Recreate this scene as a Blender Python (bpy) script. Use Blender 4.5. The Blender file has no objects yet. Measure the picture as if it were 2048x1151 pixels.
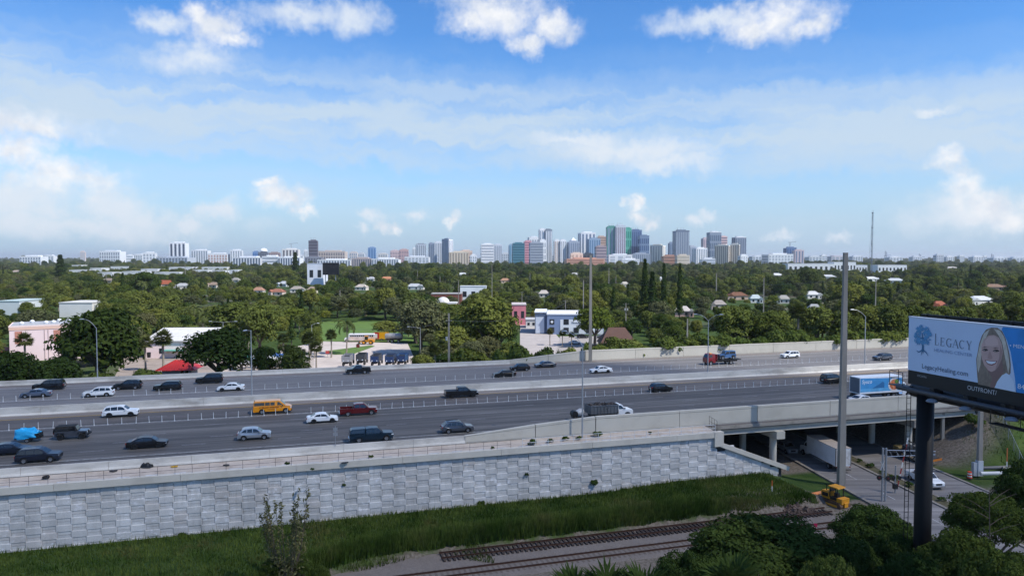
import bpy, bmesh, math, random
import numpy as np
from mathutils import Vector, Matrix

# ------------------------------------------------------------------ camera
F = 1436.0                      # focal length in photograph pixels (2048 wide)
CAMZ = 32.4
PITCH = math.atan(60.5 / F)
scene = bpy.context.scene
COL = scene.collection
cam_data = bpy.data.cameras.new('camera')
cam_data.sensor_width = 36.0
cam_data.lens = F / 2048.0 * 36.0
cam_data.clip_start = 0.5
cam_data.clip_end = 80000.0
cam = bpy.data.objects.new('camera', cam_data)
COL.objects.link(cam)
cam.location = (0, 0, CAMZ)
cam.rotation_euler = (math.pi / 2 - PITCH, 0, 0)
scene.camera = cam

# ------------------------------------------------------------------ light and exposure
SUN_AZ, SUN_EL = math.radians(118), math.radians(52)
TO_SUN = Vector((math.sin(SUN_AZ) * math.cos(SUN_EL), math.cos(SUN_AZ) * math.cos(SUN_EL), math.sin(SUN_EL)))
sun_data = bpy.data.lights.new('sun', 'SUN')
sun_data.energy = 4.7
sun_data.angle = math.radians(0.53)
sun_data.color = (1.0, 0.955, 0.88)
sun = bpy.data.objects.new('sun', sun_data)
COL.objects.link(sun)
sun.rotation_euler = TO_SUN.to_track_quat('Z', 'Y').to_euler()
vs = scene.view_settings
scene.display_settings.display_device = 'sRGB'
vs.view_transform = 'Standard'
vs.look = 'None'
vs.exposure = 0.28
vs.gamma = 1.0
vs.use_curve_mapping = False
scene.render.engine = 'CYCLES'
cy = scene.cycles
cy.use_denoising = True
cy.use_adaptive_sampling = True
cy.adaptive_threshold = 0.025
cy.max_bounces = 5
cy.diffuse_bounces = 2
cy.glossy_bounces = 2
cy.transmission_bounces = 2
cy.transparent_max_bounces = 6
cy.volume_bounces = 0
cy.caustics_reflective = False
cy.caustics_refractive = False
cy.sample_clamp_indirect = 4.0

def ray(px, py):
    a, b = (px - 1024.0) / F, (575.5 - py) / F
    c, s = math.cos(PITCH), math.sin(PITCH)
    return Vector((a, c + b * s, -s + b * c))
def gp(px, py, z=0.0):          # where the line of sight through a photograph pixel meets the level z
    d = ray(px, py); t = (z - CAMZ) / d.z
    return Vector((d.x * t, d.y * t, z))
def at(px, py, Y):              # the same at a given distance Y
    d = ray(px, py); t = Y / d.y
    return Vector((d.x * t, Y, CAMZ + d.z * t))

# ------------------------------------------------------------------ sky
world = bpy.data.worlds.new('World')
scene.world = world
world.use_nodes = True
wn = world.node_tree; wn.nodes.clear()
def N(nt, t, **kw):
    n = nt.nodes.new(t)
    for k, v in kw.items(): setattr(n, k, v)
    return n
def setin(nt, sock, v):
    if hasattr(v, 'is_output') or isinstance(v, bpy.types.NodeSocket): nt.links.new(v, sock)
    else: sock.default_value = v
def M(nt, op, a, b=None, c=None, clamp=False):
    n = N(nt, 'ShaderNodeMath', operation=op, use_clamp=clamp)
    setin(nt, n.inputs[0], a)
    if b is not None: setin(nt, n.inputs[1], b)
    if c is not None: setin(nt, n.inputs[2], c)
    return n.outputs[0]
def VM(nt, op, a, b=None, out=0):
    n = N(nt, 'ShaderNodeVectorMath', operation=op)
    setin(nt, n.inputs[0], a)
    if b is not None: setin(nt, n.inputs[1], b)
    return n.outputs[out]
def MR(nt, v, a, b, c, d, smooth=True):
    n = N(nt, 'ShaderNodeMapRange', interpolation_type='SMOOTHSTEP' if smooth else 'LINEAR')
    setin(nt, n.inputs['Value'], v)
    for k, x in zip(('From Min', 'From Max', 'To Min', 'To Max'), (a, b, c, d)): n.inputs[k].default_value = x
    return n.outputs['Result']
def NOISE(nt, vec, scale, detail=3.0, rough=0.55, out='Fac', dims='3D'):
    n = N(nt, 'ShaderNodeTexNoise', noise_dimensions=dims)
    if vec is not None: nt.links.new(vec, n.inputs['Vector'])
    n.inputs['Scale'].default_value = scale
    n.inputs['Detail'].default_value = detail
    n.inputs['Roughness'].default_value = rough
    return n.outputs[out]
def MIXC(nt, f, a, b, blend='MIX'):
    n = N(nt, 'ShaderNodeMix', data_type='RGBA', blend_type=blend)
    setin(nt, n.inputs[0], f); setin(nt, n.inputs[6], a); setin(nt, n.inputs[7], b)
    return n.outputs[2]

def build_sky():
    nt = wn
    sky = N(nt, 'ShaderNodeTexSky', sky_type='NISHITA', sun_disc=False)
    sky.sun_elevation = SUN_EL
    sky.sun_rotation = SUN_AZ
    sky.altitude = 0.0
    sky.air_density = 1.0
    sky.dust_density = 0.35
    sky.ozone_density = 2.2
    tc = N(nt, 'ShaderNodeTexCoord')
    D = tc.outputs['Generated']
    sep = N(nt, 'ShaderNodeSeparateXYZ'); nt.links.new(D, sep.inputs[0])
    az = M(nt, 'ARCTAN2', sep.outputs[0], sep.outputs[1])
    el = M(nt, 'ARCSINE', sep.outputs[2])
    comb = N(nt, 'ShaderNodeCombineXYZ')
    nt.links.new(az, comb.inputs[0]); nt.links.new(el, comb.inputs[1])
    P = comb.outputs[0]
    # warp for ragged edges
    w1 = NOISE(nt, D, 9.0, 4.0, 0.62, 'Color')
    w2 = NOISE(nt, D, 38.0, 3.0, 0.65, 'Color')
    W = VM(nt, 'ADD', VM(nt, 'MULTIPLY', VM(nt, 'SUBTRACT', w1, (.5, .5, .5)), (.10, .045, 0)),
           VM(nt, 'MULTIPLY', VM(nt, 'SUBTRACT', w2, (.5, .5, .5)), (.045, .032, 0)))
    PW = VM(nt, 'ADD', P, W)
    def ae(px, py):
        d = ray(px, py).normalized()
        return math.atan2(d.x, d.y), math.asin(d.z)
    def field(blobs):
        acc = None
        for (px, py, rx, ry) in blobs:
            a, e = ae(px, py)
            r = VM(nt, 'LENGTH', VM(nt, 'MULTIPLY', VM(nt, 'SUBTRACT', PW, (a, e, 0)), (F / rx, F / ry, 0)), out=1)
            acc = r if acc is None else M(nt, 'MINIMUM', acc, r)
        return acc
    dense = [(425, 50, 78, 42), (385, 28, 46, 34), (470, 72, 46, 22), (1000, 22, 140, 50), (930, 42, 78, 36), (1060, 78, 52, 26),
             (1115, 48, 66, 36), (1550, 38, 92, 48), (1510, 62, 60, 30), (1605, 58, 48, 28),
             (45, 250, 125, 34), (130, 352, 105, 36), (30, 300, 60, 34),
             (560, 398, 56, 26), (600, 420, 32, 20), (532, 378, 34, 14), (1275, 405, 18, 22), (1285, 432, 22, 22), (1305, 450, 26, 18),
             (1898, 318, 40, 26), (1948, 362, 60, 34), (2000, 405, 62, 36), (2035, 436, 40, 26), (895, 435, 16, 22), (775, 455, 26, 16)]
    soft = [(600, 30, 120, 26), (400, 120, 70, 24), (40, 400, 130, 45), (110, 420, 62, 32), (232, 415, 64, 42), (40, 442, 70, 28), (285, 440, 66, 28),
            (170, 452, 230, 26), (740, 432, 30, 14), (720, 462, 16, 14), (1395, 436, 18, 14), (1255, 300, 150, 28), (1335, 325, 90, 20),
            (1175, 280, 100, 16), (1675, 467, 18, 9), (1560, 468, 40, 10), (1860, 217, 32, 9), (440, 425, 40, 22), (390, 450, 30, 18),
            (1420, 40, 110, 24), (1950, 425, 120, 40), (700, 40, 60, 30), (310, 45, 40, 20), (820, 425, 25, 12)]
    fb = NOISE(nt, D, 26.0, 5.0, 0.62)
    fd = M(nt, 'ADD', M(nt, 'SUBTRACT', 1.0, field(dense)), M(nt, 'MULTIPLY', M(nt, 'SUBTRACT', fb, 0.5), 1.5))
    fs = M(nt, 'ADD', M(nt, 'SUBTRACT', 1.0, field(soft)), M(nt, 'MULTIPLY', M(nt, 'SUBTRACT', fb, 0.5), 1.5))
    cd = MR(nt, fd, -0.2, 1.0, 0.0, 0.96)
    cs = MR(nt, fs, -0.45, 1.0, 0.0, 0.88)
    # fair-weather cumulus goes on over the rest of the sky
    n_hi = NOISE(nt, D, 5.5, 4.0, 0.6)
    hi = M(nt, 'MULTIPLY', MR(nt, n_hi, 0.53, 0.68, 0.0, 0.9), MR(nt, el, math.radians(20), math.radians(27), 0, 1))
    # high thin cirrus veil, streaked along the horizon
    st = VM(nt, 'MULTIPLY', PW, (3.0, 21.0, 1.0))
    ci = NOISE(nt, st, 1.0, 4.0, 0.5)
    st2 = VM(nt, 'MULTIPLY', PW, (9.0, 60.0, 1.0))
    ci2 = NOISE(nt, st2, 1.0, 3.0, 0.6)
    cir = M(nt, 'ADD', M(nt, 'MULTIPLY', ci, 0.72), M(nt, 'MULTIPLY', ci2, 0.28))
    band = N(nt, 'ShaderNodeValToRGB')
    cr = band.color_ramp; cr.interpolation = 'EASE'
    sepw = N(nt, 'ShaderNodeSeparateXYZ'); nt.links.new(PW, sepw.inputs[0])
    elw = M(nt, 'ADD', sepw.outputs[1], M(nt, 'MULTIPLY', az, .03))       # the veil dips a little to the right
    nt.links.new(M(nt, 'DIVIDE', elw, math.radians(22)), band.inputs[0])
    stops = [(0.0, .12), (.05, .20), (.10, .30), (.17, .48), (.24, .44), (.285, .30), (.33, .72), (.40, .95), (.50, .92), (.57, .66), (.62, .36), (.68, .13), (.76, .03), (1.0, .02)]
    cr.elements[0].position, cr.elements[0].color = stops[0][0], (stops[0][1],) * 3 + (1,)
    cr.elements[1].position, cr.elements[1].color = stops[-1][0], (stops[-1][1],) * 3 + (1,)
    for p, v in stops[1:-1]:
        e = cr.elements.new(p); e.color = (v, v, v, 1)
    veil = M(nt, 'MULTIPLY', MR(nt, cir, 0.33, 0.58, 0.38, 1.0), band.outputs[0], clamp=True)
    # blue of the clear sky
    hs = N(nt, 'ShaderNodeHueSaturation')
    hs.inputs['Saturation'].default_value = SKY_SAT
    hs.inputs['Value'].default_value = SKY_VAL
    nt.links.new(sky.outputs[0], hs.inputs['Color'])
    clear = MIXC(nt, 1.0, hs.outputs[0], SKY_TINT, 'MULTIPLY')
    clear = MIXC(nt, MR(nt, el, 0.0, math.radians(9), .85, 0.0), clear, (2.25, 3.3, 4.6, 1))   # moist blue air low over the sea
    c1 = MIXC(nt, veil, clear, (3.5, 4.3, 5.15, 1))
    c2 = MIXC(nt, cs, c1, (4.7, 5.1, 5.6, 1))
    # cloud bodies: bright crests, greyer inside and below
    shade = MR(nt, NOISE(nt, VM(nt, 'ADD', D, (0, 0, -.012)), 30.0, 3.0, 0.6), 0.35, 0.7, 0.0, 1.0)
    body = MIXC(nt, shade, (5.8, 5.85, 5.95, 1), (4.5, 4.8, 5.3, 1))
    c3 = MIXC(nt, M(nt, 'MAXIMUM', cd, hi), c2, body)
    bg = N(nt, 'ShaderNodeBackground')
    bg.inputs['Strength'].default_value = 0.14
    nt.links.new(c3, bg.inputs['Color'])
    out = N(nt, 'ShaderNodeOutputWorld')
    nt.links.new(bg.outputs[0], out.inputs['Surface'])
SKY_SAT, SKY_VAL, SKY_TINT = 1.3, .92, (0.78, 0.95, 1.16, 1)
build_sky()
world.cycles.sampling_method = 'MANUAL'
world.cycles.sample_map_resolution = 512

# ------------------------------------------------------------------ helpers
TH = math.radians(16.4)                     # the highway's direction
CT, ST = math.cos(TH), math.sin(TH)
def uv(u, v, z=0.0): return Vector((u * CT - v * ST, u * ST + v * CT, z))
def to_uv(p): return (p.x * CT + p.y * ST, -p.x * ST + p.y * CT)
RD = random.Random(7)

def lin(c):
    if isinstance(c, str):
        c = c.lstrip('#'); c = [int(c[i:i + 2], 16) / 255 for i in (0, 2, 4)]
        return tuple(x / 12.92 if x <= .04045 else ((x + .055) / 1.055) ** 2.4 for x in c)
    return tuple(c)

MATS = {}
def mat(key, color=(.5, .5, .5), rough=0.6, metal=0.0, var=0.0, scale=1.0, coat=0.0, spec=0.5, dirt=None, dirt_amt=0.0, dirt_scale=.5,
        bump=0.0, bump_scale=20.0, objvar=0.0, stretch=(1, 1, 1), emit=None):
    if key in MATS: return MATS[key]
    m = bpy.data.materials.new(key); m.use_nodes = True
    nt = m.node_tree; b = nt.nodes['Principled BSDF']
    col = tuple(lin(color)) + (1,)
    b.inputs['Roughness'].default_value = rough
    b.inputs['Metallic'].default_value = metal
    b.inputs['Specular IOR Level'].default_value = spec
    b.inputs['Coat Weight'].default_value = coat
    b.inputs['Coat Roughness'].default_value = 0.05
    b.inputs['Base Color'].default_value = col
    if var or dirt_amt or objvar or bump:
        geo = N(nt, 'ShaderNodeNewGeometry')
        vec = VM(nt, 'MULTIPLY', geo.outputs['Position'], stretch)
        c = None
        rgb = N(nt, 'ShaderNodeRGB'); rgb.outputs[0].default_value = col; c = rgb.outputs[0]
        if var:
            n1 = NOISE(nt, vec, scale, 5.0, 0.6)
            f = MR(nt, n1, 0.25, 0.75, 1 - var, 1 + var, False)
            c = MIXC(nt, 1.0, c, f, 'MULTIPLY')
        if objvar:
            oi = N(nt, 'ShaderNodeObjectInfo')
            f = MR(nt, oi.outputs['Random'], 0, 1, 1 - objvar, 1 + objvar, False)
            c = MIXC(nt, 1.0, c, f, 'MULTIPLY')
        if dirt_amt:
            n2 = NOISE(nt, vec, dirt_scale, 6.0, 0.65)
            f = M(nt, 'MULTIPLY', MR(nt, n2, 0.45, 0.72, 0, 1), dirt_amt)
            c = MIXC(nt, f, c, tuple(lin(dirt)) + (1,))
        nt.links.new(c, b.inputs['Base Color'])
        if bump:
            bn = N(nt, 'ShaderNodeBump'); bn.inputs['Strength'].default_value = bump; bn.inputs['Distance'].default_value = .05
            nt.links.new(NOISE(nt, vec, bump_scale, 4.0, 0.6), bn.inputs['Height'])
            nt.links.new(bn.outputs[0], b.inputs['Normal'])
    if emit:
        b.inputs['Emission Color'].default_value = col; b.inputs['Emission Strength'].default_value = emit
    MATS[key] = m
    return m

def fast_mesh(name, V, Fq, mat_=None, smooth=False):
    """V (n,3) array, Fq (m,k) array of equal-size faces"""
    V = np.asarray(V, dtype=np.float32); Fq = np.asarray(Fq, dtype=np.int32)
    me = bpy.data.meshes.new(name)
    k = Fq.shape[1]
    me.vertices.add(len(V)); me.vertices.foreach_set('co', V.ravel())
    me.loops.add(Fq.size); me.loops.foreach_set('vertex_index', Fq.ravel())
    me.polygons.add(len(Fq)); me.polygons.foreach_set('loop_start', np.arange(0, Fq.size, k, dtype=np.int32))
    me.polygons.foreach_set('loop_total', np.full(len(Fq), k, dtype=np.int32))
    if smooth: me.polygons.foreach_set('use_smooth', np.ones(len(Fq), dtype=bool))
    me.update(calc_edges=True); me.validate()
    if mat_: me.materials.append(mat_)
    return me

class MB:
    def __init__(self): self.v = []; self.f = []; self.mi = []; self.cur = 0
    def add(self, vs, fs):
        o = len(self.v); self.v += [tuple(p) for p in vs]
        for f in fs: self.f.append([i + o for i in f]); self.mi.append(self.cur)
        return self
    def mat(self, i): self.cur = i; return self
    def box(self, x0, x1, y0, y1, z0, z1):
        return self.add([(x0, y0, z0), (x1, y0, z0), (x1, y1, z0), (x0, y1, z0), (x0, y0, z1), (x1, y0, z1), (x1, y1, z1), (x0, y1, z1)],
                        [(0, 3, 2, 1), (4, 5, 6, 7), (0, 1, 5, 4), (1, 2, 6, 5), (2, 3, 7, 6), (3, 0, 4, 7)])
    def cbox(self, c, d): return self.box(c[0] - d[0] / 2, c[0] + d[0] / 2, c[1] - d[1] / 2, c[1] + d[1] / 2, c[2] - d[2] / 2, c[2] + d[2] / 2)
    def tube(self, p0, p1, r0, r1=None, n=8, caps=True):
        p0, p1 = Vector(p0), Vector(p1); r1 = r0 if r1 is None else r1
        d = p1 - p0
        if d.length < 1e-6: return self
        q = d.to_track_quat('Z', 'Y'); vs = []
        for p, r in ((p0, r0), (p1, r1)):
            for i in range(n):
                a = 2 * math.pi * i / n
                vs.append(p + q @ Vector((r * math.cos(a), r * math.sin(a), 0)))
        fs = [(i, (i + 1) % n, n + (i + 1) % n, n + i) for i in range(n)]
        if caps: fs += [tuple(range(n))[::-1], tuple(range(n, 2 * n))]
        return self.add(vs, fs)
    def path(self, pts, r, n=6):
        for i in range(len(pts) - 1):
            ra = r[i] if isinstance(r, (list, tuple)) else r; rb = r[i + 1] if isinstance(r, (list, tuple)) else r
            self.tube(pts[i], pts[i + 1], ra, rb, n)
        return self
    def beam(self, p0, p1, w, h):
        p0, p1 = Vector(p0), Vector(p1); d = p1 - p0; q = d.to_track_quat('X', 'Z'); L = d.length
        vs = [p0 + q @ Vector((x, y, z)) for x in (0, L) for y in (-w / 2, w / 2) for z in (-h / 2, h / 2)]
        return self.add(vs, [(0, 1, 3, 2), (4, 6, 7, 5), (0, 4, 5, 1), (2, 3, 7, 6), (0, 2, 6, 4), (1, 5, 7, 3)])
    def prism(self, poly, y0, y1, ax='y'):
        """outline in the xz plane (ax y), xy plane (ax z) or yz plane (ax x) drawn out along the axis"""
        n = len(poly); vs = []
        for t in (y0, y1):
            for a, b in poly:
                vs.append((a, t, b) if ax == 'y' else ((a, b, t) if ax == 'z' else (t, a, b)))
        fs = [tuple(range(n)), tuple(range(n, 2 * n))[::-1]] + [(i, n + i, n + (i + 1) % n, (i + 1) % n) for i in range(n)]
        return self.add(vs, fs)
    def lathe(self, prof, n=16, c=(0, 0, 0)):
        m = len(prof); vs = []
        for i in range(n):
            a = 2 * math.pi * i / n
            for r, z in prof: vs.append((c[0] + r * math.cos(a), c[1] + r * math.sin(a), c[2] + z))
        fs = []
        for i in range(n):
            for j in range(m - 1):
                fs.append((i * m + j, ((i + 1) % n) * m + j, ((i + 1) % n) * m + j + 1, i * m + j + 1))
        return self.add(vs, fs)
    def quad(self, a, b, c, d): return self.add([a, b, c, d], [(0, 1, 2, 3)])
    def poly(self, pts): return self.add(pts, [tuple(range(len(pts)))])
    def mesh(self, name, mats, smooth=False, recalc=True):
        me = bpy.data.meshes.new(name)
        me.from_pydata(self.v, [], self.f)
        for m in (mats if isinstance(mats, (list, tuple)) else [mats]): me.materials.append(m)
        if any(self.mi): me.polygons.foreach_set('material_index', self.mi)
        if recalc:
            bm = bmesh.new(); bm.from_mesh(me); bmesh.ops.recalc_face_normals(bm, faces=bm.faces); bm.to_mesh(me); bm.free()
        if smooth: me.polygons.foreach_set('use_smooth', [True] * len(me.polygons))
        me.update()
        return me
    def build(self, name, mats, parent=None, smooth=False, loc=None, rz=None):
        return ob(name, self.mesh(name, mats, smooth), parent, loc, rz)

def ob(name, me, parent=None, loc=None, rz=None, scale=None):
    o = bpy.data.objects.new(name, me); COL.objects.link(o)
    if parent: o.parent = parent
    if loc is not None: o.location = loc
    if rz is not None: o.rotation_euler = (0, 0, rz)
    if scale is not None: o.scale = scale if hasattr(scale, '__len__') else (scale,) * 3
    return o
def tag(o, label, cat, group=None, kind=None):
    if label: o['label'] = label
    if cat: o['category'] = cat
    if group: o['group'] = group
    if kind: o['kind'] = kind
    return o
def thing(name, label, cat, loc=(0, 0, 0), rz=0.0, group=None):
    o = bpy.data.objects.new(name, None); COL.objects.link(o); o.empty_display_size = .3
    o.location = loc; o.rotation_euler = (0, 0, rz)
    return tag(o, label, cat, group)
def struct(o, kind='structure'):
    o['kind'] = kind; return o
def dup(root, loc, rz=0.0, label=None, scale=None):
    r = root.copy(); COL.objects.link(r); r.location = loc; r.rotation_euler = (0, 0, rz)
    if scale is not None: r.scale = scale if hasattr(scale, '__len__') else (scale,) * 3
    if label: r['label'] = label
    for ch in list(root.children):
        c = ch.copy(); COL.objects.link(c); c.parent = r
        for g in list(ch.children):
            d = g.copy(); COL.objects.link(d); d.parent = c
    return r

# ------------------------------------------------------------------ heights of the place
ZR = 7.45                                   # carriageway level
V_WALL, V_BAR, V_MED, V_FAR = 90.3, 93.6, 130.2, 161.2
U_BR0, U_BR1 = 58.0, 110.0                  # bridge over the street
STREET_DIR = Vector((-0.108, 0.994, 0)).normalized()
def street_x(Y): return 52.6 - (Y - 94.0) * 0.1087      # middle of the left-hand carriageway
def sstep(a, b, x):
    t = min(1.0, max(0.0, (x - a) / (b - a))); return t * t * (3 - 2 * t)
def bank_z(u): return 0.0 + .6 * sstep(36, 52, u) - 1.1 * sstep(66, 76, u)
def ground_z(x, y):
    u, v = x * CT + y * ST, -x * ST + y * CT
    z = 0.0
    if v < 170:
        low = -1.0
        eb = 79.3 - 10.0 * (1 - sstep(-14, 10, u)); e = sstep(eb - .7, eb + .7, v)
        z = low + (bank_z(u) - low) * e
        s = sstep(64, 71, u) * (1 - sstep(100, 106, u))
        z = z * (1 - s) + (-0.6) * s
        z = z * (1 - sstep(100, 170, v)) if v > 100 else z
    if u > 90 and v < 175:                  # bank that carries the road beyond the bridge
        du, dv = max(0.0, 112.0 - u), max(0.0, 92.0 - v)
        z = max(z, 7.0 - math.hypot(du, dv) / 1.75)
    if u < 20 and v < 79: z += 0.25 * math.sin(u * .31) * math.cos(v * .4) * .4
    return z

# ------------------------------------------------------------------ ground
def node_mat(key):
    m = bpy.data.materials.new(key); m.use_nodes = True; MATS[key] = m
    return m, m.node_tree, m.node_tree.nodes['Principled BSDF']
def c4(*c): return tuple(lin(c[0]) if len(c) == 1 else c) + (1,)

def make_ground_mat():
    m, nt, b = node_mat('ground_soil')
    geo = N(nt, 'ShaderNodeNewGeometry'); P = geo.outputs['Position']
    n1 = NOISE(nt, P, .012, 6, .6); n2 = NOISE(nt, P, .35, 6, .65); n3 = NOISE(nt, P, 3.0, 4, .6)
    g = MIXC(nt, MR(nt, n2, .35, .65, 0, 1), (.028, .055, .012, 1), (.055, .085, .022, 1))
    d = MIXC(nt, MR(nt, n3, .3, .7, 0, 1), (.095, .078, .062, 1), (.19, .165, .14, 1))
    sep = N(nt, 'ShaderNodeSeparateXYZ')
    rot = N(nt, 'ShaderNodeVectorRotate', rotation_type='Z_AXIS'); rot.inputs['Angle'].default_value = -TH
    nt.links.new(P, rot.inputs['Vector']); nt.links.new(rot.outputs[0], sep.inputs[0])
    u, v = sep.outputs[0], sep.outputs[1]
    wob = M(nt, 'MULTIPLY', M(nt, 'SUBTRACT', n2, .5), 7.0)
    # bare soil: along the tracks, beside the street, on the bank at the bridge end
    edge = MR(nt, u, -14, 10, 11.0, 0.0)
    rail = MR(nt, M(nt, 'ADD', M(nt, 'ADD', v, edge), wob), 80.0, 78.2, 0, 1)
    cone = MR(nt, VM(nt, 'LENGTH', VM(nt, 'MULTIPLY', VM(nt, 'SUBTRACT', rot.outputs[0], (103, 97, 0)), (.09, .10, 0)), out=1), 1.25, .7, 0, 1)
    cone = M(nt, 'MULTIPLY', cone, MR(nt, M(nt, 'ADD', u, wob), 90, 93, 0, 1))
    site = MR(nt, VM(nt, 'LENGTH', VM(nt, 'MULTIPLY', VM(nt, 'SUBTRACT', rot.outputs[0], (60.5, 76, 0)), (.085, .12, 0)), out=1), 1.15, .8, 0, 1)
    und = M(nt, 'MULTIPLY', MR(nt, v, 91, 93, 0, 1), M(nt, 'MULTIPLY', MR(nt, u, 56, 60, 0, 1), MR(nt, u, 112, 104, 0, 1)))
    und = M(nt, 'MULTIPLY', und, MR(nt, v, 170, 160, 0, 1))
    f = M(nt, 'MAXIMUM', M(nt, 'MAXIMUM', rail, cone), M(nt, 'MAXIMUM', site, und))
    farsoil = M(nt, 'MULTIPLY', MR(nt, n1, .52, .62, 0, .75), MR(nt, v, 160, 175, 0, 1))
    f = M(nt, 'MAXIMUM', f, farsoil)
    f = M(nt, 'MULTIPLY', f, MR(nt, NOISE(nt, P, 1.1, 5, .65), .28, .42, .35, 1))
    nt.links.new(MIXC(nt, f, g, d), b.inputs['Base Color'])
    b.inputs['Roughness'].default_value = .95; b.inputs['Specular IOR Level'].default_value = .1
    bn = N(nt, 'ShaderNodeBump'); bn.inputs['Strength'].default_value = .7; bn.inputs['Distance'].default_value = .15
    nt.links.new(n3, bn.inputs['Height']); nt.links.new(bn.outputs[0], b.inputs['Normal'])
    return m
def axis(lo, hi, step, far):
    a = list(np.arange(lo, hi + .01, step)); s = step
    while a[-1] < far: s *= 1.35; a.append(a[-1] + s)
    s = step
    while a[0] > -far: s *= 1.35; a.insert(0, a[0] - s)
    return np.array(a)
def build_ground():
    xs, ys = axis(-75, 140, 1.5, 45000), axis(30, 175, 1.5, 45000)
    X, Y = np.meshgrid(xs, ys)
    Z = np.array([[ground_z(x, y) for x in xs] for y in ys])
    nx, ny = len(xs), len(ys)
    V = np.stack([X.ravel(), Y.ravel(), Z.ravel()], 1)
    i = np.arange(nx * ny).reshape(ny, nx)
    Fq = np.stack([i[:-1, :-1].ravel(), i[:-1, 1:].ravel(), i[1:, 1:].ravel(), i[1:, :-1].ravel()], 1)
    o = ob('ground', fast_mesh('ground', V, Fq, make_ground_mat(), smooth=True))
    struct(o)
build_ground()

# ------------------------------------------------------------------ materials of the road
def asphalt(key, base, warm, patch=.25, streak=.35):
    m, nt, b = node_mat(key)
    tc = N(nt, 'ShaderNodeTexCoord'); P = tc.outputs['Object']
    s1 = NOISE(nt, VM(nt, 'MULTIPLY', P, (.012, 1.1, 1)), 1.0, 5, .6)
    s2 = NOISE(nt, VM(nt, 'MULTIPLY', P, (.05, .25, 1)), 1.0, 5, .6)
    s3 = NOISE(nt, P, 6.0, 4, .6)
    s4 = NOISE(nt, VM(nt, 'MULTIPLY', P, (.004, 2.6, 1)), 1.0, 3, .55)
    s5 = NOISE(nt, VM(nt, 'MULTIPLY', P, (.16, .5, 1)), 1.0, 3, .5)
    c = MIXC(nt, MR(nt, s2, .35, .65, 0, 1), tuple(base) + (1,), tuple(warm) + (1,))
    c = MIXC(nt, 1.0, c, MR(nt, s1, .3, .7, 1 - streak, 1 + streak, False), 'MULTIPLY')
    c = MIXC(nt, 1.0, c, MR(nt, s3, .3, .7, .88, 1.12, False), 'MULTIPLY')
    c = MIXC(nt, 1.0, c, MR(nt, s4, .32, .68, 1 - streak * .8, 1 + streak * .8, False), 'MULTIPLY')
    c = MIXC(nt, MR(nt, s5, .60, .72, 0, .45), c, (base[0] * .55, base[1] * .55, base[2] * .58, 1))
    nt.links.new(c, b.inputs['Base Color'])
    b.inputs['Roughness'].default_value = .72; b.inputs['Specular IOR Level'].default_value = .35
    return m
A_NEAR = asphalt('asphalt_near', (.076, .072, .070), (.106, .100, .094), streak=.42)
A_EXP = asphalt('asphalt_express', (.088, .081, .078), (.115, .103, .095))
A_FAR = asphalt('asphalt_far', (.135, .130, .130), (.165, .157, .152), streak=.25)  # older, paler asphalt; stronger grazing light also put into its tone
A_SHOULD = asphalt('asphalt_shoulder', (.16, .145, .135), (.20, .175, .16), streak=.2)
A_STREET = asphalt('street_asphalt', (.15, .14, .135), (.21, .195, .185), streak=.3)
CONC = mat('concrete_barrier', '#c4c1ba', .85, var=.14, scale=.5, dirt='#6d665e', dirt_amt=.5, dirt_scale=.35, spec=.25, stretch=(.5, .5, 1.5))
CONC_L = mat('concrete_light', '#c2bdb2', .85, var=.07, scale=.4, dirt='#8d867b', dirt_amt=.3, dirt_scale=.25, spec=.25)
CONC_B = mat('concrete_bridge', '#bab6ab', .85, var=.06, scale=.3, dirt='#8b857a', dirt_amt=.25, dirt_scale=.2, spec=.25)
SLAB_M = mat('concrete_slab', '#b3a89d', .9, var=.10, scale=.8, dirt='#857566', dirt_amt=.45, dirt_scale=.5, spec=.2)
PAINT_W = mat('road_paint', '#b4b4b2', .6, var=.25, scale=2.0, dirt='#55565a', dirt_amt=.85, dirt_scale=1.5)
PAINT_Y = mat('road_paint_yellow', '#caa23c', .6, var=.2, scale=2.0)
STEEL = mat('galvanised_steel', '#9a9ea3', .45, .6, var=.1, scale=3)
DARKST = mat('dark_steel', '#3d3b3a', .6, .4, var=.2, scale=3)
POLE_C = mat('concrete_pole', '#8f8a82', .85, var=.15, scale=1.2, dirt='#5d5852', dirt_amt=.5, stretch=(1, 1, .2))
LAMP_M = mat('lamp_pole_metal', '#aeb2b6', .45, .5, var=.06, scale=2)

# ------------------------------------------------------------------ highway
U0, U1 = -190.0, 330.0
def strip(mb, v0, v1, z, u0=U0, u1=U1, th=None):
    if th: return mb.box(u0, u1, v0, v1, z - th, z)
    return mb.quad((u0, v0, z), (u1, v0, z), (u1, v1, z), (u0, v1, z))
RZ = dict(rz=TH)
hw = strip(MB(), V_BAR, V_FAR + .6, ZR, th=.9).build('highway_road', A_SHOULD, rz=TH); struct(hw)
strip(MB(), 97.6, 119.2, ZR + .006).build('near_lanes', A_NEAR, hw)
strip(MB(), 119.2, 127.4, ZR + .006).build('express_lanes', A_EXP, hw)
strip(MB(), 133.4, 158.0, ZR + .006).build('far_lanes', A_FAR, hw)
for v, w, m in ((99.3, .16, PAINT_W), (119.0, .16, PAINT_W), (119.5, .16, PAINT_W), (127.0, .16, PAINT_Y), (134.0, .16, PAINT_Y),
                (143.2, .16, PAINT_W), (143.7, .16, PAINT_W), (157.4, .16, PAINT_W)):
    strip(MB(), v - w / 2, v + w / 2, ZR + .012).build('edge_line', m, hw)
dash_me = MB().quad((-1.5, -.06, 0), (1.5, -.06, 0), (1.5, .06, 0), (-1.5, .06, 0)).mesh('lane_dash', mat('worn_dash', '#8e8e90', .6, var=.3, scale=2, dirt='#505156', dirt_amt=.8, dirt_scale=.8))
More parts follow.
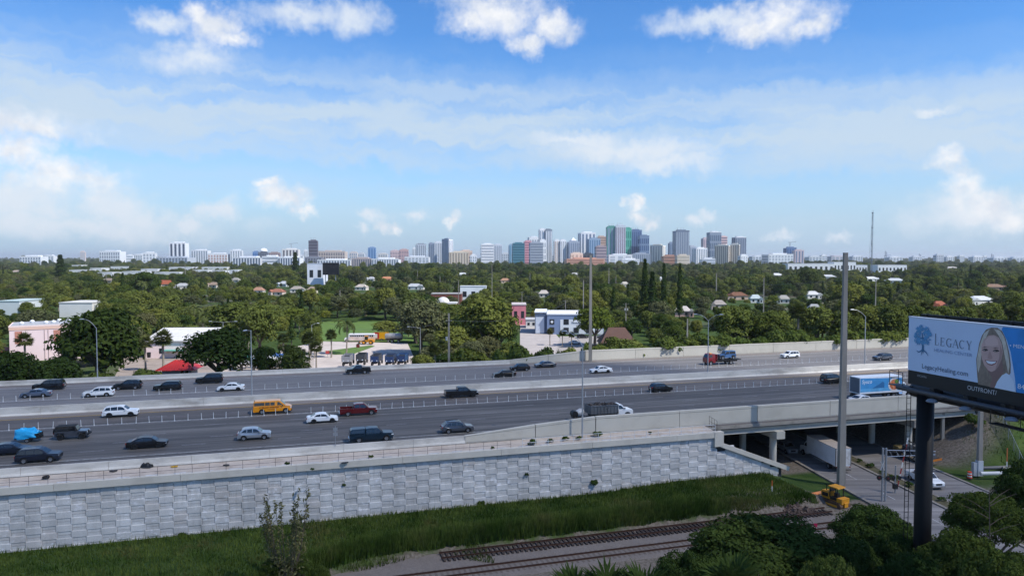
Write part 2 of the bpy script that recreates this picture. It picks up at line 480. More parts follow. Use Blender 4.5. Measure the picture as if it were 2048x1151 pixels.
for v, ph in ((103.3, 0), (107.2, 3.1), (111.1, 6.0), (115.1, 1.4), (123.3, 4.2), (139.0, 5), (147.2, 2.2), (150.7, 7), (154.1, 0.6)):
    u = -75 + ph
    while u < 190:
        ob('lane_dash', dash_me, hw, (u, v, ZR + .012)); u += 12.2
# fill under the road on either side of the bridge
fill = MB().box(U0, U_BR0, V_WALL + .5, V_FAR + .9, -1.2, ZR - .92).build('embankment', SLAB_M, rz=TH); struct(fill)
fill2 = MB().box(U_BR1 + 1, U1, 93.2, V_FAR + .9, -1.2, ZR - .92).build('embankment', SLAB_M, rz=TH); struct(fill2)
sl = MB().add([(U0, V_WALL - .1, 7.12), (U_BR0 - .5, V_WALL - .1, 7.12), (U_BR0 - .5, V_BAR + .2, 7.42), (U0, V_BAR + .2, 7.42),
               (U0, V_WALL - .1, 6.4), (U_BR0 - .5, V_WALL - .1, 6.4), (U_BR0 - .5, V_BAR + .2, 6.4), (U0, V_BAR + .2, 6.4)],
              [(0, 1, 2, 3), (4, 7, 6, 5), (0, 4, 5, 1), (1, 5, 6, 2), (2, 6, 7, 3), (3, 7, 4, 0)]).build('shoulder_slab', SLAB_M, rz=TH); struct(sl)

# barriers: cast segments butted end to end
def jersey(h, wb=.6, wt=.24, side=0):
    """outline in the vz plane; side -1 leans only to -v, 1 only to +v, 0 both"""
    return [(-wb / 2, 0), (wb / 2, 0), (wb / 2, .08), (wt / 2 + .06, .33), (wt / 2, h), (-wt / 2, h), (-wt / 2 - .06, .33), (-wb / 2, .08)]
def barrier(name, label, v, segs, z0=ZR, wb=.6, wt=.24, m=CONC):
    t = thing(name, label, 'barrier', (0, 0, 0), TH)
    for (ua, ub, ha, hb) in segs:
        mb = MB(); pa, pb = jersey(ha, wb, wt), jersey(hb, wb, wt); n = len(pa)
        vs = [(ua, v + a, z0 + b) for a, b in pa] + [(ub, v + a, z0 + b) for a, b in pb]
        mb.add(vs, [tuple(range(n)), tuple(range(2 * n - 1, n - 1, -1))] + [(i, n + i, n + (i + 1) % n, (i + 1) % n) for i in range(n)])
        mb.build('barrier_segment', m, t)
    return t
def run(u0, u1, step, h, gap=.03):
    out = []; u = u0
    while u < u1 - .2:
        e = min(u + step, u1); out.append((u + gap / 2, e - gap / 2, h, h)); u = e
    return out
barrier('highway_barrier', 'low grey concrete barrier along the near edge of the highway above the panelled wall', V_BAR + .3, run(-184, 21, 9.0, .98))
barrier('median_barrier', 'long weathered concrete median barrier between the two carriageways', V_MED, run(-184, 300, 12.0, 1.38), wb=.8, wt=.3)
barrier('highway_barrier', 'low stained concrete barrier on the far edge of the highway by the trees', V_FAR + .2, run(-184, 47, 9.0, .95))
par = thing('bridge_parapet', 'tall beige concrete parapet on the near side of the bridge', 'parapet', (0, 0, 0), TH)
def parapet(t, v, s, segs, zb):
    """s: outer side (-1 towards the photographer); reveals are set back into the face"""
    for ua, ub, ha, hb in segs:
        mb = MB()
        def face(d, za, zc, hh):
            a, b = v - .18 - d if s < 0 else v - .18, v + .18 + d if s > 0 else v + .18
            mb.add([(ua, a, za), (ub, a, za), (ub, b, za), (ua, b, za), (ua, a, zc(ha)), (ub, a, zc(hb)), (ub, b, zc(hb)), (ua, b, zc(ha))],
                   [(0, 3, 2, 1), (4, 5, 6, 7), (0, 1, 5, 4), (1, 2, 6, 5), (2, 3, 7, 6), (3, 0, 4, 7)])
        face(.06, zb, lambda h: ZR + .05, 0)
        face(.0, ZR + .0501, lambda h: ZR + .12, 0)
        face(.06, ZR + .1201, lambda h: ZR + h - .36 if h > 1.4 else ZR + h - .1, 0)
        face(.0, ZR + .5, lambda h: ZR + h - .30 if h > 1.4 else ZR + h - .05, 0)
        mb.build('parapet_segment', CONC_B, t)
        mb = MB()
        a, b = v - .27, v + .27
        z = lambda h: ZR + h - (.30 if h > 1.4 else .05) + .002
        mb.add([(ua, a, z(ha)), (ub, a, z(hb)), (ub, b, z(hb)), (ua, b, z(ha)), (ua, a, ZR + ha), (ub, a, ZR + hb), (ub, b, ZR + hb), (ua, b, ZR + ha)],
               [(0, 3, 2, 1), (4, 5, 6, 7), (0, 1, 5, 4), (1, 2, 6, 5), (2, 3, 7, 6), (3, 0, 4, 7)])
        mb.build('parapet_cap', CONC_B, t)
segs = [(21, 30.9, .98, 1.85), (31, 39.9, 1.85, 2.4)] + [(a, b, 2.42, 2.42) for a, b, _, _ in run(40, 128, 13.3, 2.4, .07)]
parapet(par, V_BAR + .3, -1, segs, 7.2)
par2 = thing('bridge_parapet', 'long sunlit concrete parapet on the far side of the highway below the vines', 'parapet', (0, 0, 0), TH)
segs = [(47, 56.4, .95, 1.75), (56.5, 65.9, 1.75, 2.45)] + [(a, b, 2.5, 2.5) for a, b, _, _ in run(66, 300, 13.3, 2.4, .07)]
parapet(par2, V_FAR + .2, -1, segs, 6.6)

# ------------------------------------------------------------------ panelled retaining wall
def panel_mat():
    m, nt, b = node_mat('wall_panel')
    oi = N(nt, 'ShaderNodeObjectInfo'); tc = N(nt, 'ShaderNodeTexCoord')
    geo = N(nt, 'ShaderNodeNewGeometry'); P = geo.outputs['Position']
    r = oi.outputs['Random']
    c = MIXC(nt, r, (.46, .455, .445, 1), (.58, .573, .56, 1))
    c = MIXC(nt, MR(nt, M(nt, 'FRACT', M(nt, 'MULTIPLY', r, 7.31)), .78, .95, 0, .5), c, (.50, .455, .42, 1))
    n1 = NOISE(nt, VM(nt, 'MULTIPLY', P, (1, 1, 1.6)), 1.3, 6, .68)
    bloom = M(nt, 'MULTIPLY', MR(nt, n1, .50, .64, 0, 1), MR(nt, M(nt, 'FRACT', M(nt, 'MULTIPLY', r, 13.7)), .2, 1, .1, .75))
    c = MIXC(nt, bloom, c, (.72, .72, .74, 1))
    n2 = NOISE(nt, VM(nt, 'MULTIPLY', P, (2.2, 2.2, .25)), 1.0, 6, .65)
    c = MIXC(nt, MR(nt, n2, .52, .74, 0, .36), c, (.25, .24, .22, 1))
    n3 = NOISE(nt, P, 9.0, 4, .6)
    c = MIXC(nt, 1.0, c, MR(nt, n3, .3, .7, .90, 1.1, False), 'MULTIPLY')
    n4 = NOISE(nt, VM(nt, 'MULTIPLY', P, (.35, .35, .1)), 1.0, 5, .6)
    c = MIXC(nt, 1.0, c, MR(nt, n4, .3, .7, .78, 1.14, False), 'MULTIPLY')
    nt.links.new(c, b.inputs['Base Color']); b.inputs['Roughness'].default_value = .9; b.inputs['Specular IOR Level'].default_value = .2
    return m
PANEL_M = panel_mat()
def panel_mesh(mb=None, ou=0, oz=0):
    mb = mb or MB(); g = .016; e = .085
    hw_, hn = .75 + e - g, .75 - e - g
    zt, zw = .75 - g, .40
    d = .30
    y = V_WALL
    # wide raised centre with chamfered edges
    ch, pr = .04, .036
    A = [(-hw_, -zw), (hw_, -zw), (hw_, zw), (-hw_, zw)]
    B = [(-hw_ + ch, -zw + ch), (hw_ - ch, -zw + ch), (hw_ - ch, zw - ch * 1.8), (-hw_ + ch, zw - ch * 1.8)]
    vs = [(a + ou, y, z + oz) for a, z in A] + [(a + ou, y - pr, z + oz) for a, z in B] + [(a + ou, y + d, z + oz) for a, z in A]
    mb.add(vs, [(4, 5, 6, 7), (0, 1, 5, 4), (1, 2, 6, 5), (2, 3, 7, 6), (3, 0, 4, 7), (0, 8, 9, 1), (1, 9, 10, 2), (2, 10, 11, 3), (3, 11, 8, 0)])
    for s in (1, -1):
        za, zb = (zw + .001, zt) if s > 0 else (-zt, -zw - .001)
        mb.box(-hn + ou, hn + ou, y + .012, y + d, za + oz, zb + oz)
    return mb
rw = thing('retaining_wall', 'long retaining wall of staggered grey concrete panels below the highway', 'wall', (0, 0, 0), TH)
MB().box(-110, U_BR0 - .05, V_WALL + .14, V_WALL + .5, -1.5, 6.6).build('wall_backing', mat('joint_backing', '#3b3d40', .95), rw)  # dark grey backing, seen through the panel joints
pme = panel_mesh().mesh('panel', PANEL_M)
extra = MB(); npanel = 0
for c in range(-72, 40):
    uc = c * 1.5 - .3
    if uc > U_BR0 - 1.0: break
    for k in range(0, 6):
        zc = -.15 + 1.5 * k + (.75 if c % 2 else 0)
        if zc > 7.2 or zc + .75 < bank_z(uc) - .1: continue
        if uc < -37.5: panel_mesh(extra, uc, zc); continue
        ob('panel', pme, rw, (uc, 0, zc)); npanel += 1
eo = extra.build('panel_field', PANEL_M, rw); eo['kind'] = 'stuff'
print('panels', npanel)
u = -104.0
while u < U_BR0 - .4:                        # coping in cast lengths
    e = min(u + 12.9, U_BR0 - .2)
    MB().box(u + .02, e - .02, V_WALL - .36, V_WALL + .3, 6.5, 7.28).build('coping', CONC_L, rw); u = e
MB().box(U_BR0 - 1.1, U_BR0 + .35, V_WALL - .42, V_WALL + .55, 5.2, 7.30).build('corner_block', CONC_L, rw)
# wing wall sloping down beside the bridge
wing = [(U_BR0 - .2, -.8), (68.6, -.8), (68.6, 1.15), (U_BR0 + .3, 5.6), (U_BR0 - .2, 5.6)]
MB().prism(wing, V_WALL + .14, V_WALL + .5).build('wing_wall', mat('joint_backing'), rw)
for c in range(39, 46):
    uc = c * 1.5 - .3
    for k in range(0, 4):
        zc = -.15 + 1.5 * k + (.75 if c % 2 else 0)
        top = 5.6 - (uc - U_BR0) * .42
        if zc + .45 > top or zc + .75 < bank_z(uc) - .1: continue
        ob('panel', pme, rw, (uc, 0, zc))
wc = MB(); p0, p1 = Vector((U_BR0 - .1, V_WALL + .1, 5.45)), Vector((69.6, V_WALL + .1, .95))
wc.beam(p0, p1, .95, .62); wc.build('wing_coping', CONC_L, rw)

# ------------------------------------------------------------------ bridge
br = thing('highway_bridge', 'concrete girder bridge carrying the highway over the street', 'bridge', (0, 0, 0), TH)
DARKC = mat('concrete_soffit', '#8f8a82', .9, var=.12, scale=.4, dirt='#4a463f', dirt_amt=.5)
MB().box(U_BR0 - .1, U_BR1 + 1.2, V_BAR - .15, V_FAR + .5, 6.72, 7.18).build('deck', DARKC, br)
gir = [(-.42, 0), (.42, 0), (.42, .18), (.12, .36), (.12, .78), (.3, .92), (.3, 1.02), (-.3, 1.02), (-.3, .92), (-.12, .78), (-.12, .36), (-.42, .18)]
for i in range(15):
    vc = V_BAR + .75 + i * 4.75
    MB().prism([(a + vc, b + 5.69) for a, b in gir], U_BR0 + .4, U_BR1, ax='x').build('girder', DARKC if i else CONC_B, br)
for ui, n in ((70.6, 9), (97.0, 9)):
    capz = 5.68
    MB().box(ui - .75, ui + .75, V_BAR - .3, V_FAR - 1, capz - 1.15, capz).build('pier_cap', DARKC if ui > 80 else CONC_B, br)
    for k in range(n):
        vc = V_BAR + 1.6 + k * 8.0
        MB().tube((ui, vc, -1.2), (ui, vc, capz - 1.15), .55, n=16).build('column', CONC_B, br, smooth=False)
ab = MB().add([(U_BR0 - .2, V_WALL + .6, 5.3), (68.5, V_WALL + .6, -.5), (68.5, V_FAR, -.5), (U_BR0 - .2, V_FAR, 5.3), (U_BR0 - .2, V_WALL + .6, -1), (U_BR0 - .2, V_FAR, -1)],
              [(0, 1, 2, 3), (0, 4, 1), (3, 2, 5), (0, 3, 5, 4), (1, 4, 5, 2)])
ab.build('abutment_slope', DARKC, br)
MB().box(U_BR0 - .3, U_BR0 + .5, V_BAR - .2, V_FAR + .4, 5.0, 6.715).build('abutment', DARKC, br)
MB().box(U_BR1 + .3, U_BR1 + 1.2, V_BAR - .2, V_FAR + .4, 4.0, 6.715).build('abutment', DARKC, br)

# ------------------------------------------------------------------ street under the bridge
def street_strip(name, off0, off1, Y0, Y1, z, m, th=.5, n=24):
    mb = MB(); vs = []
    for i in range(n + 1):
        Y = Y0 + (Y1 - Y0) * i / n; xc = street_x(Y)
        for o, zz in ((off0, z), (off1, z), (off1, z - th), (off0, z - th)): vs.append((xc + o, Y, zz))
    fs = [(0, 1, 2, 3), tuple(4 * n + k for k in (3, 2, 1, 0))]
    for i in range(n):
        for k in range(4): fs.append((4 * i + k, 4 * i + 4 + k, 4 * i + 4 + (k + 1) % 4, 4 * i + (k + 1) % 4))
    return mb.add(vs, fs).build(name, m)
ZS = -.5
KERB_M = mat('kerb_concrete', '#837c74', .9, var=.25, scale=1.5, dirt='#4d463d', dirt_amt=.7, dirt_scale=.6)
struct(street_strip('street_road', -4.2, 4.0, 40, 215, ZS, A_STREET))
struct(street_strip('street_road', 6.6, 14.8, 40, 215, ZS, A_STREET))
med = struct(street_strip('street_median', 4.45, 6.15, 60, 205, ZS + .1, mat('median_soil', '#4f4a32', .95, var=.4, scale=1.5)))
for o in (4.0, 6.15): struct(street_strip('kerb', o, o + .45, 60, 205, ZS + .16, KERB_M))
for o in (-4.65, 14.8): struct(street_strip('kerb', o, o + .45, 40, 205, ZS + .14, KERB_M))
for Y in np.arange(62, 150, 9.0):
    p = Vector((street_x(Y) - .1, Y, ZS + .006))
    struct(MB().box(-.07, .07, -1.5, 1.5, 0, .004).build('street_dash', PAINT_W, loc=p, rz=math.atan(.1087)))

# ------------------------------------------------------------------ vehicles
GLASS = mat('vehicle_glass', (.012, .014, .017), .06, spec=.8)
TYRE = mat('tyre_rubber', '#161617', .85)
RIM_S = mat('alloy_rim', '#9b9da1', .3, .8)
RIM_D = mat('dark_rim', '#2a2b2d', .4, .6)
TRIM = mat('black_trim', '#101113', .55)
LAMP_W = mat('headlamp', '#d8dde2', .12, spec=.8)
LAMP_R = mat('tail_lamp', '#7e0f12', .2, spec=.7)
CHROME = mat('chrome', '#c8cbd0', .15, .9)
PLATE = mat('number_plate', '#d7d9d2', .5)
def paint(key, col, metal=.0, rough=.28): return mat('paint_' + key, col, rough, metal, coat=.3 if key in ('black', 'navy', 'dgray', 'teal') else .7, spec=.3, var=.03, scale=.7)
PAINTS = dict(white=paint('white', '#dfe2e4'), black=paint('black', (.008, .0085, .010)), navy=paint('navy', (.010, .014, .026)),
              silver=paint('silver', '#9da3aa', .5), gray=paint('gray', '#4c515a', .4), dgray=paint('dgray', '#26282c', .3), bluegray=paint('bluegray', '#5f6b7e', .4),
              red=paint('red', '#5e0f14', .2), teal=paint('teal', '#1d2f3d', .35), orange=paint('orange', '#d98a12'), blue=paint('blue', '#466c9b', .2),
              maroon=paint('maroon', '#6f1720'), yellow=paint('yellow', '#d79a12'), bright_red=paint('bright_red', '#b3201c'))

def extrude_profile(poly, half, bevel=.05, taper=None, segs=2):
    bm = bmesh.new()
    L = [bm.verts.new((x, half, z)) for x, z in poly]; R = [bm.verts.new((x, -half, z)) for x, z in poly]
    n = len(poly)
    f1 = bm.faces.new(L); f2 = bm.faces.new(R[::-1])
    for i in range(n): bm.faces.new((L[i], R[i], R[(i + 1) % n], L[(i + 1) % n]))
    if taper:
        for v in bm.verts: v.co.y *= taper(v.co.x, v.co.z)
    bmesh.ops.recalc_face_normals(bm, faces=bm.faces)
    if bevel:
        es = list(set(f1.edges) | set(f2.edges))
        bmesh.ops.bevel(bm, geom=es, offset=bevel, segments=segs, profile=.6, affect='EDGES', clamp_overlap=True)
    return bm
def bm_obj(name, bm, m, parent, smooth=False):
    me = bpy.data.meshes.new(name); bm.to_mesh(me); bm.free(); me.materials.append(m)
    if smooth: me.polygons.foreach_set('use_smooth', [True] * len(me.polygons))
    return ob(name, me, parent)
_wheel_cache = {}
def wheel(t, x, y, r, w=.22, rim=RIM_S):
    k = (round(r, 3), w, rim.name)
    if k not in _wheel_cache:
        mb = MB(); pr = [(r * .62, -w / 2), (r * .93, -w / 2), (r, -w / 2 + .03), (r, w / 2 - .03), (r * .93, w / 2), (r * .62, w / 2), (r * .60, w * .3), (r * .60, -w * .3), (r * .62, -w / 2)]
        mb.lathe(pr, 18); tm = mb.mesh('tyre', TYRE)
        mb = MB(); mb.lathe([(r * .63, w / 2 - .005), (r * .60, w / 2 - .03), (r * .20, w / 2 - .045), (.001, w / 2 - .035)], 18)
        mb.lathe([(.001, -w / 2 + .035), (r * .20, -w / 2 + .045), (r * .60, -w / 2 + .03), (r * .63, -w / 2 + .005)], 18)
        rm = mb.mesh('rim', rim, recalc=False)
        _wheel_cache[k] = (tm, rm)
    tm, rm = _wheel_cache[k]
    o = ob('wheel', tm, t, (x, y, r)); o.rotation_euler = (math.pi / 2, 0, 0)
    ob('rim', rm, o)
def body_poly(top, zb, xr, xf, wheels, ra, rz):
    """outline with wheel arches: from the rear bottom forwards, then back along the top"""
    pts = [(xr, zb + .12), (xr + .08, zb)]
    for wx in sorted(wheels):
        for i in range(9):
            a = math.pi - math.pi * i / 8
            x, z = wx + ra * math.cos(a), rz + ra * math.sin(a)
            if z >= zb: pts.append((x, z))
            else: pts.append((x, zb))
    pts += [(xf - .12, zb), (xf, zb + .14)]
    return pts + top
def side_pane(mb, pts, yfun, off):
    for s in (1, -1): mb.poly([(x, s * (yfun(z) + off), z) for x, z in pts][::s])

CARS = dict(
    sedan=dict(L=4.75, W=1.84, zb=.2, r=.33, wb=2.75, fo=.92, top=[(2.37, .45), (2.36, .66), (2.2, .76), (1.0, .93), (-1.55, .98), (-2.2, .98), (-2.37, .86), (-2.38, .5)],
               cab=[(-1.85, .95), (-1.0, 1.36), (-.35, 1.45), (.25, 1.43), (.6, 1.35), (1.25, .91)],
               panes=[[(-1.28, 1.02), (-.85, 1.30), (-.28, 1.38), (-.28, 1.0)], [(-.21, 1.0), (-.21, 1.38), (.22, 1.36), (.52, 1.28), (.92, .99)]]),
    suv=dict(L=4.75, W=1.9, zb=.25, r=.36, wb=2.8, fo=.93, top=[(2.37, .55), (2.36, .84), (2.2, .98), (1.05, 1.08), (-2.25, 1.1), (-2.36, .95), (-2.37, .5)],
             cab=[(-2.25, 1.06), (-1.95, 1.58), (-1.7, 1.68), (-.4, 1.73), (.2, 1.70), (.5, 1.6), (1.2, 1.05)],
             panes=[[(-2.0, 1.16), (-1.78, 1.54), (-1.22, 1.60), (-1.22, 1.13)], [(-1.14, 1.13), (-1.14, 1.60), (-.3, 1.64), (-.3, 1.11)], [(-.22, 1.11), (-.22, 1.64), (.2, 1.60), (.42, 1.53), (.88, 1.10)]]),
    big_suv=dict(L=5.2, W=2.0, zb=.28, r=.39, wb=3.05, fo=1.0, top=[(2.6, .6), (2.59, .95), (2.45, 1.08), (1.2, 1.18), (-2.5, 1.2), (-2.59, 1.0), (-2.6, .55)],
                 cab=[(-2.5, 1.16), (-2.3, 1.75), (-2.0, 1.86), (-.4, 1.9), (.3, 1.86), (.55, 1.76), (1.25, 1.15)],
                 panes=[[(-2.3, 1.26), (-2.1, 1.70), (-1.4, 1.76), (-1.4, 1.23)], [(-1.3, 1.23), (-1.3, 1.76), (-.38, 1.79), (-.38, 1.22)], [(-.3, 1.22), (-.3, 1.79), (.28, 1.75), (.48, 1.68), (.95, 1.21)]]),
    crossover=dict(L=4.4, W=1.82, zb=.24, r=.34, wb=2.65, fo=.88, top=[(2.2, .5), (2.18, .78), (2.0, .9), (.95, 1.02), (-1.9, 1.08), (-2.15, .98), (-2.2, .5)],
                   cab=[(-2.02, 1.04), (-1.55, 1.5), (-1.1, 1.6), (-.3, 1.63), (.2, 1.59), (.5, 1.5), (1.15, .99)],
                   panes=[[(-1.62, 1.14), (-1.28, 1.46), (-.95, 1.51), (-.95, 1.09)], [(-.88, 1.09), (-.88, 1.51), (-.22, 1.55), (-.22, 1.07)], [(-.14, 1.07), (-.14, 1.54), (.18, 1.5), (.40, 1.43), (.82, 1.05)]]))
def cab_y(sp, zbelt, ztop, w, k=.80):
    return lambda z: w * (1 - (1 - k) * max(0.0, min(1.0, (z - zbelt) / (ztop - zbelt))))
def make_cab(t, cab, panes, w, pm, k=.80, glassm=GLASS):
    zbelt, ztop = min(z for _, z in cab), max(z for _, z in cab)
    yf = cab_y(None, zbelt, ztop, w, k)
    bm_obj('cabin', extrude_profile(cab, w, .07, lambda x, z: yf(z) / w, 3), pm, t)
    for pts in panes:
        for s in (1, -1):
            mb = MB(); mb.poly([(x, s * (yf(z) + .012), z) for x, z in pts]); mb.build('side_window', glassm, t)
    # windscreen and rear window lie on the first and last slopes of the outline
    for name, a, b in (('windscreen', cab[-1], cab[-2]), ('rear_window', cab[0], cab[1])):
        (x0, z0), (x1, z1) = a, b
        d = Vector((x1 - x0, z1 - z0)); nrm = Vector((-d.y, d.x)).normalized()
        if (nrm.x > 0) != (name == 'windscreen'): nrm = -nrm
        o = nrm * .014; q = []
        for t_, s in ((.14, 1), (.14, -1), (.97, -1), (.97, 1)):
            z = z0 + (z1 - z0) * t_; x = x0 + (x1 - x0) * t_
            q.append((x + o.x, s * (yf(z) - .10), z + o.y))
        MB().poly(q).build(name, glassm, t)
def lights(t, xf, xr, w, zf, zr, grill=True, tail=LAMP_R):
    for s in (1, -1):
        MB().prism([(xf - .32, zf - .07), (xf - .02, zf - .08), (xf - .03, zf + .07), (xf - .30, zf + .10)], s * (w - .34), s * (w - .005)).build('headlight', LAMP_W, t)
        MB().box(xr - .012, xr + .22, min(s * (w - .34), s * (w + .004)), max(s * (w - .34), s * (w + .004)), zr - .10, zr + .10).build('tail_light', tail, t)
    if grill:
        MB().box(xf - .05, xf + .012, -w * .52, w * .52, zf - .24, zf + .02).build('grille', TRIM, t)
    MB().box(xr - .02, xr - .005, -.26, .26, zr - .22, zr - .08).build('number_plate', PLATE, t)
def mirrors(t, x, y, z, m):
    for s in (1, -1):
        mb = MB(); mb.box(x - .07, x + .09, min(s * y, s * (y + .2)), max(s * y, s * (y + .2)), z, z + .15); mb.build('mirror', m, t)
def make_car(kind, label, color, px, py, face=1, z=ZR, name=None, rim=RIM_S, pos=None, rz=None, ln=None, roof=None, rails=False, glassm=GLASS):
    S = CARS[kind]; pm = PAINTS[color]
    name = name or {'sedan': 'sedan', 'suv': 'suv', 'big_suv': 'suv', 'crossover': 'crossover_car'}[kind]
    w = S['W'] / 2
    if pos is None:
        p = gp(px, py, z); u_, v_ = to_uv(p); p = uv(u_, v_ + w, z + .012)
    else: p = pos
    rot = (TH if face > 0 else TH + math.pi) if rz is None else rz
    t = thing(name, label, 'car', p, rot)
    k = 1.0 if ln is None else ln / S['L']
    sx = lambda pts: [(x * k, z_) for x, z_ in pts]
    xf, xr = S['top'][0][0], -S['L'] / 2
    wx = [S['wb'] / 2 - (S['fo'] - (S['L'] - S['wb']) / 2), -S['wb'] / 2 - (S['fo'] - (S['L'] - S['wb']) / 2)]
    poly = body_poly(S['top'], S['zb'], xr, xf, wx, S['r'] + .07, S['r'])
    hl = S['L'] / 2
    tap = lambda x, z_: 1 - .16 * (abs(x) / hl) ** 7 - .06 * max(0, .6 - z_)
    bm_obj('body', extrude_profile(sx(poly), w, .06, lambda x, z_: tap(x / k, z_), 3), pm, t)
    make_cab(t, sx(S['cab']), [sx(q) for q in S['panes']], w * .95, pm, glassm=glassm)
    if roof:
        zt = max(z_ for _, z_ in S['cab']); xs = [x for x, z_ in S['cab'] if z_ > zt - .16]
        MB().box(min(xs) * k, max(xs) * k - .1, -w * .66, w * .66, zt - .02, zt + .015).build('roof_panel', PAINTS[roof], t)
    if rails:
        zt = max(z_ for _, z_ in S['cab'])
        for s in (1, -1): MB().box(-1.5 * k, .2 * k, s * w * .68 - .025, s * w * .68 + .025, zt - .02, zt + .05).build('roof_rail', CHROME if rails == 'chrome' else TRIM, t)
    for x in wx:
        for s in (1, -1): wheel(t, x * k, s * (w - .12), S['r'], rim=rim)
    zf = S['top'][1][1] - .06
    lights(t, xf * k, xr * k, w * .86, zf, S['top'][-2][1] - .08)
    mirrors(t, (S['panes'][-1][-1][0] - .12) * k, w * .93, S['panes'][-1][-1][1], pm if color != 'white' else pm)
    MB().box(xr * k + .3, xf * k - .3, -w * .9, w * .9, S['zb'] + .005, S['zb'] + .4).build('underbody', TRIM, t)
    return t
def make_pickup(label, color, px, py, face=1, z=ZR, ln=5.8, cap=False, bed_load=None, pos=None, rz=None, name='pickup_truck', rim=RIM_S, cover=False):
    W = 2.0; w = W / 2; pm = PAINTS[color]; L = ln; hl = L / 2
    if pos is None:
        p = gp(px, py, z); u_, v_ = to_uv(p); p = uv(u_, v_ + w, z + .012)
    else: p = pos
    rot = (TH if face > 0 else TH + math.pi) if rz is None else rz
    t = thing(name, label, 'pickup truck', p, rot)
    r = .40; wx = [hl - 1.0, -hl + 1.25]; bf = .82
    xb = -.82                                            # back of the cab
    top = [(hl, .6), (hl, 1.0), (hl - .12, 1.10), (hl - 1.45, 1.2), (xb, 1.2), (xb - .02, bf), (-hl, bf)]
    poly = body_poly(top, .34, -hl, hl, wx, r + .08, r)
    bm_obj('body', extrude_profile(poly, w, .05, lambda x, z_: 1 - .14 * max(0, x / hl) ** 8, 2), pm, t)
    for s in (1, -1):                                              # bed walls with their own wheel arch opening hidden below the rail
        MB().box(-hl + .02, xb - .03, min(s * (w - .07), s * (w - .004)), max(s * (w - .07), s * (w - .004)), bf - .02, 1.22).build('bed_side', pm, t)
    MB().box(-hl - .01, -hl + .07, -w + .02, w - .02, .62, 1.22).build('tailgate', pm, t)
    MB().box(-hl + .07, xb - .03, -w + .08, w - .08, bf, bf + .012).build('bed_floor', TRIM, t)
    cab = [(xb, 1.18), (xb + .06, 1.80), (xb + .5, 1.88), (hl - 1.95 - .25, 1.86), (hl - 2.3 + .25, 1.78), (hl - 1.35, 1.17)]
    xm = (xb + hl - 1.6) / 2 - .1
    panes = [[(xb + .14, 1.25), (xb + .18, 1.74), (xm - .05, 1.77), (xm - .05, 1.24)], [(xm + .04, 1.24), (xm + .04, 1.77), (hl - 2.25, 1.75), (hl - 2.1, 1.68), (hl - 1.62, 1.23)]]
    make_cab(t, cab, panes, w * .94, pm)
    if cap:
        zt = 1.86
        bm_obj('bed_cap', extrude_profile([(-hl + .02, 1.225), (xb - .04, 1.225), (xb - .04, zt), (-hl + .35, zt - .03), (-hl + .12, zt - .18)], w * .95, .07, lambda x, z_: 1 - .17 * max(0, (z_ - 1.22) / .65), 2), pm, t)
        for s in (1, -1):
            MB().poly([(x, s * (w * .95 * (1 - .17 * (z_ - 1.22) / .65) + .01), z_) for x, z_ in [(-hl + .3, 1.32), (xb - .2, 1.32), (xb - .2, 1.72), (-hl + .42, 1.70)]]).build('cap_window', GLASS, t)
    if cover: MB().box(-hl + .05, xb - .04, -w + .03, w - .03, 1.222, 1.26).build('bed_cover', TRIM, t)
    for x in wx:
        for s in (1, -1): wheel(t, x, s * (w - .13), r, .26, rim=rim)
    lights(t, hl, -hl, w * .9, .92, 1.0)
    mirrors(t, hl - 1.75, w * .93, 1.22, TRIM)
    MB().box(hl - .12, hl + .05, -w * .93, w * .93, .42, .62).build('bumper', CHROME if color not in ('black', 'dgray') else TRIM, t)
    MB().box(-hl - .1, -hl + .03, -w * .93, w * .93, .45, .6).build('bumper', CHROME if color not in ('black', 'dgray') else TRIM, t)
    MB().box(-hl + .4, hl - .4, -w * .85, w * .85, .34, .7).build('underbody', TRIM, t)
    if bed_load: bed_load(t, -hl, xb, w, bf)
    return t

# near carriageway, heading away to the city bridge
make_car('suv', 'black SUV with silver window trim, lowest at the left of the near lanes', 'navy', 73, 926, rails='chrome', ln=4.8)
make_car('sedan', 'dark sedan cut off by the left picture edge behind the black SUV', 'navy', 12, 911, ln=4.9)
make_car('sedan', 'black sedan alone in the near lanes ahead of the black SUV', 'black', 292, 897, ln=4.9, rim=RIM_D)
make_car('crossover', 'light silver crossover left of the dark blue capped pickup', 'silver', 508, 880, ln=4.4)
make_car('suv', 'white SUV with dark sills in the express lane', 'white', 239, 834, ln=5.1, rim=RIM_D)
make_car('sedan', 'white sedan beside the red pickup', 'white', 645, 846, ln=4.65, rim=RIM_D)
make_pickup('dark red crew cab pickup with an empty bed', 'red', 718, 831, ln=5.9)
make_pickup('dark blue pickup with a windowed cap over its bed', 'teal', 744, 884, ln=5.9, cap=True)
make_car('crossover', 'grey crossover near the start of the tall bridge parapet', 'gray', 917, 866, ln=4.65, rails=True)
make_pickup('black crew cab pickup in the express lane by the median', 'black', 925, 795, ln=5.9, rim=RIM_D, cover=True)
make_car('crossover', 'black crossover in the express lane near the middle of the bridge', 'black', 1326, 784, ln=4.3, rim=RIM_D)
make_car('big_suv', 'black SUV half hidden by the tall concrete pole', 'black', 1673, 767, ln=5.0, rim=RIM_D)
make_car('sedan', 'white sedan showing only its roof above the bridge parapet', 'white', 1733, 808, ln=4.7)
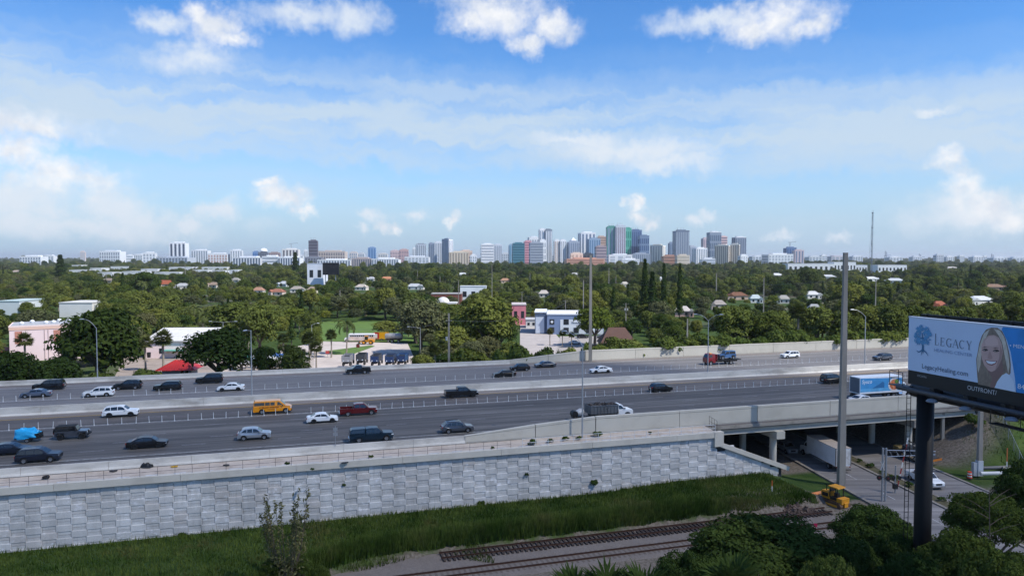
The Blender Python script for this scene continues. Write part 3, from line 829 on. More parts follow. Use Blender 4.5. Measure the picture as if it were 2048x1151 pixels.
# far carriageway, heading the other way
make_car('big_suv', 'black SUV beside the far barrier at the left end', 'black', 95, 780, -1, ln=5.3, rim=RIM_D)
make_car('sedan', 'blue grey sedan in the far lanes below the black SUV', 'bluegray', 69, 795, -1, ln=4.9)
make_car('suv', 'white SUV with a black roof edge in the far lanes', 'white', 195, 794, -1, ln=5.0)
make_car('suv', 'dark grey SUV close behind the white one in the far lanes', 'dgray', 254, 779, -1, ln=4.9)
make_car('suv', 'black SUV right of the red roofed kiosk in the far lanes, lower of two', 'black', 334, 781, -1, ln=4.9, rim=RIM_D)
make_car('big_suv', 'large black SUV at the far barrier under the broad tree', 'black', 418, 767, -1, ln=5.1, rim=RIM_D)
make_car('sedan', 'white sedan with dark wheels left of the median lamp', 'white', 461, 782, -1, ln=4.85, rim=RIM_D)
make_pickup('old black pickup below the parked dump trucks', 'black', 717, 748, -1, ln=5.2)
make_car('sedan', 'low black sedan in the far lanes nearest the median', 'black', 1011, 754, -1, ln=4.8, rim=RIM_D)
make_car('crossover', 'black hatchback just behind the low black sedan', 'black', 1042, 742, -1, ln=4.4)
make_car('sedan', 'dark grey sedan at the foot of the rising far parapet', 'gray', 1093, 735, -1, ln=4.9, rim=RIM_D)
make_car('sedan', 'white sedan with a black boot edge in the far lanes', 'white', 1205, 746, -1, ln=4.9, rim=RIM_D)
make_car('suv', 'white SUV in sunlight under the vine covered wall', 'white', 1585, 716, -1, ln=4.7)
make_car('suv', 'silver grey SUV in sunlight left of the billboard', 'gray', 1771, 721, -1, ln=4.75, rim=RIM_S)

def hpos(px, py, w=1.0, z=ZR):
    u_, v_ = to_uv(gp(px, py, z)); return uv(u_, v_ + w, z + .012)
# dark grey off-roader with a black top and its tarpaulined trailer
def offroader(label, px, py, body_m, top_m, face=1, pos=None, rz=None, L=4.2, H=1.85, spare=True, name='off_roader'):
    p = pos or hpos(px, py, .93); t = thing(name, label, 'car', p, (TH if face > 0 else TH + math.pi) if rz is None else rz)
    hl = L / 2; w = .82; r = .41; wx = [hl - .72, -hl + .82]
    top = [(hl - .12, .62), (hl - .12, 1.1), (hl - 1.32, 1.16), (-hl + .12, 1.16), (-hl + .1, .6)]
    bm_obj('body', extrude_profile(body_poly(top, .42, -hl + .1, hl - .1, wx, r + .1, r), w, .03), body_m, t)
    cab = [(-hl + .14, 1.15), (-hl + .2, H - .06), (-hl + .3, H), (hl - 1.62, H), (hl - 1.55, H - .05), (hl - 1.28, 1.15)]
    make_cab(t, cab, [[(-hl + .3, 1.24), (-hl + .33, H - .13), (-.35, H - .13), (-.35, 1.24)], [(-.25, 1.24), (-.25, H - .13), (hl - 1.72, H - .13), (hl - 1.5, 1.24)]], w * .93, top_m, .92)
    for x in wx:
        for s in (1, -1):
            wheel(t, x, s * .80, r, .27, rim=RIM_D if spare else RIM_S)
            MB().prism([(x - .58, .86), (x - .40, .98), (x + .40, .98), (x + .58, .86), (x + .52, .82), (x + .36, .92), (x - .36, .92), (x - .52, .82)], s * .78, s * .98).build('fender', TRIM, t)
    MB().box(hl - .1, hl + .1, -.8, .8, .52, .68).build('bumper', TRIM, t)
    for s in (1, -1):
        MB().tube((hl - .13, s * .58, .92), (hl - .09, s * .58, .92), .11, n=12).build('headlight', LAMP_W, t)
        MB().box(-hl + .06, -hl + .12, s * .72 - .07, s * .72 + .07, .85, 1.05).build('tail_light', LAMP_R, t)
    MB().box(hl - .13, hl - .10, -.42, .42, .74, 1.04).build('grille', TRIM, t)
    if spare: MB().tube((-hl + .08, 0, 1.05), (-hl - .16, 0, 1.05), .40, n=18).build('spare_wheel', TYRE, t)
    mirrors(t, hl - 1.5, .78, 1.22, TRIM)
    return t
offroader('grey off-roader with a black soft top towing the blue tarpaulin', 141, 879, PAINTS['gray'], mat('soft_top', '#16171a', .8))
def tarp_trailer():
    p = hpos(56, 885, .8); t = thing('cargo_trailer', 'small trailer under a crumpled bright blue tarpaulin', 'trailer', p, TH)
    MB().box(-1.6, 1.4, -.78, .78, .48, .62).build('bed', TRIM, t)
    MB().beam((1.4, 0, .52), (2.7, 0, .5), .1, .1).build('drawbar', DARKST, t)
    for s in (1, -1): wheel(t, -.1, s * .82, .3, .18)
    rng = random.Random(3); bm = bmesh.new(); bmesh.ops.create_icosphere(bm, subdivisions=4, radius=1.0)
    from mathutils import noise as mn
    for v in bm.verts:
        x, y, z = v.co
        q = Vector((x * 1.6 + 3, y * 1.6, z * 1.6)); n = .55 * mn.noise(q * 1.3) + .30 * abs(mn.noise(q * 3.1)) + .16 * abs(mn.noise(q * 7.0)); h = 1 + n
        v.co = Vector((math.copysign(abs(x) ** .75, x) * 1.45 * (1 + .35 * n) - .3, math.copysign(abs(y) ** .6, y) * .86 * (1 + .2 * n), .95 + max(-.46, math.copysign(abs(z) ** .8, z) * (.72 - .18 * x) * h)))
    bm_obj('tarpaulin', bm, mat('blue_tarpaulin', '#1f9bd0', .35, var=.12, scale=3, spec=.6), t)
    MB().box(.75, 1.36, -.74, .74, .62, 1.15).build('front_box', TRIM, t)
tarp_trailer()

# orange service van
def font_mesh(name, text, size, m, parent, loc, rot, ext=.004, align='LEFT', sx=1.0, shear=0.0, space=1.0):
    cu = bpy.data.curves.new(name, 'FONT'); cu.body = text; cu.size = size; cu.extrude = ext; cu.align_x = align; cu.align_y = 'BOTTOM_BASELINE'
    cu.shear = shear; cu.space_character = space; cu.resolution_u = 3
    tmp = bpy.data.objects.new('tmp', cu); COL.objects.link(tmp)
    dg = bpy.context.evaluated_depsgraph_get(); me = bpy.data.meshes.new_from_object(tmp.evaluated_get(dg))
    bpy.data.objects.remove(tmp); bpy.data.curves.remove(cu)
    me.materials.clear(); me.materials.append(m); me.name = name
    o = ob(name, me, parent, loc); o.rotation_euler = rot; o.scale = (sx, 1, 1)
    return o
def service_van():
    p = hpos(545, 827, 1.0); t = thing('service_van', 'bright orange passenger van with dark lettering on its side', 'van', p, TH)
    L = 5.9; hl = L / 2; w = 1.0; pm = PAINTS['orange']; r = .38; wx = [hl - .95, -hl + 1.35]
    top = [(hl, .55), (hl - .02, .95), (hl - .35, 1.12), (hl - .75, 1.2), (-hl + .05, 1.2), (-hl, .6)]
    bm_obj('body', extrude_profile(body_poly(top, .32, -hl, hl, wx, r + .08, r), w, .06, lambda x, z: 1 - .15 * max(0, x / hl) ** 8, 2), pm, t)
    cab = [(-hl + .05, 1.18), (-hl + .12, 1.92), (-hl + .3, 2.05), (hl - 2.0, 2.06), (hl - 1.75, 1.98), (hl - .85, 1.18)]
    xs = [-hl + .2, -hl + 1.75, -hl + 1.85, -hl + 2.55, -hl + 2.65, -hl + 3.3]
    panes = [[(xs[i], 1.35), (xs[i], 1.85), (xs[i + 1], 1.85), (xs[i + 1], 1.35)] for i in (0, 2, 4)] + [[(hl - 2.2, 1.33), (hl - 2.2, 1.85), (hl - 1.95, 1.85), (hl - 1.35, 1.33)]]
    make_cab(t, cab, panes, w * .97, pm, .88)
    for x in wx:
        for s in (1, -1): wheel(t, x, s * .87, r, .24)
    lights(t, hl, -hl, .9, .85, .95); mirrors(t, hl - 1.4, .97, 1.25, TRIM)
    MB().box(hl - .1, hl + .06, -.92, .92, .38, .56).build('bumper', TRIM, t)
    MB().box(-hl + .4, hl - .4, -.85, .85, .32, .7).build('underbody', TRIM, t)
    lt = mat('van_lettering', '#7d3a14', .5)
    font_mesh('lettering', 'STANLEY STEEMER', .37, lt, t, (-hl + .95, -w - .012, .93), (math.pi / 2, 0, 0), sx=.98)
    font_mesh('lettering', '1-800-STEEMER', .16, lt, t, (-hl + 2.2, -w - .012, .68), (math.pi / 2, 0, 0))
service_van()

# white dump-bed truck with scrap, towing a machine
def dump_truck():
    p = hpos(1224, 838, 1.1); t = thing('dump_bed_truck', 'white cab truck with a ribbed grey dump bed full of scrap', 'truck', p, TH)
    pm = PAINTS['white']; hl = 3.6; w = 1.05; r = .45
    top = [(hl, .7), (hl, 1.2), (hl - .1, 1.32), (hl - 1.3, 1.42), (hl - 2.5, 1.42), (hl - 2.5, .7)]
    bm_obj('body', extrude_profile(body_poly(top, .5, hl - 2.5, hl, [hl - .95], r + .1, r), w, .06, None, 2), pm, t)
    cab = [(hl - 2.5, 1.4), (hl - 2.48, 2.1), (hl - 2.35, 2.2), (hl - 1.95, 2.18), (hl - 1.8, 2.1), (hl - 1.2, 1.4)]
    make_cab(t, cab, [[(hl - 2.35, 1.47), (hl - 2.35, 2.05), (hl - 1.95, 2.04), (hl - 1.45, 1.47)]], w * .93, pm)
    gm = mat('dump_bed_steel', '#6b6f73', .5, .4, var=.12, scale=2, dirt='#443e38', dirt_amt=.4)
    x0, x1 = -hl, hl - 2.6
    MB().box(x0, x1, -1.2, 1.2, .95, 1.05).build('bed_floor', gm, t)
    for s in (1, -1):
        b = MB().box(x0, x1, min(s * 1.14, s * 1.2), max(s * 1.14, s * 1.2), 1.05, 2.15).build('bed_side', gm, t)
        for i in range(9):
            x = x0 + .06 + i * (x1 - x0 - .12) / 8
            MB().box(x - .05, x + .05, min(s * 1.2, s * 1.27), max(s * 1.2, s * 1.27), 1.05, 2.15).build('rib', gm, b)
        MB().box(x0, x1, min(s * 1.12, s * 1.28), max(s * 1.12, s * 1.28), 2.15, 2.25).build('top_rail', gm, b)
    MB().box(x0 - .06, x0, -1.2, 1.2, 1.0, 2.2).build('tailgate', gm, t)
    MB().box(x1, x1 + .06, -1.2, 1.2, 1.0, 2.3).build('headboard', gm, t)
    rng = random.Random(5); mb = MB()
    for i in range(90):
        c = Vector((rng.uniform(x0 + .3, x1 - .3), rng.uniform(-1, 1), rng.uniform(1.8, 2.3)))
        d = Vector((rng.uniform(-.5, .5), rng.uniform(-.4, .4), rng.uniform(-.2, .35)))
        mb.beam(c - d, c + d, rng.uniform(.04, .25), rng.uniform(.03, .12))
    o = mb.build('scrap_load', mat('scrap', '#4a4340', .8, var=.5, scale=4), t); o['kind'] = 'stuff'
    MB().box(x0 + .2, hl - 2.4, -.5, .5, .55, .94).build('chassis', TRIM, t)
    for s in (1, -1):
        wheel(t, hl - .95, s * .95, r, .28); wheel(t, -hl + 1.5, s * .98, r, .45)
    lights(t, hl, hl - 2.49, w * .9, 1.0, 1.0); mirrors(t, hl - 1.45, 1.0, 1.5, TRIM)
    # towed machine
    q = uv(*[a + b for a, b in zip(to_uv(p), (-5.1, 0))], ZR + .012)
    m = thing('towed_machine', 'small black and white machine on a trailer towed behind the dump truck', 'trailer', q, TH)
    MB().box(-1.0, 1.1, -.7, .7, .4, .55).build('frame', DARKST, m)
    MB().beam((1.1, 0, .48), (1.9, 0, .5), .1, .1).build('drawbar', DARKST, m)
    b = MB(); b.lathe([(.001, -.75), (.4, -.7), (.55, -.35), (.55, .3), (.35, .65), (.001, .75)], 14)
    o = b.build('drum', mat('drum_white', '#b9bbbd', .5, dirt='#55524e', dirt_amt=.7, dirt_scale=2), m, True, (.15, 0, 1.15)); o.rotation_euler = (0, 1.1, 0)
    MB().tube((-.75, -.5, 1.0), (-.75, .5, 1.0), .5, n=14).build('engine_drum', TRIM, m)
    for s in (1, -1): wheel(m, -.1, s * .8, .36, .2)
dump_truck()

# food delivery truck
def delivery_truck():
    p = hpos(1779, 797, 1.25); t = thing('delivery_truck', 'delivery truck with blue sides and a plate of food picture', 'truck', p, TH)
    hl = 5.3; W = 2.5; w = W / 2; x1 = 2.7; x0 = -6.4; z0, z1 = 1.15, 4.0
    wm = mat('box_white', '#dfe3e6', .45, var=.05)
    b = MB().box(x0, x1, -w, w, z0, z1).build('cargo_box', wm, t)
    # printed side: flat picture panels on the box
    y = -w - .006
    def flat(name, pts, m, d): MB().poly([(x, y - d, z) for x, z in pts]).build(name, m, b)
    flat('side_print', [(x0 + .05, z0 + .3), (x1 - .05, z0 + .3), (x1 - .05, z1 - .35), (x0 + .05, z1 - .1)], mat('print_sky', '#3f8fc6', .5, var=.15, scale=.8), 0)
    flat('side_print', [(x0 + .05, z0 + .3), (x1 - .05, z0 + .3), (x1 - .05, z0 + .95), (x0 + .05, z0 + .85)], mat('print_sea', '#5ea6d2', .5, var=.25, scale=1.2), .004)
    flat('side_print', [(x0 + 2.6, z0 + .9), (x0 + 4.0, z0 + 1.55), (x0 + 4.8, z0 + 2.0), (x0 + 5.2, z0 + 1.8), (x0 + 5.2, z0 + .9)], mat('print_hill', '#2a6a9c', .5), .006)
    circ = lambda cx, cz, rx, rz, n=20: [(cx + rx * math.cos(2 * math.pi * i / n), cz + rz * math.sin(2 * math.pi * i / n)) for i in range(n)]
    flat('plate_print', circ(x1 - 1.75, z0 + 1.35, 1.3, 1.2), mat('print_plate', '#d9d2cb', .5), .008)
    flat('food_print', circ(x1 - 1.75, z0 + 1.35, 1.0, .92, 14), mat('print_food', '#c05a2c', .5, var=.6, scale=3, dirt='#e3b889', dirt_amt=.8, dirt_scale=3), .010)
    flat('food_print', circ(x1 - 1.2, z0 + 1.9, .5, .38, 9), mat('print_greens', '#5d7a2b', .5, var=.4, scale=4), .012)
    lw = mat('print_white', '#e6eef4', .5)
    font_mesh('lettering', 'Sysco', .95, lw, b, (x0 + .35, y - .014, z1 - 1.05), (math.pi / 2, 0, 0), shear=.15)
    MB().box(x0 - .012, x0 - .002, -w + .12, w - .12, z0 + .15, z1 - .12).build('rear_door', mat('box_rear', '#5a6470', .5, var=.1), b)
    MB().box(x0 - .5, x1 + .6, -.45, .45, .7, 1.14).build('chassis', TRIM, t)
    MB().box(x0 - .1, x0 + .1, -1.1, 1.1, .55, .75).build('bumper', TRIM, t)
    pm = PAINTS['white']
    top = [(hl, .75), (hl, 1.35), (hl - .2, 1.6), (hl - 1.15, 1.75), (hl - 2.35, 1.75), (hl - 2.35, .7)]
    bm_obj('cab_body', extrude_profile(body_poly(top, .5, hl - 2.35, hl, [hl - 1.0], .58, .48), 1.1, .08, None, 2), pm, t)
    cab = [(hl - 2.35, 1.73), (hl - 2.33, 2.65), (hl - 2.1, 2.8), (hl - 1.75, 2.75), (hl - 1.6, 2.62), (hl - 1.1, 1.73)]
    make_cab(t, cab, [[(hl - 2.15, 1.85), (hl - 2.15, 2.5), (hl - 1.75, 2.5), (hl - 1.35, 1.85)]], 1.05, pm, .88)
    MB().tube((1.9, -1.15, .85), (2.6, -1.15, .85), .3, n=12).build('fuel_tank', CHROME, t)
    for s in (1, -1):
        wheel(t, hl - 1.0, s * 1.0, .48, .28); wheel(t, 1.0, s * .98, .5, .5); wheel(t, -4.4, s * .98, .5, .5)
    mirrors(t, hl - 1.3, 1.08, 1.9, TRIM)
    MB().box(hl - .03, hl + .02, -.5, .5, .8, 1.35).build('grille', CHROME, t)
    # roof refrigeration unit
    MB().box(x1 + .01, x1 + .42, -.8, .8, 2.3, 3.5).build('cooling_unit', mat('unit_grey', '#9ba0a4', .5), t)
delivery_truck()

# red flatbed tow truck carrying a boxy blue off-roader
def tow_truck():
    p = hpos(1448, 729, 1.15); t = thing('tow_truck', 'dark red flatbed tow truck heading left on the far lanes', 'truck', p, TH + math.pi)
    hl = 4.3; pm = PAINTS['maroon']
    top = [(hl, .7), (hl, 1.6), (hl - .25, 1.75), (hl - 2.1, 1.75), (hl - 2.1, .7)]
    bm_obj('cab_body', extrude_profile(body_poly(top, .5, hl - 2.1, hl, [hl - .9], .55, .46), 1.12, .08, None, 2), pm, t)
    cab = [(hl - 2.1, 1.73), (hl - 2.08, 2.5), (hl - 1.9, 2.62), (hl - .7, 2.6), (hl - .45, 2.45), (hl - .1, 1.73)]
    make_cab(t, cab, [[(hl - 1.25, 1.85), (hl - 1.25, 2.4), (hl - .65, 2.4), (hl - .35, 1.85)]], 1.08, pm, .9)
    dm = mat('flatbed_deck', '#232426', .6, .3)
    MB().box(-hl - .3, hl - 2.4, -1.2, 1.2, 1.0, 1.16).build('deck', dm, t)
    MB().box(hl - 2.45, hl - 2.3, -1.2, 1.2, 1.0, 2.5).build('headboard', pm, t)
    MB().box(-hl + .3, hl - 2, -.45, .45, .6, .99).build('chassis', TRIM, t)
    for s in (1, -1):
        wheel(t, hl - .9, s * .98, .46, .28); wheel(t, -1.9, s * .95, .46, .48)
    MB().box(hl - 1.5, hl - .9, -.6, .6, 2.62, 2.74).build('light_bar', mat('amber', '#d08a1a', .3), t)
    c = p + Vector((math.cos(TH), math.sin(TH), 0)) * 1.35; c.z = ZR + 1.17
    offroader('boxy light blue off-roader carried on the red tow truck', 0, 0, PAINTS['blue'], PAINTS['blue'], pos=c, rz=TH + math.pi, L=4.4, H=1.95, spare=False)
tow_truck()

# ------------------------------------------------------------------ lane delineator posts
POST_M = mat('delineator_plastic', '#c7cacb', .6, var=.1, scale=5)
post_me = MB().lathe([(.11, 0), (.10, .05), (.045, .07), (.042, .95), (.001, .955)], 8).mesh('delineator_post', POST_M)
for v, u0, u1, st, lab, grp in ((119.25, -48, 132, 1.83, 'slim white plastic delineator post in the row beside the near express lane', 'delineators of the near row'),
                                (143.45, -58, 150, 2.05, 'slim white plastic delineator post in the row along the far lanes', 'delineators of the far row')):
    u = u0; k = 0
    while u < u1:
        if RD.random() > .05:
            o = ob('delineator_post', post_me, None, uv(u + RD.uniform(-.1, .1), v + RD.uniform(-.05, .05), ZR + .012))
            o.rotation_euler = (RD.gauss(0, .05), RD.gauss(0, .05), 0); tag(o, lab, 'post', grp)
        u += st

# ------------------------------------------------------------------ handrails on the wall
def handrail(label, u0, u1, step, h, rails, m, r=.028):
    t = thing('handrail', label, 'railing', (0, 0, 0), TH)
    n = int((u1 - u0) / step); v = V_WALL - .05
    pm = MB().tube((0, 0, 0), (0, 0, h), r, n=6).mesh('post', m)
    for i in range(n + 1): ob('post', pm, t, (u0 + i * step, v, 7.26))
    for z in rails: MB().tube((u0, v, 7.26 + z), (u0 + n * step, v, 7.26 + z), r, n=6).build('rail', m, t)
    return t
handrail('thin dark handrail along the coping of the panelled wall', -92, 27.5, 1.85, 1.06, (1.04, .52), mat('rail_dark', '#4b4c4f', .6, .3, var=.2), .02)
handrail('white tubular handrail along the wall beside the bridge', 28, 57.4, 1.82, 1.1, (1.08, .55), mat('rail_white', '#cfd2d3', .5, var=.08), .03)

# ------------------------------------------------------------------ street lamps
def lamp(label, base, h, arms, group=None, m=LAMP_M, base_h=.0):
    """arms: list of (direction angle, length, rise)"""
    t = thing('street_lamp', label, 'street lamp', base, 0, group)
    MB().tube((0, 0, 0), (0, 0, h), .125, .07, n=10).build('pole', m, t)
    if base_h: MB().lathe([(.32, 0), (.32, base_h), (.16, base_h + .05)], 10).build('pole_base', CONC, t)
    for a, L, rise in arms:
        d = Vector((math.cos(a), math.sin(a), 0)); pts = []
        for i in range(6):
            f = i / 5; pts.append(Vector((0, 0, h - .15)) + d * L * f + Vector((0, 0, rise * (1 - (1 - f) ** 2))))
        MB().path(pts, .038).build('arm', m, t)
        e = pts[-1]; o = MB().add([(0, -.16, .02), (.75, -.19, .0), (.85, 0, .0), (.75, .19, 0), (0, .16, .02), (.05, -.1, .16), (.65, -.12, .14), (.65, .12, .14), (.05, .1, .16)],
                                  [(4, 3, 2, 1, 0), (5, 6, 7, 8), (0, 1, 6, 5), (1, 2, 6), (2, 7, 6), (2, 3, 7), (3, 4, 8, 7), (4, 0, 5, 8)]).build('lamp_head', m, t)
        o.location = e; o.rotation_euler = (0, 0, a)
    return t
def lamp_at(label, px, ytop, v, z0, arms, **kw):
    # foot on the line v of the highway under this column of the photograph
    tan = (px - 1024) / F; Y = v / (CT - tan * ST); X = tan * Y
    top = at(px, ytop, Y).z
    return lamp(label, (X, Y, z0), top - z0, arms, **kw)
LFT, RGT = TH + math.pi, TH
lamp_at('slim lamp standing behind the white handrail, its arm reaching over the near lanes', 1166, 690, 92.4, 7.3, [(TH + math.pi * .72, 2.6, 1.9)])
lamp_at('lamp on the median barrier at the orange van', 500, 660, V_MED, ZR + 1.35, [(LFT + .9, 1.0, .2)])
lamp_at('twin armed lamp on the median beside the red tow truck', 1418, 640, V_MED, ZR + 1.35, [(LFT - .5, 2.2, 1.3), (RGT - .4, 2.2, 1.3)])
lamp_at('single armed lamp on the median near the delivery truck', 1733, 632, V_MED, ZR + 1.35, [(LFT - .3, 2.6, 1.6)])
lamp_at('lamp at the far barrier in front of the dark tree, arm to the left', 190, 655, V_FAR + .9, ZR - .3, [(LFT, 2.2, 1.9)])
lamp('grey lamp with a long arm by the fan palm beyond the dump trucks', at(841, 726, 226), 11.2, [(math.pi, 3.4, .5)])
lamp('curved lamp among the palms left of the lot', Vector((*at(624, 700, 236).xy, 0)), 10.3, [(.3, 1.7, .6)])
lamp('twin armed lamp rising behind the broad tree', Vector((*at(447, 700, 205).xy, 0)), 14.0, [(math.pi, 3.3, .3), (0, 3.3, .3)])

# ------------------------------------------------------------------ tall concrete poles and utility poles
def tall_pole(label, base, h, w0, w1, cross=(), name='utility_pole', m=POLE_C, cans=()):
    t = thing(name, label, 'utility pole', base)
    a, b = w0 / 2, w1 / 2
    MB().add([(-a, -a, 0), (a, -a, 0), (a, a, 0), (-a, a, 0), (-b, -b, h), (b, -b, h), (b, b, h), (-b, b, h)],
             [(0, 3, 2, 1), (4, 5, 6, 7), (0, 1, 5, 4), (1, 2, 6, 5), (2, 3, 7, 6), (3, 0, 4, 7)]).build('pole', m, t)
    for z, L, ang in cross:
        d = Vector((math.cos(ang), math.sin(ang), 0)) * L / 2
        MB().beam(Vector((0, -b - .05, z)) - d, Vector((0, -b - .05, z)) + d, .1, .12).build('cross_arm', DARKST, t)
        for f in (-.9, -.3, .3, .9): MB().tube(Vector((0, -b - .05, z + .06)) + d * f, Vector((0, -b - .05, z + .3)) + d * f, .05, n=6).build('insulator', mat('insulator', '#b7b3ab', .4), t)
    for x, z in cans: MB().tube((x, -b - .3, z), (x, -b - .3, z + .9), .26, n=12).build('transformer', mat('transformer', '#a3a7a9', .5), t)
    return t
pA = gp(1682, 968, -.4)
tp1 = tall_pole('tallest grey concrete pole, standing in front of the bridge by the box truck', pA, at(1687, 505, pA.y).z + .4, .92, .52)
for i in range(26):
    z = 2.5 + i * 1.15
    MB().tube((.44 - z * .006, -.1, z), (.62 - z * .006, -.1, z), .02, n=5).build('step_bolt', DARKST, tp1)
pB = Vector((*at(1181, 640, 172).xy, 0))
tall_pole('tall pale concrete pole behind the far parapet beside the blue building', pB, at(1183, 510, 172).z, .85, .5)
pC = Vector((*at(898, 725, 176).xy, 0))
tall_pole('wooden brown utility pole with a white transformer, beside the round dark tree', pC, at(897, 626, 176).z, .6, .36, cross=[(at(897, 642, 176).z, 1.4, .2)], cans=[(-.55, at(897, 680, 176).z)])
for px, yt, Y, lab, cr in ((984, 528, 430, 'pale utility pole above the spreading ficus crown', []), (917, 560, 420, 'slim concrete pole in front of the white tower block', [(.98, 1.8, .1)]),
                           (1375, 637, 192, 'short white concrete pole behind the far parapet, left of the twin lamp', []), (1167, 560, 330, 'slim pale pole just left of the tall pale pole', []),
                           (1528, 555, 330, 'pale pole standing among trees left of the tallest pole', []), (1752, 561, 330, 'pale pole right of the tallest pole', []), (1803, 590, 420, 'short pole right of the radio mast', []),
                           (1433, 546, 560, 'thin pole over the trees right of the dark pines', []), (680, 580, 420, 'pale pole above the middle of the wood', []), (1218, 535, 640, 'thin pole right of the tall pale pole', []),
                           (1252, 606, 300, 'utility pole with two transformers above the brown house', [(.97, 2.2, .1)]), (1131, 600, 330, 'crossarm pole right of the pink building', [(.97, 2.4, .3)]),
                           (1044, 583, 380, 'pole with a crossarm behind the ficus crown', [(.97, 2.4, .3)]), (1842, 608, 330, 'pale lamp-like pole left of the billboard', []),
                           (115, 528, 900, 'thin pole in the distant trees at the left', []), (370, 528, 900, 'thin pole before the white factory roofs', [])):
    top = at(px, yt, Y)
    cans = [(-.5, top.z - 3), (.5, top.z - 3)] if px == 1252 else ()
    tall_pole(lab, Vector((top.x, Y, 0)), top.z, .5 if Y < 500 else .8, .3 if Y < 500 else .5, cross=[(top.z * f, L, a) for f, L, a in cr], cans=cans)
# more thin poles standing out of the canopy, far off
for px in (212, 160, 408, 420, 455, 1060, 1088, 1100, 1108, 1150, 1155, 1232, 1290, 865, 880, 835, 1130, 550, 395, 292):
    Y = RD.uniform(620, 1150); yt = 515 + (CAMZ - RD.uniform(13.5, 17.5)) * F / Y
    p = at(px, yt, Y)
    tp = tall_pole('thin grey pole sticking out of the distant canopy', Vector((p.x, Y, 0)), p.z, .55, .4); tp['group'] = 'thin poles in the distant canopy'
def wire(label, a, b, sag, r=.03):
    pts = []
    for i in range(13):
        f = i / 12; p = Vector(a).lerp(Vector(b), f); p.z -= sag * 4 * f * (1 - f); pts.append(p)
    o = MB().path(pts, r, 4).build('power_line', mat('wire', '#4b4d50', .6)); return tag(o, label, 'wire', 'overhead wires')
def ptop(px, yt, Y): return at(px, yt, Y)
wire('overhead wire from the tallest pole to the pale pole by the blue building', at(1687, 560, pA.y), at(1183, 560, 172), 1.2, .02)
wire('overhead wire crossing above the blue building to the crossarm pole', at(1183, 560, 172), at(1044, 590, 380), 2, .03)
wire('overhead wire from the brown pole over the ficus', at(897, 640, 176), at(1131, 606, 330), 3, .03)
wire('stay wire slanting left from the tallest pole to the far wall', at(1683, 612, pA.y), at(1640, 686, 150), .3, .02)
wire('overhead wire from the brown pole to the left', at(897, 642, 176), at(640, 640, 260), 3, .03)

# ------------------------------------------------------------------ railway
BALL = mat('ballast', '#6e6660', .95, var=.28, scale=5.0, dirt='#5d554d', dirt_amt=.5, dirt_scale=.5, bump=.8, bump_scale=9)
def ballast(name, v0, v1, z, u0, u1):
    n = 90; mb = MB(); vs = []
    for i in range(n + 1):
        u = u0 + (u1 - u0) * i / n; j = RD.uniform(-.35, .35)
        vs += [(u, v0 - .9 + j, -1.12), (u, v0, z), (u, v1, z), (u, v1 + .9 + RD.uniform(-.35, .35), -1.12)]
    fs = []
    for i in range(n):
        for k in range(3): fs.append((4 * i + k, 4 * i + 4 + k, 4 * i + 5 + k, 4 * i + 1 + k))
    return struct(mb.add(vs, fs).build(name, BALL, rz=TH))
ballast('ballast', 71.5, 79.4, -.93, -80, 66)
TIE = mat('timber_tie', '#3a302b', .9, var=.35, scale=2.0)
TIE2 = mat('old_tie', '#5c534c', .9, var=.3, scale=2.0)
RAILM = mat('rusty_rail', '#4b352c', .5, .5, var=.15, scale=3)
def track(label, v, u0, u1, z, tm, step=.56, proud=.17):
    t = thing('railway_track', label, 'railway track', (0, 0, 0), TH)
    me = MB().box(-.12, .12, -1.3, 1.3, 0, proud).mesh('tie', tm)
    us = np.arange(u0, u1, step)
    far = MB()
    for i, u in enumerate(us):
        a = RD.gauss(0, .015)
        if i < 290:
            o = ob('tie', me, t, (u, v + RD.gauss(0, .04), z)); o.rotation_euler = (0, 0, a)
    for s in (-.72, .72):
        pr = [(-.07, 0), (.07, 0), (.07, .03), (.012, .05), (.012, .12), (.036, .13), (.036, .17), (-.036, .17), (-.036, .13), (-.012, .12), (-.012, .05), (-.07, .03)]
        MB().prism([(a + v + s, b + z + proud) for a, b in pr], u0 - .3, u1 + .3, ax='x').build('rail', RAILM, t)
track('upper track of dark proud ties at the foot of the grass bank', 77.7, 14.8, 66, -.93, TIE)
track('lower track with pale ties sunk in ballast', 73.4, -22, 66, -1.02, TIE2, .62, .11)

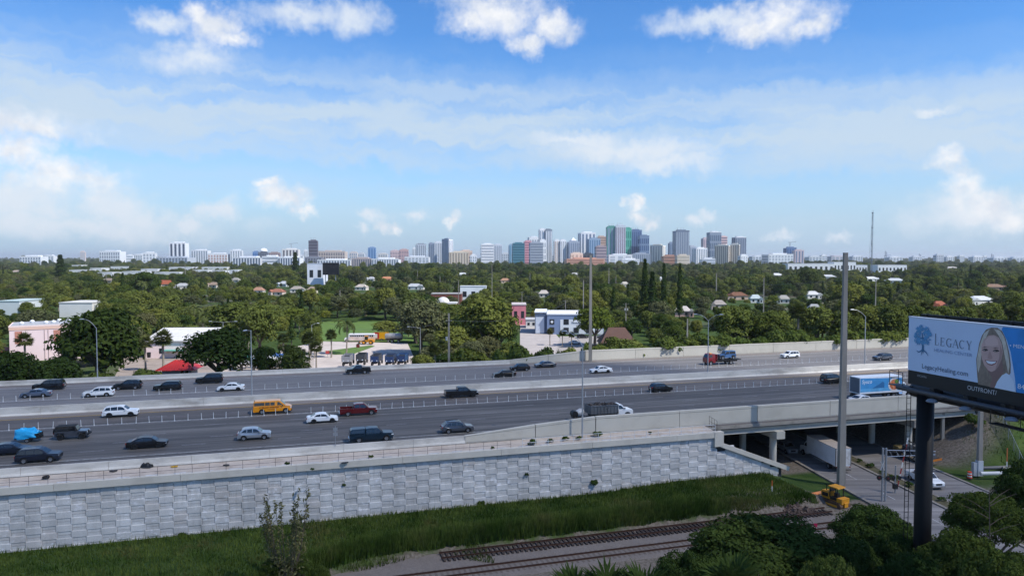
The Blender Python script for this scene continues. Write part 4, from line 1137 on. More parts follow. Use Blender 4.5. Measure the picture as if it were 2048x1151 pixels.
# ------------------------------------------------------------------ bulldozer
YEL = mat('machine_yellow', '#c98a1c', .5, var=.12, scale=2, dirt='#6d5433', dirt_amt=.35, dirt_scale=1.2)
def bulldozer():
    p = gp(1688, 1019, -.95); t = thing('bulldozer', 'yellow crawler bulldozer with its blade towards the grass bank', 'bulldozer', p + Vector((-.6, 1.6, 0)), math.radians(118))
    TR = mat('track_steel', '#5b4538', .7, .3, var=.3, scale=4)
    for s in (1, -1):
        pr = []; L, r = 1.35, .43
        for i in range(9): a = -math.pi / 2 + math.pi * i / 8; pr.append((L + r * math.cos(a), r + r * math.sin(a)))
        for i in range(9): a = math.pi / 2 + math.pi * i / 8; pr.append((-L + r * math.cos(a), r + r * math.sin(a)))
        k = MB().prism(pr, s * .75 - .26, s * .75 + .26).build('crawler_track', TR, t)
        shoe = MB().box(-.05, .05, -.29, .29, 0, .05).mesh('track_shoe', TR)
        for i in range(13): ob('track_shoe', shoe, k, (-1.35 + i * .225, s * .75, .86))
        MB().box(-1.2, 1.2, s * .75 - .31, s * .75 + .31, .28, .55).build('track_frame', YEL, k)
    MB().box(-1.3, 1.5, -.48, .48, .5, 1.0).build('chassis', YEL, t)
    h = bm_obj('engine_hood', extrude_profile([(.25, 1.0), (1.75, 1.0), (1.75, 1.72), (1.6, 1.85), (.25, 1.95)], .46, .05), YEL, t)
    MB().box(.6, 1.55, -.475, .475, 1.15, 1.65).build('side_grille', TRIM, h)
    MB().tube((1.1, .15, 1.9), (1.1, .15, 2.75), .06, n=8).build('exhaust', TRIM, t)
    MB().box(-1.75, -.95, -.75, .75, .75, 1.45).build('fuel_tank', YEL, t)
    MB().box(-1.9, -1.6, -.35, .35, .35, .95).build('ripper_mount', YEL, t)
    MB().box(-.9, .2, -.6, .6, 1.0, 1.35).build('operator_platform', TRIM, t)
    MB().box(-.65, -.15, -.25, .25, 1.35, 1.9).build('seat', TRIM, t)
    for x in (-.95, .22):
        for s in (1, -1): MB().beam((x, s * .6, 1.3), (x, s * .58, 2.65), .1, .1).build('cab_post', TRIM, t)
    MB().poly([(.24, -.55, 1.95), (.24, .55, 1.95), (.24, .55, 2.6), (.24, -.55, 2.6)]).build('cab_window', GLASS, t)
    bm_obj('canopy', extrude_profile([(-1.15, 2.65), (.45, 2.65), (.4, 2.8), (-1.1, 2.8)], .78, .05), YEL, t)
    bl = []
    for i in range(8):
        f = i / 7; bl.append((2.55 + .28 * (2 * f - 1) ** 2, .05 + f * 1.05))
    bl2 = [(x - .09, z) for x, z in reversed(bl)]
    MB().prism(bl + bl2, -1.55, 1.55).build('blade', mat('blade_orange', '#c5702a', .5, var=.2, scale=3, dirt='#6a513c', dirt_amt=.6), t)
    for s in (1, -1): MB().beam((-.2, s * 1.12, .45), (2.5, s * 1.0, .35), .14, .22).build('push_arm', YEL, t)
    MB().beam((1.6, 0, 1.2), (2.5, 0, .8), .12, .12).build('lift_cylinder', CHROME, t)
bulldozer()

# rubble heap, pale crushed stone pad, small marker flag and stakes
def heap(name, label, c, rx, ry, h, n, m, seed, size=(.1, .35)):
    rng = random.Random(seed); mb = MB()
    for i in range(n):
        a, r = rng.uniform(0, 6.28), math.sqrt(rng.random())
        x, y = c.x + rx * r * math.cos(a), c.y + ry * r * math.sin(a)
        z = c.z + h * (1 - r ** 1.6) * rng.uniform(.6, 1.05)
        s = rng.uniform(*size); d = Vector((rng.gauss(0, 1), rng.gauss(0, 1), rng.gauss(0, .6))).normalized() * s * 1.6
        mb.beam(Vector((x, y, z)) - d, Vector((x, y, z)) + d, s, s * .7)
    o = mb.build(name, m); return tag(o, label, 'heap', kind='stuff')
heap('rubble', 'heap of broken ties and rubble left of the bulldozer', gp(1590, 1022, -1.0), 2.6, 1.7, .8, 260, mat('rubble', '#5a4a41', .9, var=.5, scale=3), 4)
pad = MB(); c = gp(1642, 1040, -.96); rng = random.Random(8)
pts = [(c.x + (4.6 + rng.uniform(-.6, .6)) * math.cos(a) , c.y + (2.2 + rng.uniform(-.4, .4)) * math.sin(a), -.94) for a in np.linspace(0, 6.283, 22, endpoint=False)]
struct(pad.poly(pts).build('stone_pad', mat('crushed_stone', '#a9a4a2', .95, var=.3, scale=1.6, dirt='#6b625c', dirt_amt=.5, dirt_scale=.6, bump=.5)))
def flag():
    p = gp(1631, 1062, -1.0); t = thing('marker_flag', 'small magenta flag on a wire by the stone pad', 'flag', p)
    MB().tube((0, 0, 0), (0, 0, 1.0), .015, n=5).build('wire', DARKST, t)
    MB().box(-.2, .2, -.008, .008, .55, 1.0).build('cloth', mat('magenta_cloth', '#b3174f', .6), t)
flag()
def stake(label, px, yb, yt, z):
    p = gp(px, yb, z); h = at(px, yt, p.y).z - z; t = thing('marker_post', label, 'post', p)
    MB().box(-.07, .07, -.02, .02, 0, h * .55).build('post', mat('marker_white', '#c9c9c4', .5), t); MB().box(-.07, .07, -.021, .021, h * .55, h).build('post_top', mat('marker_orange', '#b5622f', .5), t)
stake('slim white marker post with an orange top on the grass bank', 1544, 985, 960, .5)
stake('orange marker post at the right edge of the fence bank', 2013, 955, 895, .5)

# ------------------------------------------------------------------ street vehicles
SA = math.atan2(STREET_DIR.y, STREET_DIR.x)
def sp(off, Y, z=ZS + .01): return Vector((street_x(Y) + off, Y, z))
def box_truck():
    p = sp(-.2, 114.4); t = thing('box_truck', 'white box truck driving under the bridge, seen from behind', 'truck', p, SA)
    wm = mat('truck_box_white', '#e6e9ee', .5, var=.05, scale=.6, dirt='#b9b4ac', dirt_amt=.25, dirt_scale=.8)
    b = MB().box(-5.6, 3.0, -1.25, 1.25, 1.0, 3.7).build('cargo_box', wm, t)
    MB().box(-5.615, -5.602, -1.12, 1.12, 1.12, 3.5).build('roll_door', mat('roll_door', '#c9c8c6', .5, var=.08, scale=2, dirt='#77706a', dirt_amt=.6, dirt_scale=.9), b)
    MB().box(-5.65, 3.03, -1.27, 1.27, 3.701, 3.75).build('roof_sheet', mat('box_roof', '#a89c90', .6, var=.1), b)
    for s in (1, -1):
        MB().box(-5.63, -5.50, s * 1.2 - .07, s * 1.2 + .07, .98, 3.76).build('corner_post', mat('box_trim', '#74706b', .5), b)
        MB().box(-5.7, -5.62, s * 1.05 - .08, s * 1.05 + .08, .78, .95).build('tail_light', LAMP_R, t)
    MB().box(-5.95, -5.6, -1.1, 1.1, .42, .5).build('lift_gate', DARKST, t)
    MB().box(-5.5, 5.0, -.45, .45, .6, .99).build('chassis', TRIM, t)
    top = [(5.6, .7), (5.6, 1.3), (5.4, 1.5), (4.6, 1.65), (3.25, 1.65), (3.25, .7)]
    bm_obj('cab_body', extrude_profile(body_poly(top, .5, 3.25, 5.6, [4.6], .56, .46), 1.05, .08, None, 2), PAINTS['white'], t)
    make_cab(t, [(3.25, 1.63), (3.28, 2.4), (3.5, 2.55), (3.95, 2.5), (4.1, 2.38), (4.65, 1.63)], [[(3.45, 1.72), (3.45, 2.3), (3.9, 2.3), (4.3, 1.72)]], 1.0, PAINTS['white'], .88)
    mirrors(t, 4.4, 1.0, 1.75, TRIM)
    for s in (1, -1): wheel(t, 4.6, s * .95, .46, .28); wheel(t, -3.4, s * .95, .46, .5)
box_truck()
make_car('suv', 'silver SUV waiting in the shade under the bridge beside the box truck', 'silver', 0, 0, pos=Vector((46.7, 121.0, ZS + .01)), rz=SA + math.pi, ln=4.8)
make_pickup('white pickup coming out from under the bridge on the right carriageway', 'white', 0, 0, pos=sp(8.6, 103.5), rz=SA + math.pi, ln=6.2)
def flatbed_gear():
    p = sp(13.6, 116.0) + Vector((1.5, 0, .1)); t = thing('flatbed_trailer', 'dark flatbed loaded with machinery parked by the dirt bank', 'trailer', p, SA + .35)
    MB().box(-4.2, 3.4, -1.2, 1.2, .8, .98).build('deck', DARKST, t)
    for x in (-2.4, -1.4, 1.6):
        for s in (1, -1): wheel(t, x, s * 1.0, .42, .4)
    for i, (x, h, c) in enumerate(((-3.0, 1.0, '#2b2c30'), (-1.2, 1.5, '#55534f'), (.6, 1.2, '#27303c'), (2.2, .8, '#6a5a35'))):
        bm_obj('machine', extrude_profile([(x - .7, 1.0), (x + .7, 1.0), (x + .6, 1.0 + h), (x - .3, 1.0 + h * .8)], .8, .08), mat('gear%d' % i, c, .6, var=.3, scale=3), t)
    MB().box(-4.3, -4.21, -1.1, 1.1, .75, 1.05).build('light_board', mat('gear_orange', '#b56a22', .5), t)
    MB().tube((-1.2, 0, 2.2), (.8, .3, 3.1), .1, n=8).build('boom', DARKST, t)
flatbed_gear()
def barrel(label, p):
    t = thing('traffic_barrel', label, 'traffic barrel', p)
    o, w = mat('barrel_orange', '#d2441f', .5), mat('barrel_white', '#d8d8d6', .5)
    z = 0; r = .34
    MB().lathe([(.42, 0), (.42, .09), (.2, .1)], 14).build('base', TYRE, t)
    for i, m in enumerate((o, w, o, w, o)):
        MB().lathe([(r - .012 * i, .1 + .19 * i), (r - .012 * i - .006, .28 + .19 * i)] + ([(.05, 1.06), (.001, 1.06)] if i == 4 else []), 14).build('band', m, t)
barrel('orange and white traffic barrel at the kerb by the grey pole', gp(1939, 956, -.4))

# rail crossing signals
def crossing_signal():
    p = gp(1767, 1003, -.6); t = thing('crossing_signal', 'silver rail crossing mast with a truss arm reaching over the street', 'signal', p)
    sm = mat('signal_silver', '#a5a9ad', .4, .6, var=.1, scale=3)
    H = at(1767, 895, p.y).z - p.z
    for x in (-.22, .22): MB().tube((x, 0, 0), (x, 0, H), .13, n=10).build('mast', sm, t)
    for z in np.arange(.8, H, .8): MB().box(-.2, .2, -.04, .04, z, z + .06).build('rung', sm, t)
    for z in (H - .3, H - 1.2): MB().tube((.2, 0, z), (6.5, -.6, z - (.0 if z > H - 1 else -.45)), .06, n=8).build('arm', sm, t)
    for i in range(7):
        x = .6 + i * .85; MB().tube((x, -.06 * x, H - .3), (x + .4, -.06 * x, H - 1.15 + .07 * x), .03, n=6).build('brace', sm, t)
    for x, z in ((-.75, 3.4), (.45, 3.3)):
        o = MB().tube((x, -.25, z), (x, -.19, z), .36, n=18).build('signal_disc', TRIM, t)
        MB().tube((x, -.27, z), (x, -.24, z), .12, n=12).build('lens', mat('signal_red', '#5a1512', .3), o)
        MB().beam((0, -.1, z), (x, -.18, z), .06, .06).build('bracket', DARKST, t)
    MB().beam((-.6, -.2, 4.4), (-.15, -.2, 5.6), .14, .04).build('crossbuck', mat('crossbuck', '#cfd0cd', .5), t)
    MB().beam((-.15, -.22, 4.4), (-.6, -.22, 5.6), .14, .04).build('crossbuck', mat('crossbuck'), t)
    p = gp(1790, 985, -.5); g = thing('crossing_gate', 'rail crossing gate with its striped arm raised, right of the silver mast', 'gate', p)
    MB().tube((0, 0, 0), (0, 0, 3.9), .1, n=8).build('mast', sm, g)
    MB().box(-.3, .3, -.2, .2, .6, 1.3).build('gate_motor', TRIM, g)
    for i in range(8):
        a, b = Vector((.3 + i * .16, -.1, 1.0 + i * .85)), Vector((.3 + (i + 1) * .16, -.1, 1.0 + (i + 1) * .85))
        MB().beam(a, b, .03, .16).build('gate_arm', mat('gate_white', '#cfcfcc', .5) if i % 2 else mat('gate_red', '#8e2320', .5), g)
    for x in (-.35, .5): MB().tube((x, -.2, 2.2), (x, -.14, 2.2), .28, n=14).build('signal_disc', TRIM, g)
crossing_signal()
# grey poles right of the bridge
tall_pole('pale round pole behind the billboard column, at the foot of the dirt bank', gp(1884, 900, 0), at(1884, 770, gp(1884, 900, 0).y).z, .5, .4)
pp = gp(1958, 950, -.3); tpole = tall_pole('pale pole with a white wrapped base right of the bridge', pp, at(1953, 800, pp.y).z, .62, .5)
MB().box(-.38, .38, -.38, .38, 0, 2.3).build('base_wrap', mat('wrap_white', '#b9bec2', .6), tpole)
MB().box(-1.0, -.4, -.3, .3, 0, 2.0).build('control_cabinet', mat('cabinet_grey', '#a8adb1', .5), tpole)
# pipes and slabs lying beside the street
for k, (px, py, L, a, c, lab) in enumerate(((1990, 949, 4.5, .05, '#c2c3c2', 'white pipe lying on the ground right of the barrel'), (1985, 938, 6, .12, '#4c4d50', 'dark pipe lying behind the white pipe'), (2030, 940, 3.5, -.1, '#8b8780', 'grey pipe at the right picture edge'))):
    p = gp(px, py, .1); q = thing('pipe', lab, 'pipe', p, a)
    MB().tube((-L / 2, 0, .25), (L / 2, 0, .25), .28, n=12).build('pipe_wall', mat('pipe%d' % k, c, .6, var=.1), q)
# chain-link fence down the bank
def chain_fence():
    t = thing('chain_link_fence', 'grey chain link fence running down the grassy bank beside the bridge', 'fence')
    fm = bpy.data.materials.new('chain_mesh'); fm.use_nodes = True; nt = fm.node_tree; b = nt.nodes['Principled BSDF']
    b.inputs['Base Color'].default_value = (.18, .19, .19, 1); b.inputs['Alpha'].default_value = .38; b.inputs['Roughness'].default_value = .6
    pts = [uv(112 - i * 1.2, 92.5 - i * 1.9) for i in range(8)]
    for i, p in enumerate(pts):
        z = ground_z(p.x, p.y); p.z = z
        MB().tube(p, p + Vector((0, 0, 1.9)), .05, n=6).build('post', STEEL, t)
    for a, b_ in zip(pts, pts[1:]):
        MB().quad(a, b_, b_ + Vector((0, 0, 1.85)), a + Vector((0, 0, 1.85))).build('mesh_panel', fm, t)
        MB().tube(a + Vector((0, 0, 1.88)), b_ + Vector((0, 0, 1.88)), .035, n=5).build('top_rail', STEEL, t)
chain_fence()
# small fence frame where the handrail meets the parapet
sf = thing('fence_panel', 'short dark mesh fence across the walkway at the bridge corner', 'fence', uv(57.6, 91.2, 7.3), TH)
for y in (-1.0, 0, 1.0, 2.0): MB().tube((.2 * y, y, 0), (.2 * y, y, 1.6), .03, n=5).build('post', DARKST, sf)
for z in (.2, .9, 1.6): MB().tube((-.2, -1, z), (.4, 2, z), .02, n=5).build('rail', DARKST, sf)

# debris and tyres on the shoulder slab
def on_slab(px, py): return to_uv(gp(px, py, 7.28))
for k, (px, py, kind, lab) in enumerate(((92, 957, 'tyre', 'black tyre lying on the slab below the SUV'), (293, 936, 'bag', 'black rubbish bag slumped against the barrier below the black sedan'),
                                        (226, 944, 'scrap', 'small dark scrap on the slab between tyre and bag'), (350, 935, 'rag', 'small yellow rag on the slab'), (453, 931, 'scrap', 'grey broken plastic on the slab near the middle left'),
                                        (690, 923, 'scrap', 'dark tread strip lying against the handrail'))):
    u_, v_ = on_slab(px, py); p = uv(u_, v_, 7.16 + (v_ - V_WALL) * .09)
    if kind == 'tyre':
        o = MB().lathe([(.18, 0), (.33, .0), (.38, .06), (.38, .16), (.33, .22), (.18, .22), (.18, 0)], 16).build('tyre', TYRE, None, loc=p + Vector((0, 0, .05)))
    elif kind == 'bag':
        bm = bmesh.new(); bmesh.ops.create_icosphere(bm, subdivisions=3, radius=1)
        for v in bm.verts: v.co = Vector((v.co.x * .75 * (1 + .12 * math.sin(7 * v.co.y)), v.co.y * .4, max(-.05, v.co.z * .5 * (1 - .4 * v.co.x * .3) + .1 * math.sin(9 * v.co.x))))
        o = bm_obj('rubbish_bag', bm, mat('bag_black', '#0c0d0e', .4), None); o.location = p
    else:
        c = {'rag': '#c79a2c', 'scrap': '#38373a'}[kind]; mb = MB(); rr = random.Random(k)
        pts = [(rr.uniform(.25, .5) * math.cos(a), .5 * rr.uniform(.25, .5) * math.sin(a)) for a in np.linspace(0, 6.28, 9, endpoint=False)]
        mb.prism(pts, .0, .12, ax='z'); o = mb.build('debris_scrap', mat('scrap_' + c, c, .7, var=.3), None, loc=p + Vector((0, 0, .02)), rz=TH)
    tag(o, lab, {'tyre': 'tyre', 'bag': 'rubbish bag', 'rag': 'rag', 'scrap': 'debris'}[kind])
# small sign post on the near barrier
sgp = thing('sign_post', 'thin sign post with small plates on the near barrier', 'sign', uv(*to_uv(gp(671, 905, ZR)), ZR + .9), TH)
MB().tube((0, 0, 0), (0, 0, 2.6), .04, n=6).build('post', STEEL, sgp)
for z in (1.9, 1.3): MB().box(-.28, .28, -.02, .02, z, z + .45).build('plate', STEEL, sgp)

# ------------------------------------------------------------------ billboard
def billboard():
    A, Bp = Vector((32.3, 58.2, 0)), Vector((34.9, 49.0, 0))
    d = (Bp - A).normalized(); nrm = Vector((-d.y, d.x, 0))
    if nrm.x > 0: nrm = -nrm                                  # face looks back along the highway
    rz = math.atan2(d.y, d.x)
    z1 = at(1822, 634, 58.2).z; z0 = z1 - 4.27; Lb = 14.63
    t = thing('billboard', 'large roadside billboard advertising a healing centre on a black column', 'billboard', A, rz)
    # local: x along the face, y away from the viewer, z up
    blk = mat('billboard_black', '#141518', .5, var=.1)
    back = MB().box(0, Lb, .05, .35, z0 - .02, z1).build('face_frame', blk, t)
    board = MB().box(0, Lb, -.03, .05, z0, z1).build('face_panel', mat('poster_pale_blue', '#c9dbf2', .5, var=.03, scale=.3), t)
    MB().box(-.04, Lb, -.05, .3, z1 + .001, z1 + .09).build('top_trim', mat('poster_edge', '#d4dae2', .5), t)
    O = Vector((0, 0, CAMZ))
    def bs(zx, zy):                                           # spot on the board seen at a photograph position
        r = ray(1780 + zx / 4.795, 620 + zy / 4.795); k = (A - O).dot(nrm) / r.dot(nrm); p = O + r * k
        return ((p - A).dot(d), p.z)
    lay = [0]
    def flat(name, pts, m, kind=None):
        lay[0] += 1; y = -.034 - lay[0] * .0012
        o = MB().poly([(x, y, z) for x, z in pts]).build(name, m, board)
        return o
    def F_(pts): return [bs(*p) for p in pts]
    pm = lambda k, c, **kw: mat('poster_' + k, c, .55, **kw)
    # blue field on the right
    flat('print_blue', F_([(1075, 185), (1125, 290), (1160, 400), (1200, 640), (1215, 785)]) + [(Lb - .01, z0 + .02), (Lb - .01, z1 - .02), (bs(1085, 190)[0], z1 - .02)], pm('blue', '#2f8ad2', var=.22, scale=.5))
    # woman's portrait: hair, neck, face, features, shirt
    flat('print_hair', F_([(830, 470), (845, 400), (858, 320), (885, 240), (925, 185), (975, 166), (1035, 168), (1080, 200), (1110, 262), (1132, 340), (1150, 420), (1162, 520), (1160, 600), (1135, 640), (1080, 690), (1010, 742), (848, 708), (838, 600)]), pm('hair', '#8b7b6c', var=.35, scale=5, stretch=(1, 1, .35)))
    flat('print_hair_light', F_([(838, 470), (868, 320), (905, 220), (960, 180), (930, 250), (895, 330), (880, 430), (872, 520), (850, 600), (842, 540)]), pm('hair_light', '#cfc6b6', var=.3, scale=6, stretch=(1, 1, .3)))
    flat('print_hair_light', F_([(1000, 178), (1060, 195), (1100, 255), (1122, 340), (1140, 430), (1150, 540), (1140, 610), (1120, 520), (1098, 400), (1080, 310), (1045, 240)]), pm('hair_light', '#b3a999'))
    flat('print_neck', F_([(930, 560), (1078, 480), (1095, 590), (1035, 660), (1005, 742), (960, 735), (985, 650)]), pm('neck', '#8d6f68'))
    flat('print_face', F_([(878, 400), (882, 330), (908, 275), (950, 242), (1000, 236), (1048, 262), (1076, 320), (1086, 400), (1076, 465), (1048, 530), (1012, 575), (978, 590), (945, 575), (908, 525), (886, 465)]), pm('skin', '#cdaaa0', var=.08, scale=2))
    flat('print_cheek', F_([(1060, 330), (1082, 390), (1076, 460), (1048, 528), (1010, 572), (1030, 520), (1052, 450), (1058, 390)]), pm('skin_dark', '#b08f88'))
    flat('print_forehead', F_([(915, 290), (955, 255), (1005, 252), (1040, 285), (1045, 335), (990, 345), (920, 335)]), pm('skin_light', '#dbbab0'))
    for cx, cy, w in ((917, 380, 30), (1022, 388, 34)):
        flat('print_eye', F_([(cx - w, cy), (cx - w * .3, cy - 14), (cx + w * .6, cy - 10), (cx + w, cy + 4), (cx + w * .2, cy + 12), (cx - w * .6, cy + 9)]), pm('eye', '#4d3d3b'))
        flat('print_eye_white', F_([(cx - w * .7, cy + 2), (cx - w * .3, cy - 5), (cx - w * .1, cy + 5)]), pm('eye_white', '#a9a4a4'))
        flat('print_brow', F_([(cx - w * 1.1, cy - 18), (cx - w * .2, cy - 32), (cx + w * 1.1, cy - 22), (cx + w * .1, cy - 24)]), pm('brow', '#5e4a42'))
    flat('print_nose', F_([(955, 400), (968, 398), (990, 455), (975, 470), (950, 466), (940, 455)]), pm('nose', '#bd988f'))
    flat('print_lips', F_([(915, 474), (960, 482), (1000, 486), (1035, 484), (1020, 510), (985, 530), (950, 522), (928, 502)]), pm('lips', '#8e5450'))
    flat('print_teeth', F_([(924, 480), (965, 488), (1000, 491), (1026, 489), (1012, 506), (980, 517), (950, 511), (935, 500)]), pm('teeth', '#f2f4f7'))
    flat('print_shirt', F_([(1008, 742), (1035, 680), (1080, 622), (1120, 600), (1155, 622), (1190, 680), (1208, 740), (1214, 784)]), pm('shirt', '#d8e6f6'))
    # lettering
    W = pm('ink', '#4d6179'); W2 = pm('ink_pale', '#8ea6c6'); WW = pm('ink_white', '#eef6fd')
    def text(name, s, zx, zy, hz, m, wz=None, ext=.002):
        """s written from spot (zx,zy) with letter height up to hz, stretched to end at wz"""
        x0, za = bs(zx, zy); _, zb = bs(zx, hz); size = (zb - za) / .70
        lay[0] += 1; o = font_mesh(name, s, size, m, board, (x0, -.036 - lay[0] * .0012, za), (math.pi / 2, 0, 0), ext=.0005)
        if wz:
            L = max(v.co.x for v in o.data.vertices) - min(v.co.x for v in o.data.vertices)
            o.scale = ((bs(*wz)[0] - x0) / L, 1, 1)
        return o
    text('print_web_address', 'LegacyHealing.com', 308, 553, 508, W, (748, 630))
    text('print_name_small', 'HEALING CENTER', 425, 393, 362, W2, (790, 440))
    text('print_word', '\u2022 MEN', 1152, 352, 318, WW, (1290, 362))
    text('print_digits', '84', 1228, 748, 700, WW, (1295, 762))
    # serif capitals drawn as strokes
    def serif(ch):
        a, b = .05, .12
        S = {'L': [((.18, 0), (.18, 1), b), ((.05, 0), (.75, 0), a), ((.05, 1), (.32, 1), a), ((.75, 0), (.78, .22), a)],
             'E': [((.18, 0), (.18, 1), b), ((.05, 0), (.72, 0), a), ((.05, 1), (.7, 1), a), ((.18, .53), (.55, .53), a), ((.72, 0), (.75, .22), a), ((.7, 1), (.72, .8), a), ((.55, .42), (.55, .64), a)],
             'A': [((.08, 0), (.46, 1), a), ((.46, 1), (.86, 0), b), ((.2, .36), (.7, .36), a), ((0, 0), (.2, 0), a), ((.72, 0), (1, 0), a)],
             'Y': [((.08, 1), (.45, .45), b), ((.82, 1), (.45, .45), a), ((.45, .45), (.45, 0), b), ((0, 1), (.22, 1), a), ((.68, 1), (.92, 1), a), ((.3, 0), (.6, 0), a)]}
        if ch in 'CG':
            pts = [(.5 + .42 * math.cos(q), .5 + .5 * math.sin(q)) for q in np.linspace(.7, 2 * math.pi - .7, 14)]
            st = [(pts[i], pts[i + 1], a + (b - a) * math.sin(math.pi * (i + .5) / 13)) for i in range(13)] + [(pts[0], (.84, 1.0), a)]
            if ch == 'G': st += [((.82, .0), (.82, .38), b), ((.68, .40), (.95, .40), a)]
            return st
        return S[ch]
    cx = [432, 484, 543, 604, 668, 738]; lay[0] += 1
    for i, ch in enumerate('LEGACY'):
        zx = cx[i]; base = 330 + (zx - 432) * .142 ; hgt = 105 if i == 0 else 76 + (zx - 432) * .015; wid = 50 if i == 0 else 56 + (i == 3) * 6
        x0, za = bs(zx, base); _, zb = bs(zx, base - hgt); x1, _ = bs(zx + wid, base); mb = MB(); H = zb - za; Wd = x1 - x0
        for j, ((ax, az), (bx, bz), th) in enumerate(serif(ch)):
            p, q = Vector((x0 + ax * Wd, za + az * H)), Vector((x0 + bx * Wd, za + bz * H)); e = (q - p).normalized(); th *= .62 * H if False else .55
            n_ = Vector((-e.y, e.x)) * th * .42; y = -.036 - lay[0] * .0012 - j * .0004
            p -= e * th * .1; q += e * th * .1
            mb.poly([(c.x, y, c.y) for c in (p + n_, q + n_, q - n_, p - n_)])
        mb.build('print_letter', W, board)
    # tree emblem: trunk, roots and leaves
    tm = pm('emblem_trunk', '#3c7299'); lay[0] += 1
    def strokes(name, lst, m):
        mb = MB()
        for j, (p, q, a, b) in enumerate(lst):
            p, q = Vector(bs(*p)), Vector(bs(*q)); e = (q - p).normalized(); n_ = Vector((-e.y, e.x)); y = -.036 - lay[0] * .0012 - j * .0004
            mb.poly([(c.x, y, c.y) for c in (p + n_ * a, q + n_ * b, q - n_ * b, p - n_ * a)])
        mb.build(name, m, board)
    strokes('print_emblem_trunk', [((320, 385), (322, 320), .11, .075), ((322, 325), (316, 270), .075, .06), ((316, 275), (318, 215), .06, .03), ((318, 275), (262, 240), .05, .02), ((318, 270), (365, 245), .045, .02), ((262, 242), (242, 240), .025, .015), ((290, 255), (285, 205), .03, .012), ((318, 230), (345, 190), .03, .012),
                                   ((320, 378), (285, 400), .06, .04), ((285, 400), (258, 385), .04, .015), ((318, 380), (305, 430), .05, .015), ((322, 380), (350, 400), .06, .04), ((350, 400), (374, 438), .04, .015), ((285, 398), (268, 405), .03, .015), ((322, 380), (326, 412), .04, .015)], tm)
    rng = random.Random(12); lay[0] += 1; mb = MB()
    lm = pm('emblem_leaf', '#5d9cc8', var=.25, scale=3)
    k = 0
    for i in range(150):
        a, r = rng.uniform(0, 6.283), math.sqrt(rng.uniform(.08, 1))
        zx, zy = 318 + 82 * r * math.cos(a), 248 + 104 * r * math.sin(a)
        if zy > 318 and abs(zx - 320) < 42: continue
        c = Vector(bs(zx, zy)); q = rng.uniform(0, 3.14); e = Vector((math.cos(q), math.sin(q))) * .17; n_ = Vector((-e.y, e.x)) * .42
        y = -.037 - lay[0] * .0012 - (k % 40) * .0002; k += 1
        mb.poly([(p.x, y, p.y) for p in (c + e, c + n_, c - e, c - n_)])
    o = mb.build('print_emblem_leaves', lm, board); o['kind'] = 'stuff'
    # black apron with the owner's name
    ap = MB().box(.02, Lb, -.02, .22, z0 - 1.12, z0 - .03).build('apron', blk, t)
    wl = mat('apron_white', '#c4c6c9', .5)
    def atext(s, zx, zy, hz, wz, m):
        x0, za = bs(zx, zy); _, zb = bs(zx, hz)
        o = font_mesh('apron_lettering', s, (zb - za) / .70, m, ap, (x0, -.024, za), (math.pi / 2, 0, 0), ext=.001)
        L = max(v.co.x for v in o.data.vertices) - min(v.co.x for v in o.data.vertices); o.scale = ((bs(*wz)[0] - x0) / L, 1, 1)
    atext('OUTFRONT/', 742, 757, 716, (1022, 820), wl)
    atext('492496', 260, 634, 612, (352, 648), mat('apron_grey', '#8d9094', .5))
    # structure behind and below
    zc = z0 - 1.75
    MB().tube((.9, .9, -1.2), (.9, .9, zc + .1), .64, n=24).build('column', mat('column_black', '#0e0e10', .6, .0, spec=.25, var=.25, scale=1.5, dirt='#1c1a19', dirt_amt=.5), t, True)
    MB().tube((-.6, -.45, zc + .25), (Lb, -.45, zc + .25), .2, n=12).build('walkway_tube', mat('tube_grey', '#4b4d52', .5, .4), t, True)
    MB().tube((-.3, .9, zc), (Lb, 1.3, zc), .55, n=16).build('torsion_beam', blk, t, True)
    for x in (2.6, 5.6, 8.6, 11.6):
        MB().box(x - .2, x + .2, -.3, .6, zc - .1, z0 - 1.1).build('upright', blk, t)
    for x in (4.2, 7.1, 10.6):
        MB().beam((x, -.45, zc + .2), (x - .3, -1.5, zc + .05), .07, .07).build('lamp_arm', blk, t)
        MB().lathe([(.001, .22), (.28, .16), (.42, .0), (.38, -.06), (.001, -.06)], 12, (x - .3, -1.6, zc - .02)).build('floodlight', mat('floodlight', '#7c8084', .4, .4), t)
    # catwalk cage at the left end and a ladder on the column
    MB().box(-1.5, -.02, -.5, .5, zc + .3, zc + .36).build('catwalk_floor', blk, t)
    for x, y in ((-1.45, -.45), (-1.45, .45), (-.1, -.45)): MB().tube((x, y, zc + .36), (x, y, zc + 1.5), .03, n=6).build('catwalk_post', blk, t)
    for z in (.9, 1.5): MB().path([(-.1, -.45, zc + z), (-1.45, -.45, zc + z), (-1.45, .45, zc + z)], .025, 5).build('catwalk_rail', blk, t)
    MB().box(8.3, 11.8, -1.2, -.4, zc - .75, zc - .69).build('catwalk_floor', blk, t)
    for x in (8.4, 9.5, 10.6, 11.7): MB().tube((x, -1.15, zc - .69), (x, -1.15, zc + .35), .03, n=6).build('catwalk_post', blk, t)
    MB().tube((8.3, -1.15, zc + .3), (11.8, -1.15, zc + .3), .03, n=6).build('catwalk_rail', blk, t)
    for y in (-.05, .35): MB().tube((-.02, y, 1), (-.02, y, zc), .03, n=5).build('ladder_rail', blk, t)
    for z in np.arange(7, zc, .45): MB().tube((-.02, -.05, z), (-.02, .35, z), .018, n=4).build('ladder_rung', blk, t)
    # second face of the vee, seen from behind
    a2, b2 = Vector((34.5, 60.3, 0)), Vector((37.4, 52.5, 0)); e = (b2 - a2).normalized(); r2 = math.atan2(e.y, e.x)
    t2 = thing('billboard', 'dark back of the second billboard face, just above the top of the first', 'billboard', a2, r2)
    MB().box(0, Lb, -.1, .1, z0 - 1.0, z1 + .12).build('back_panel', blk, t2)
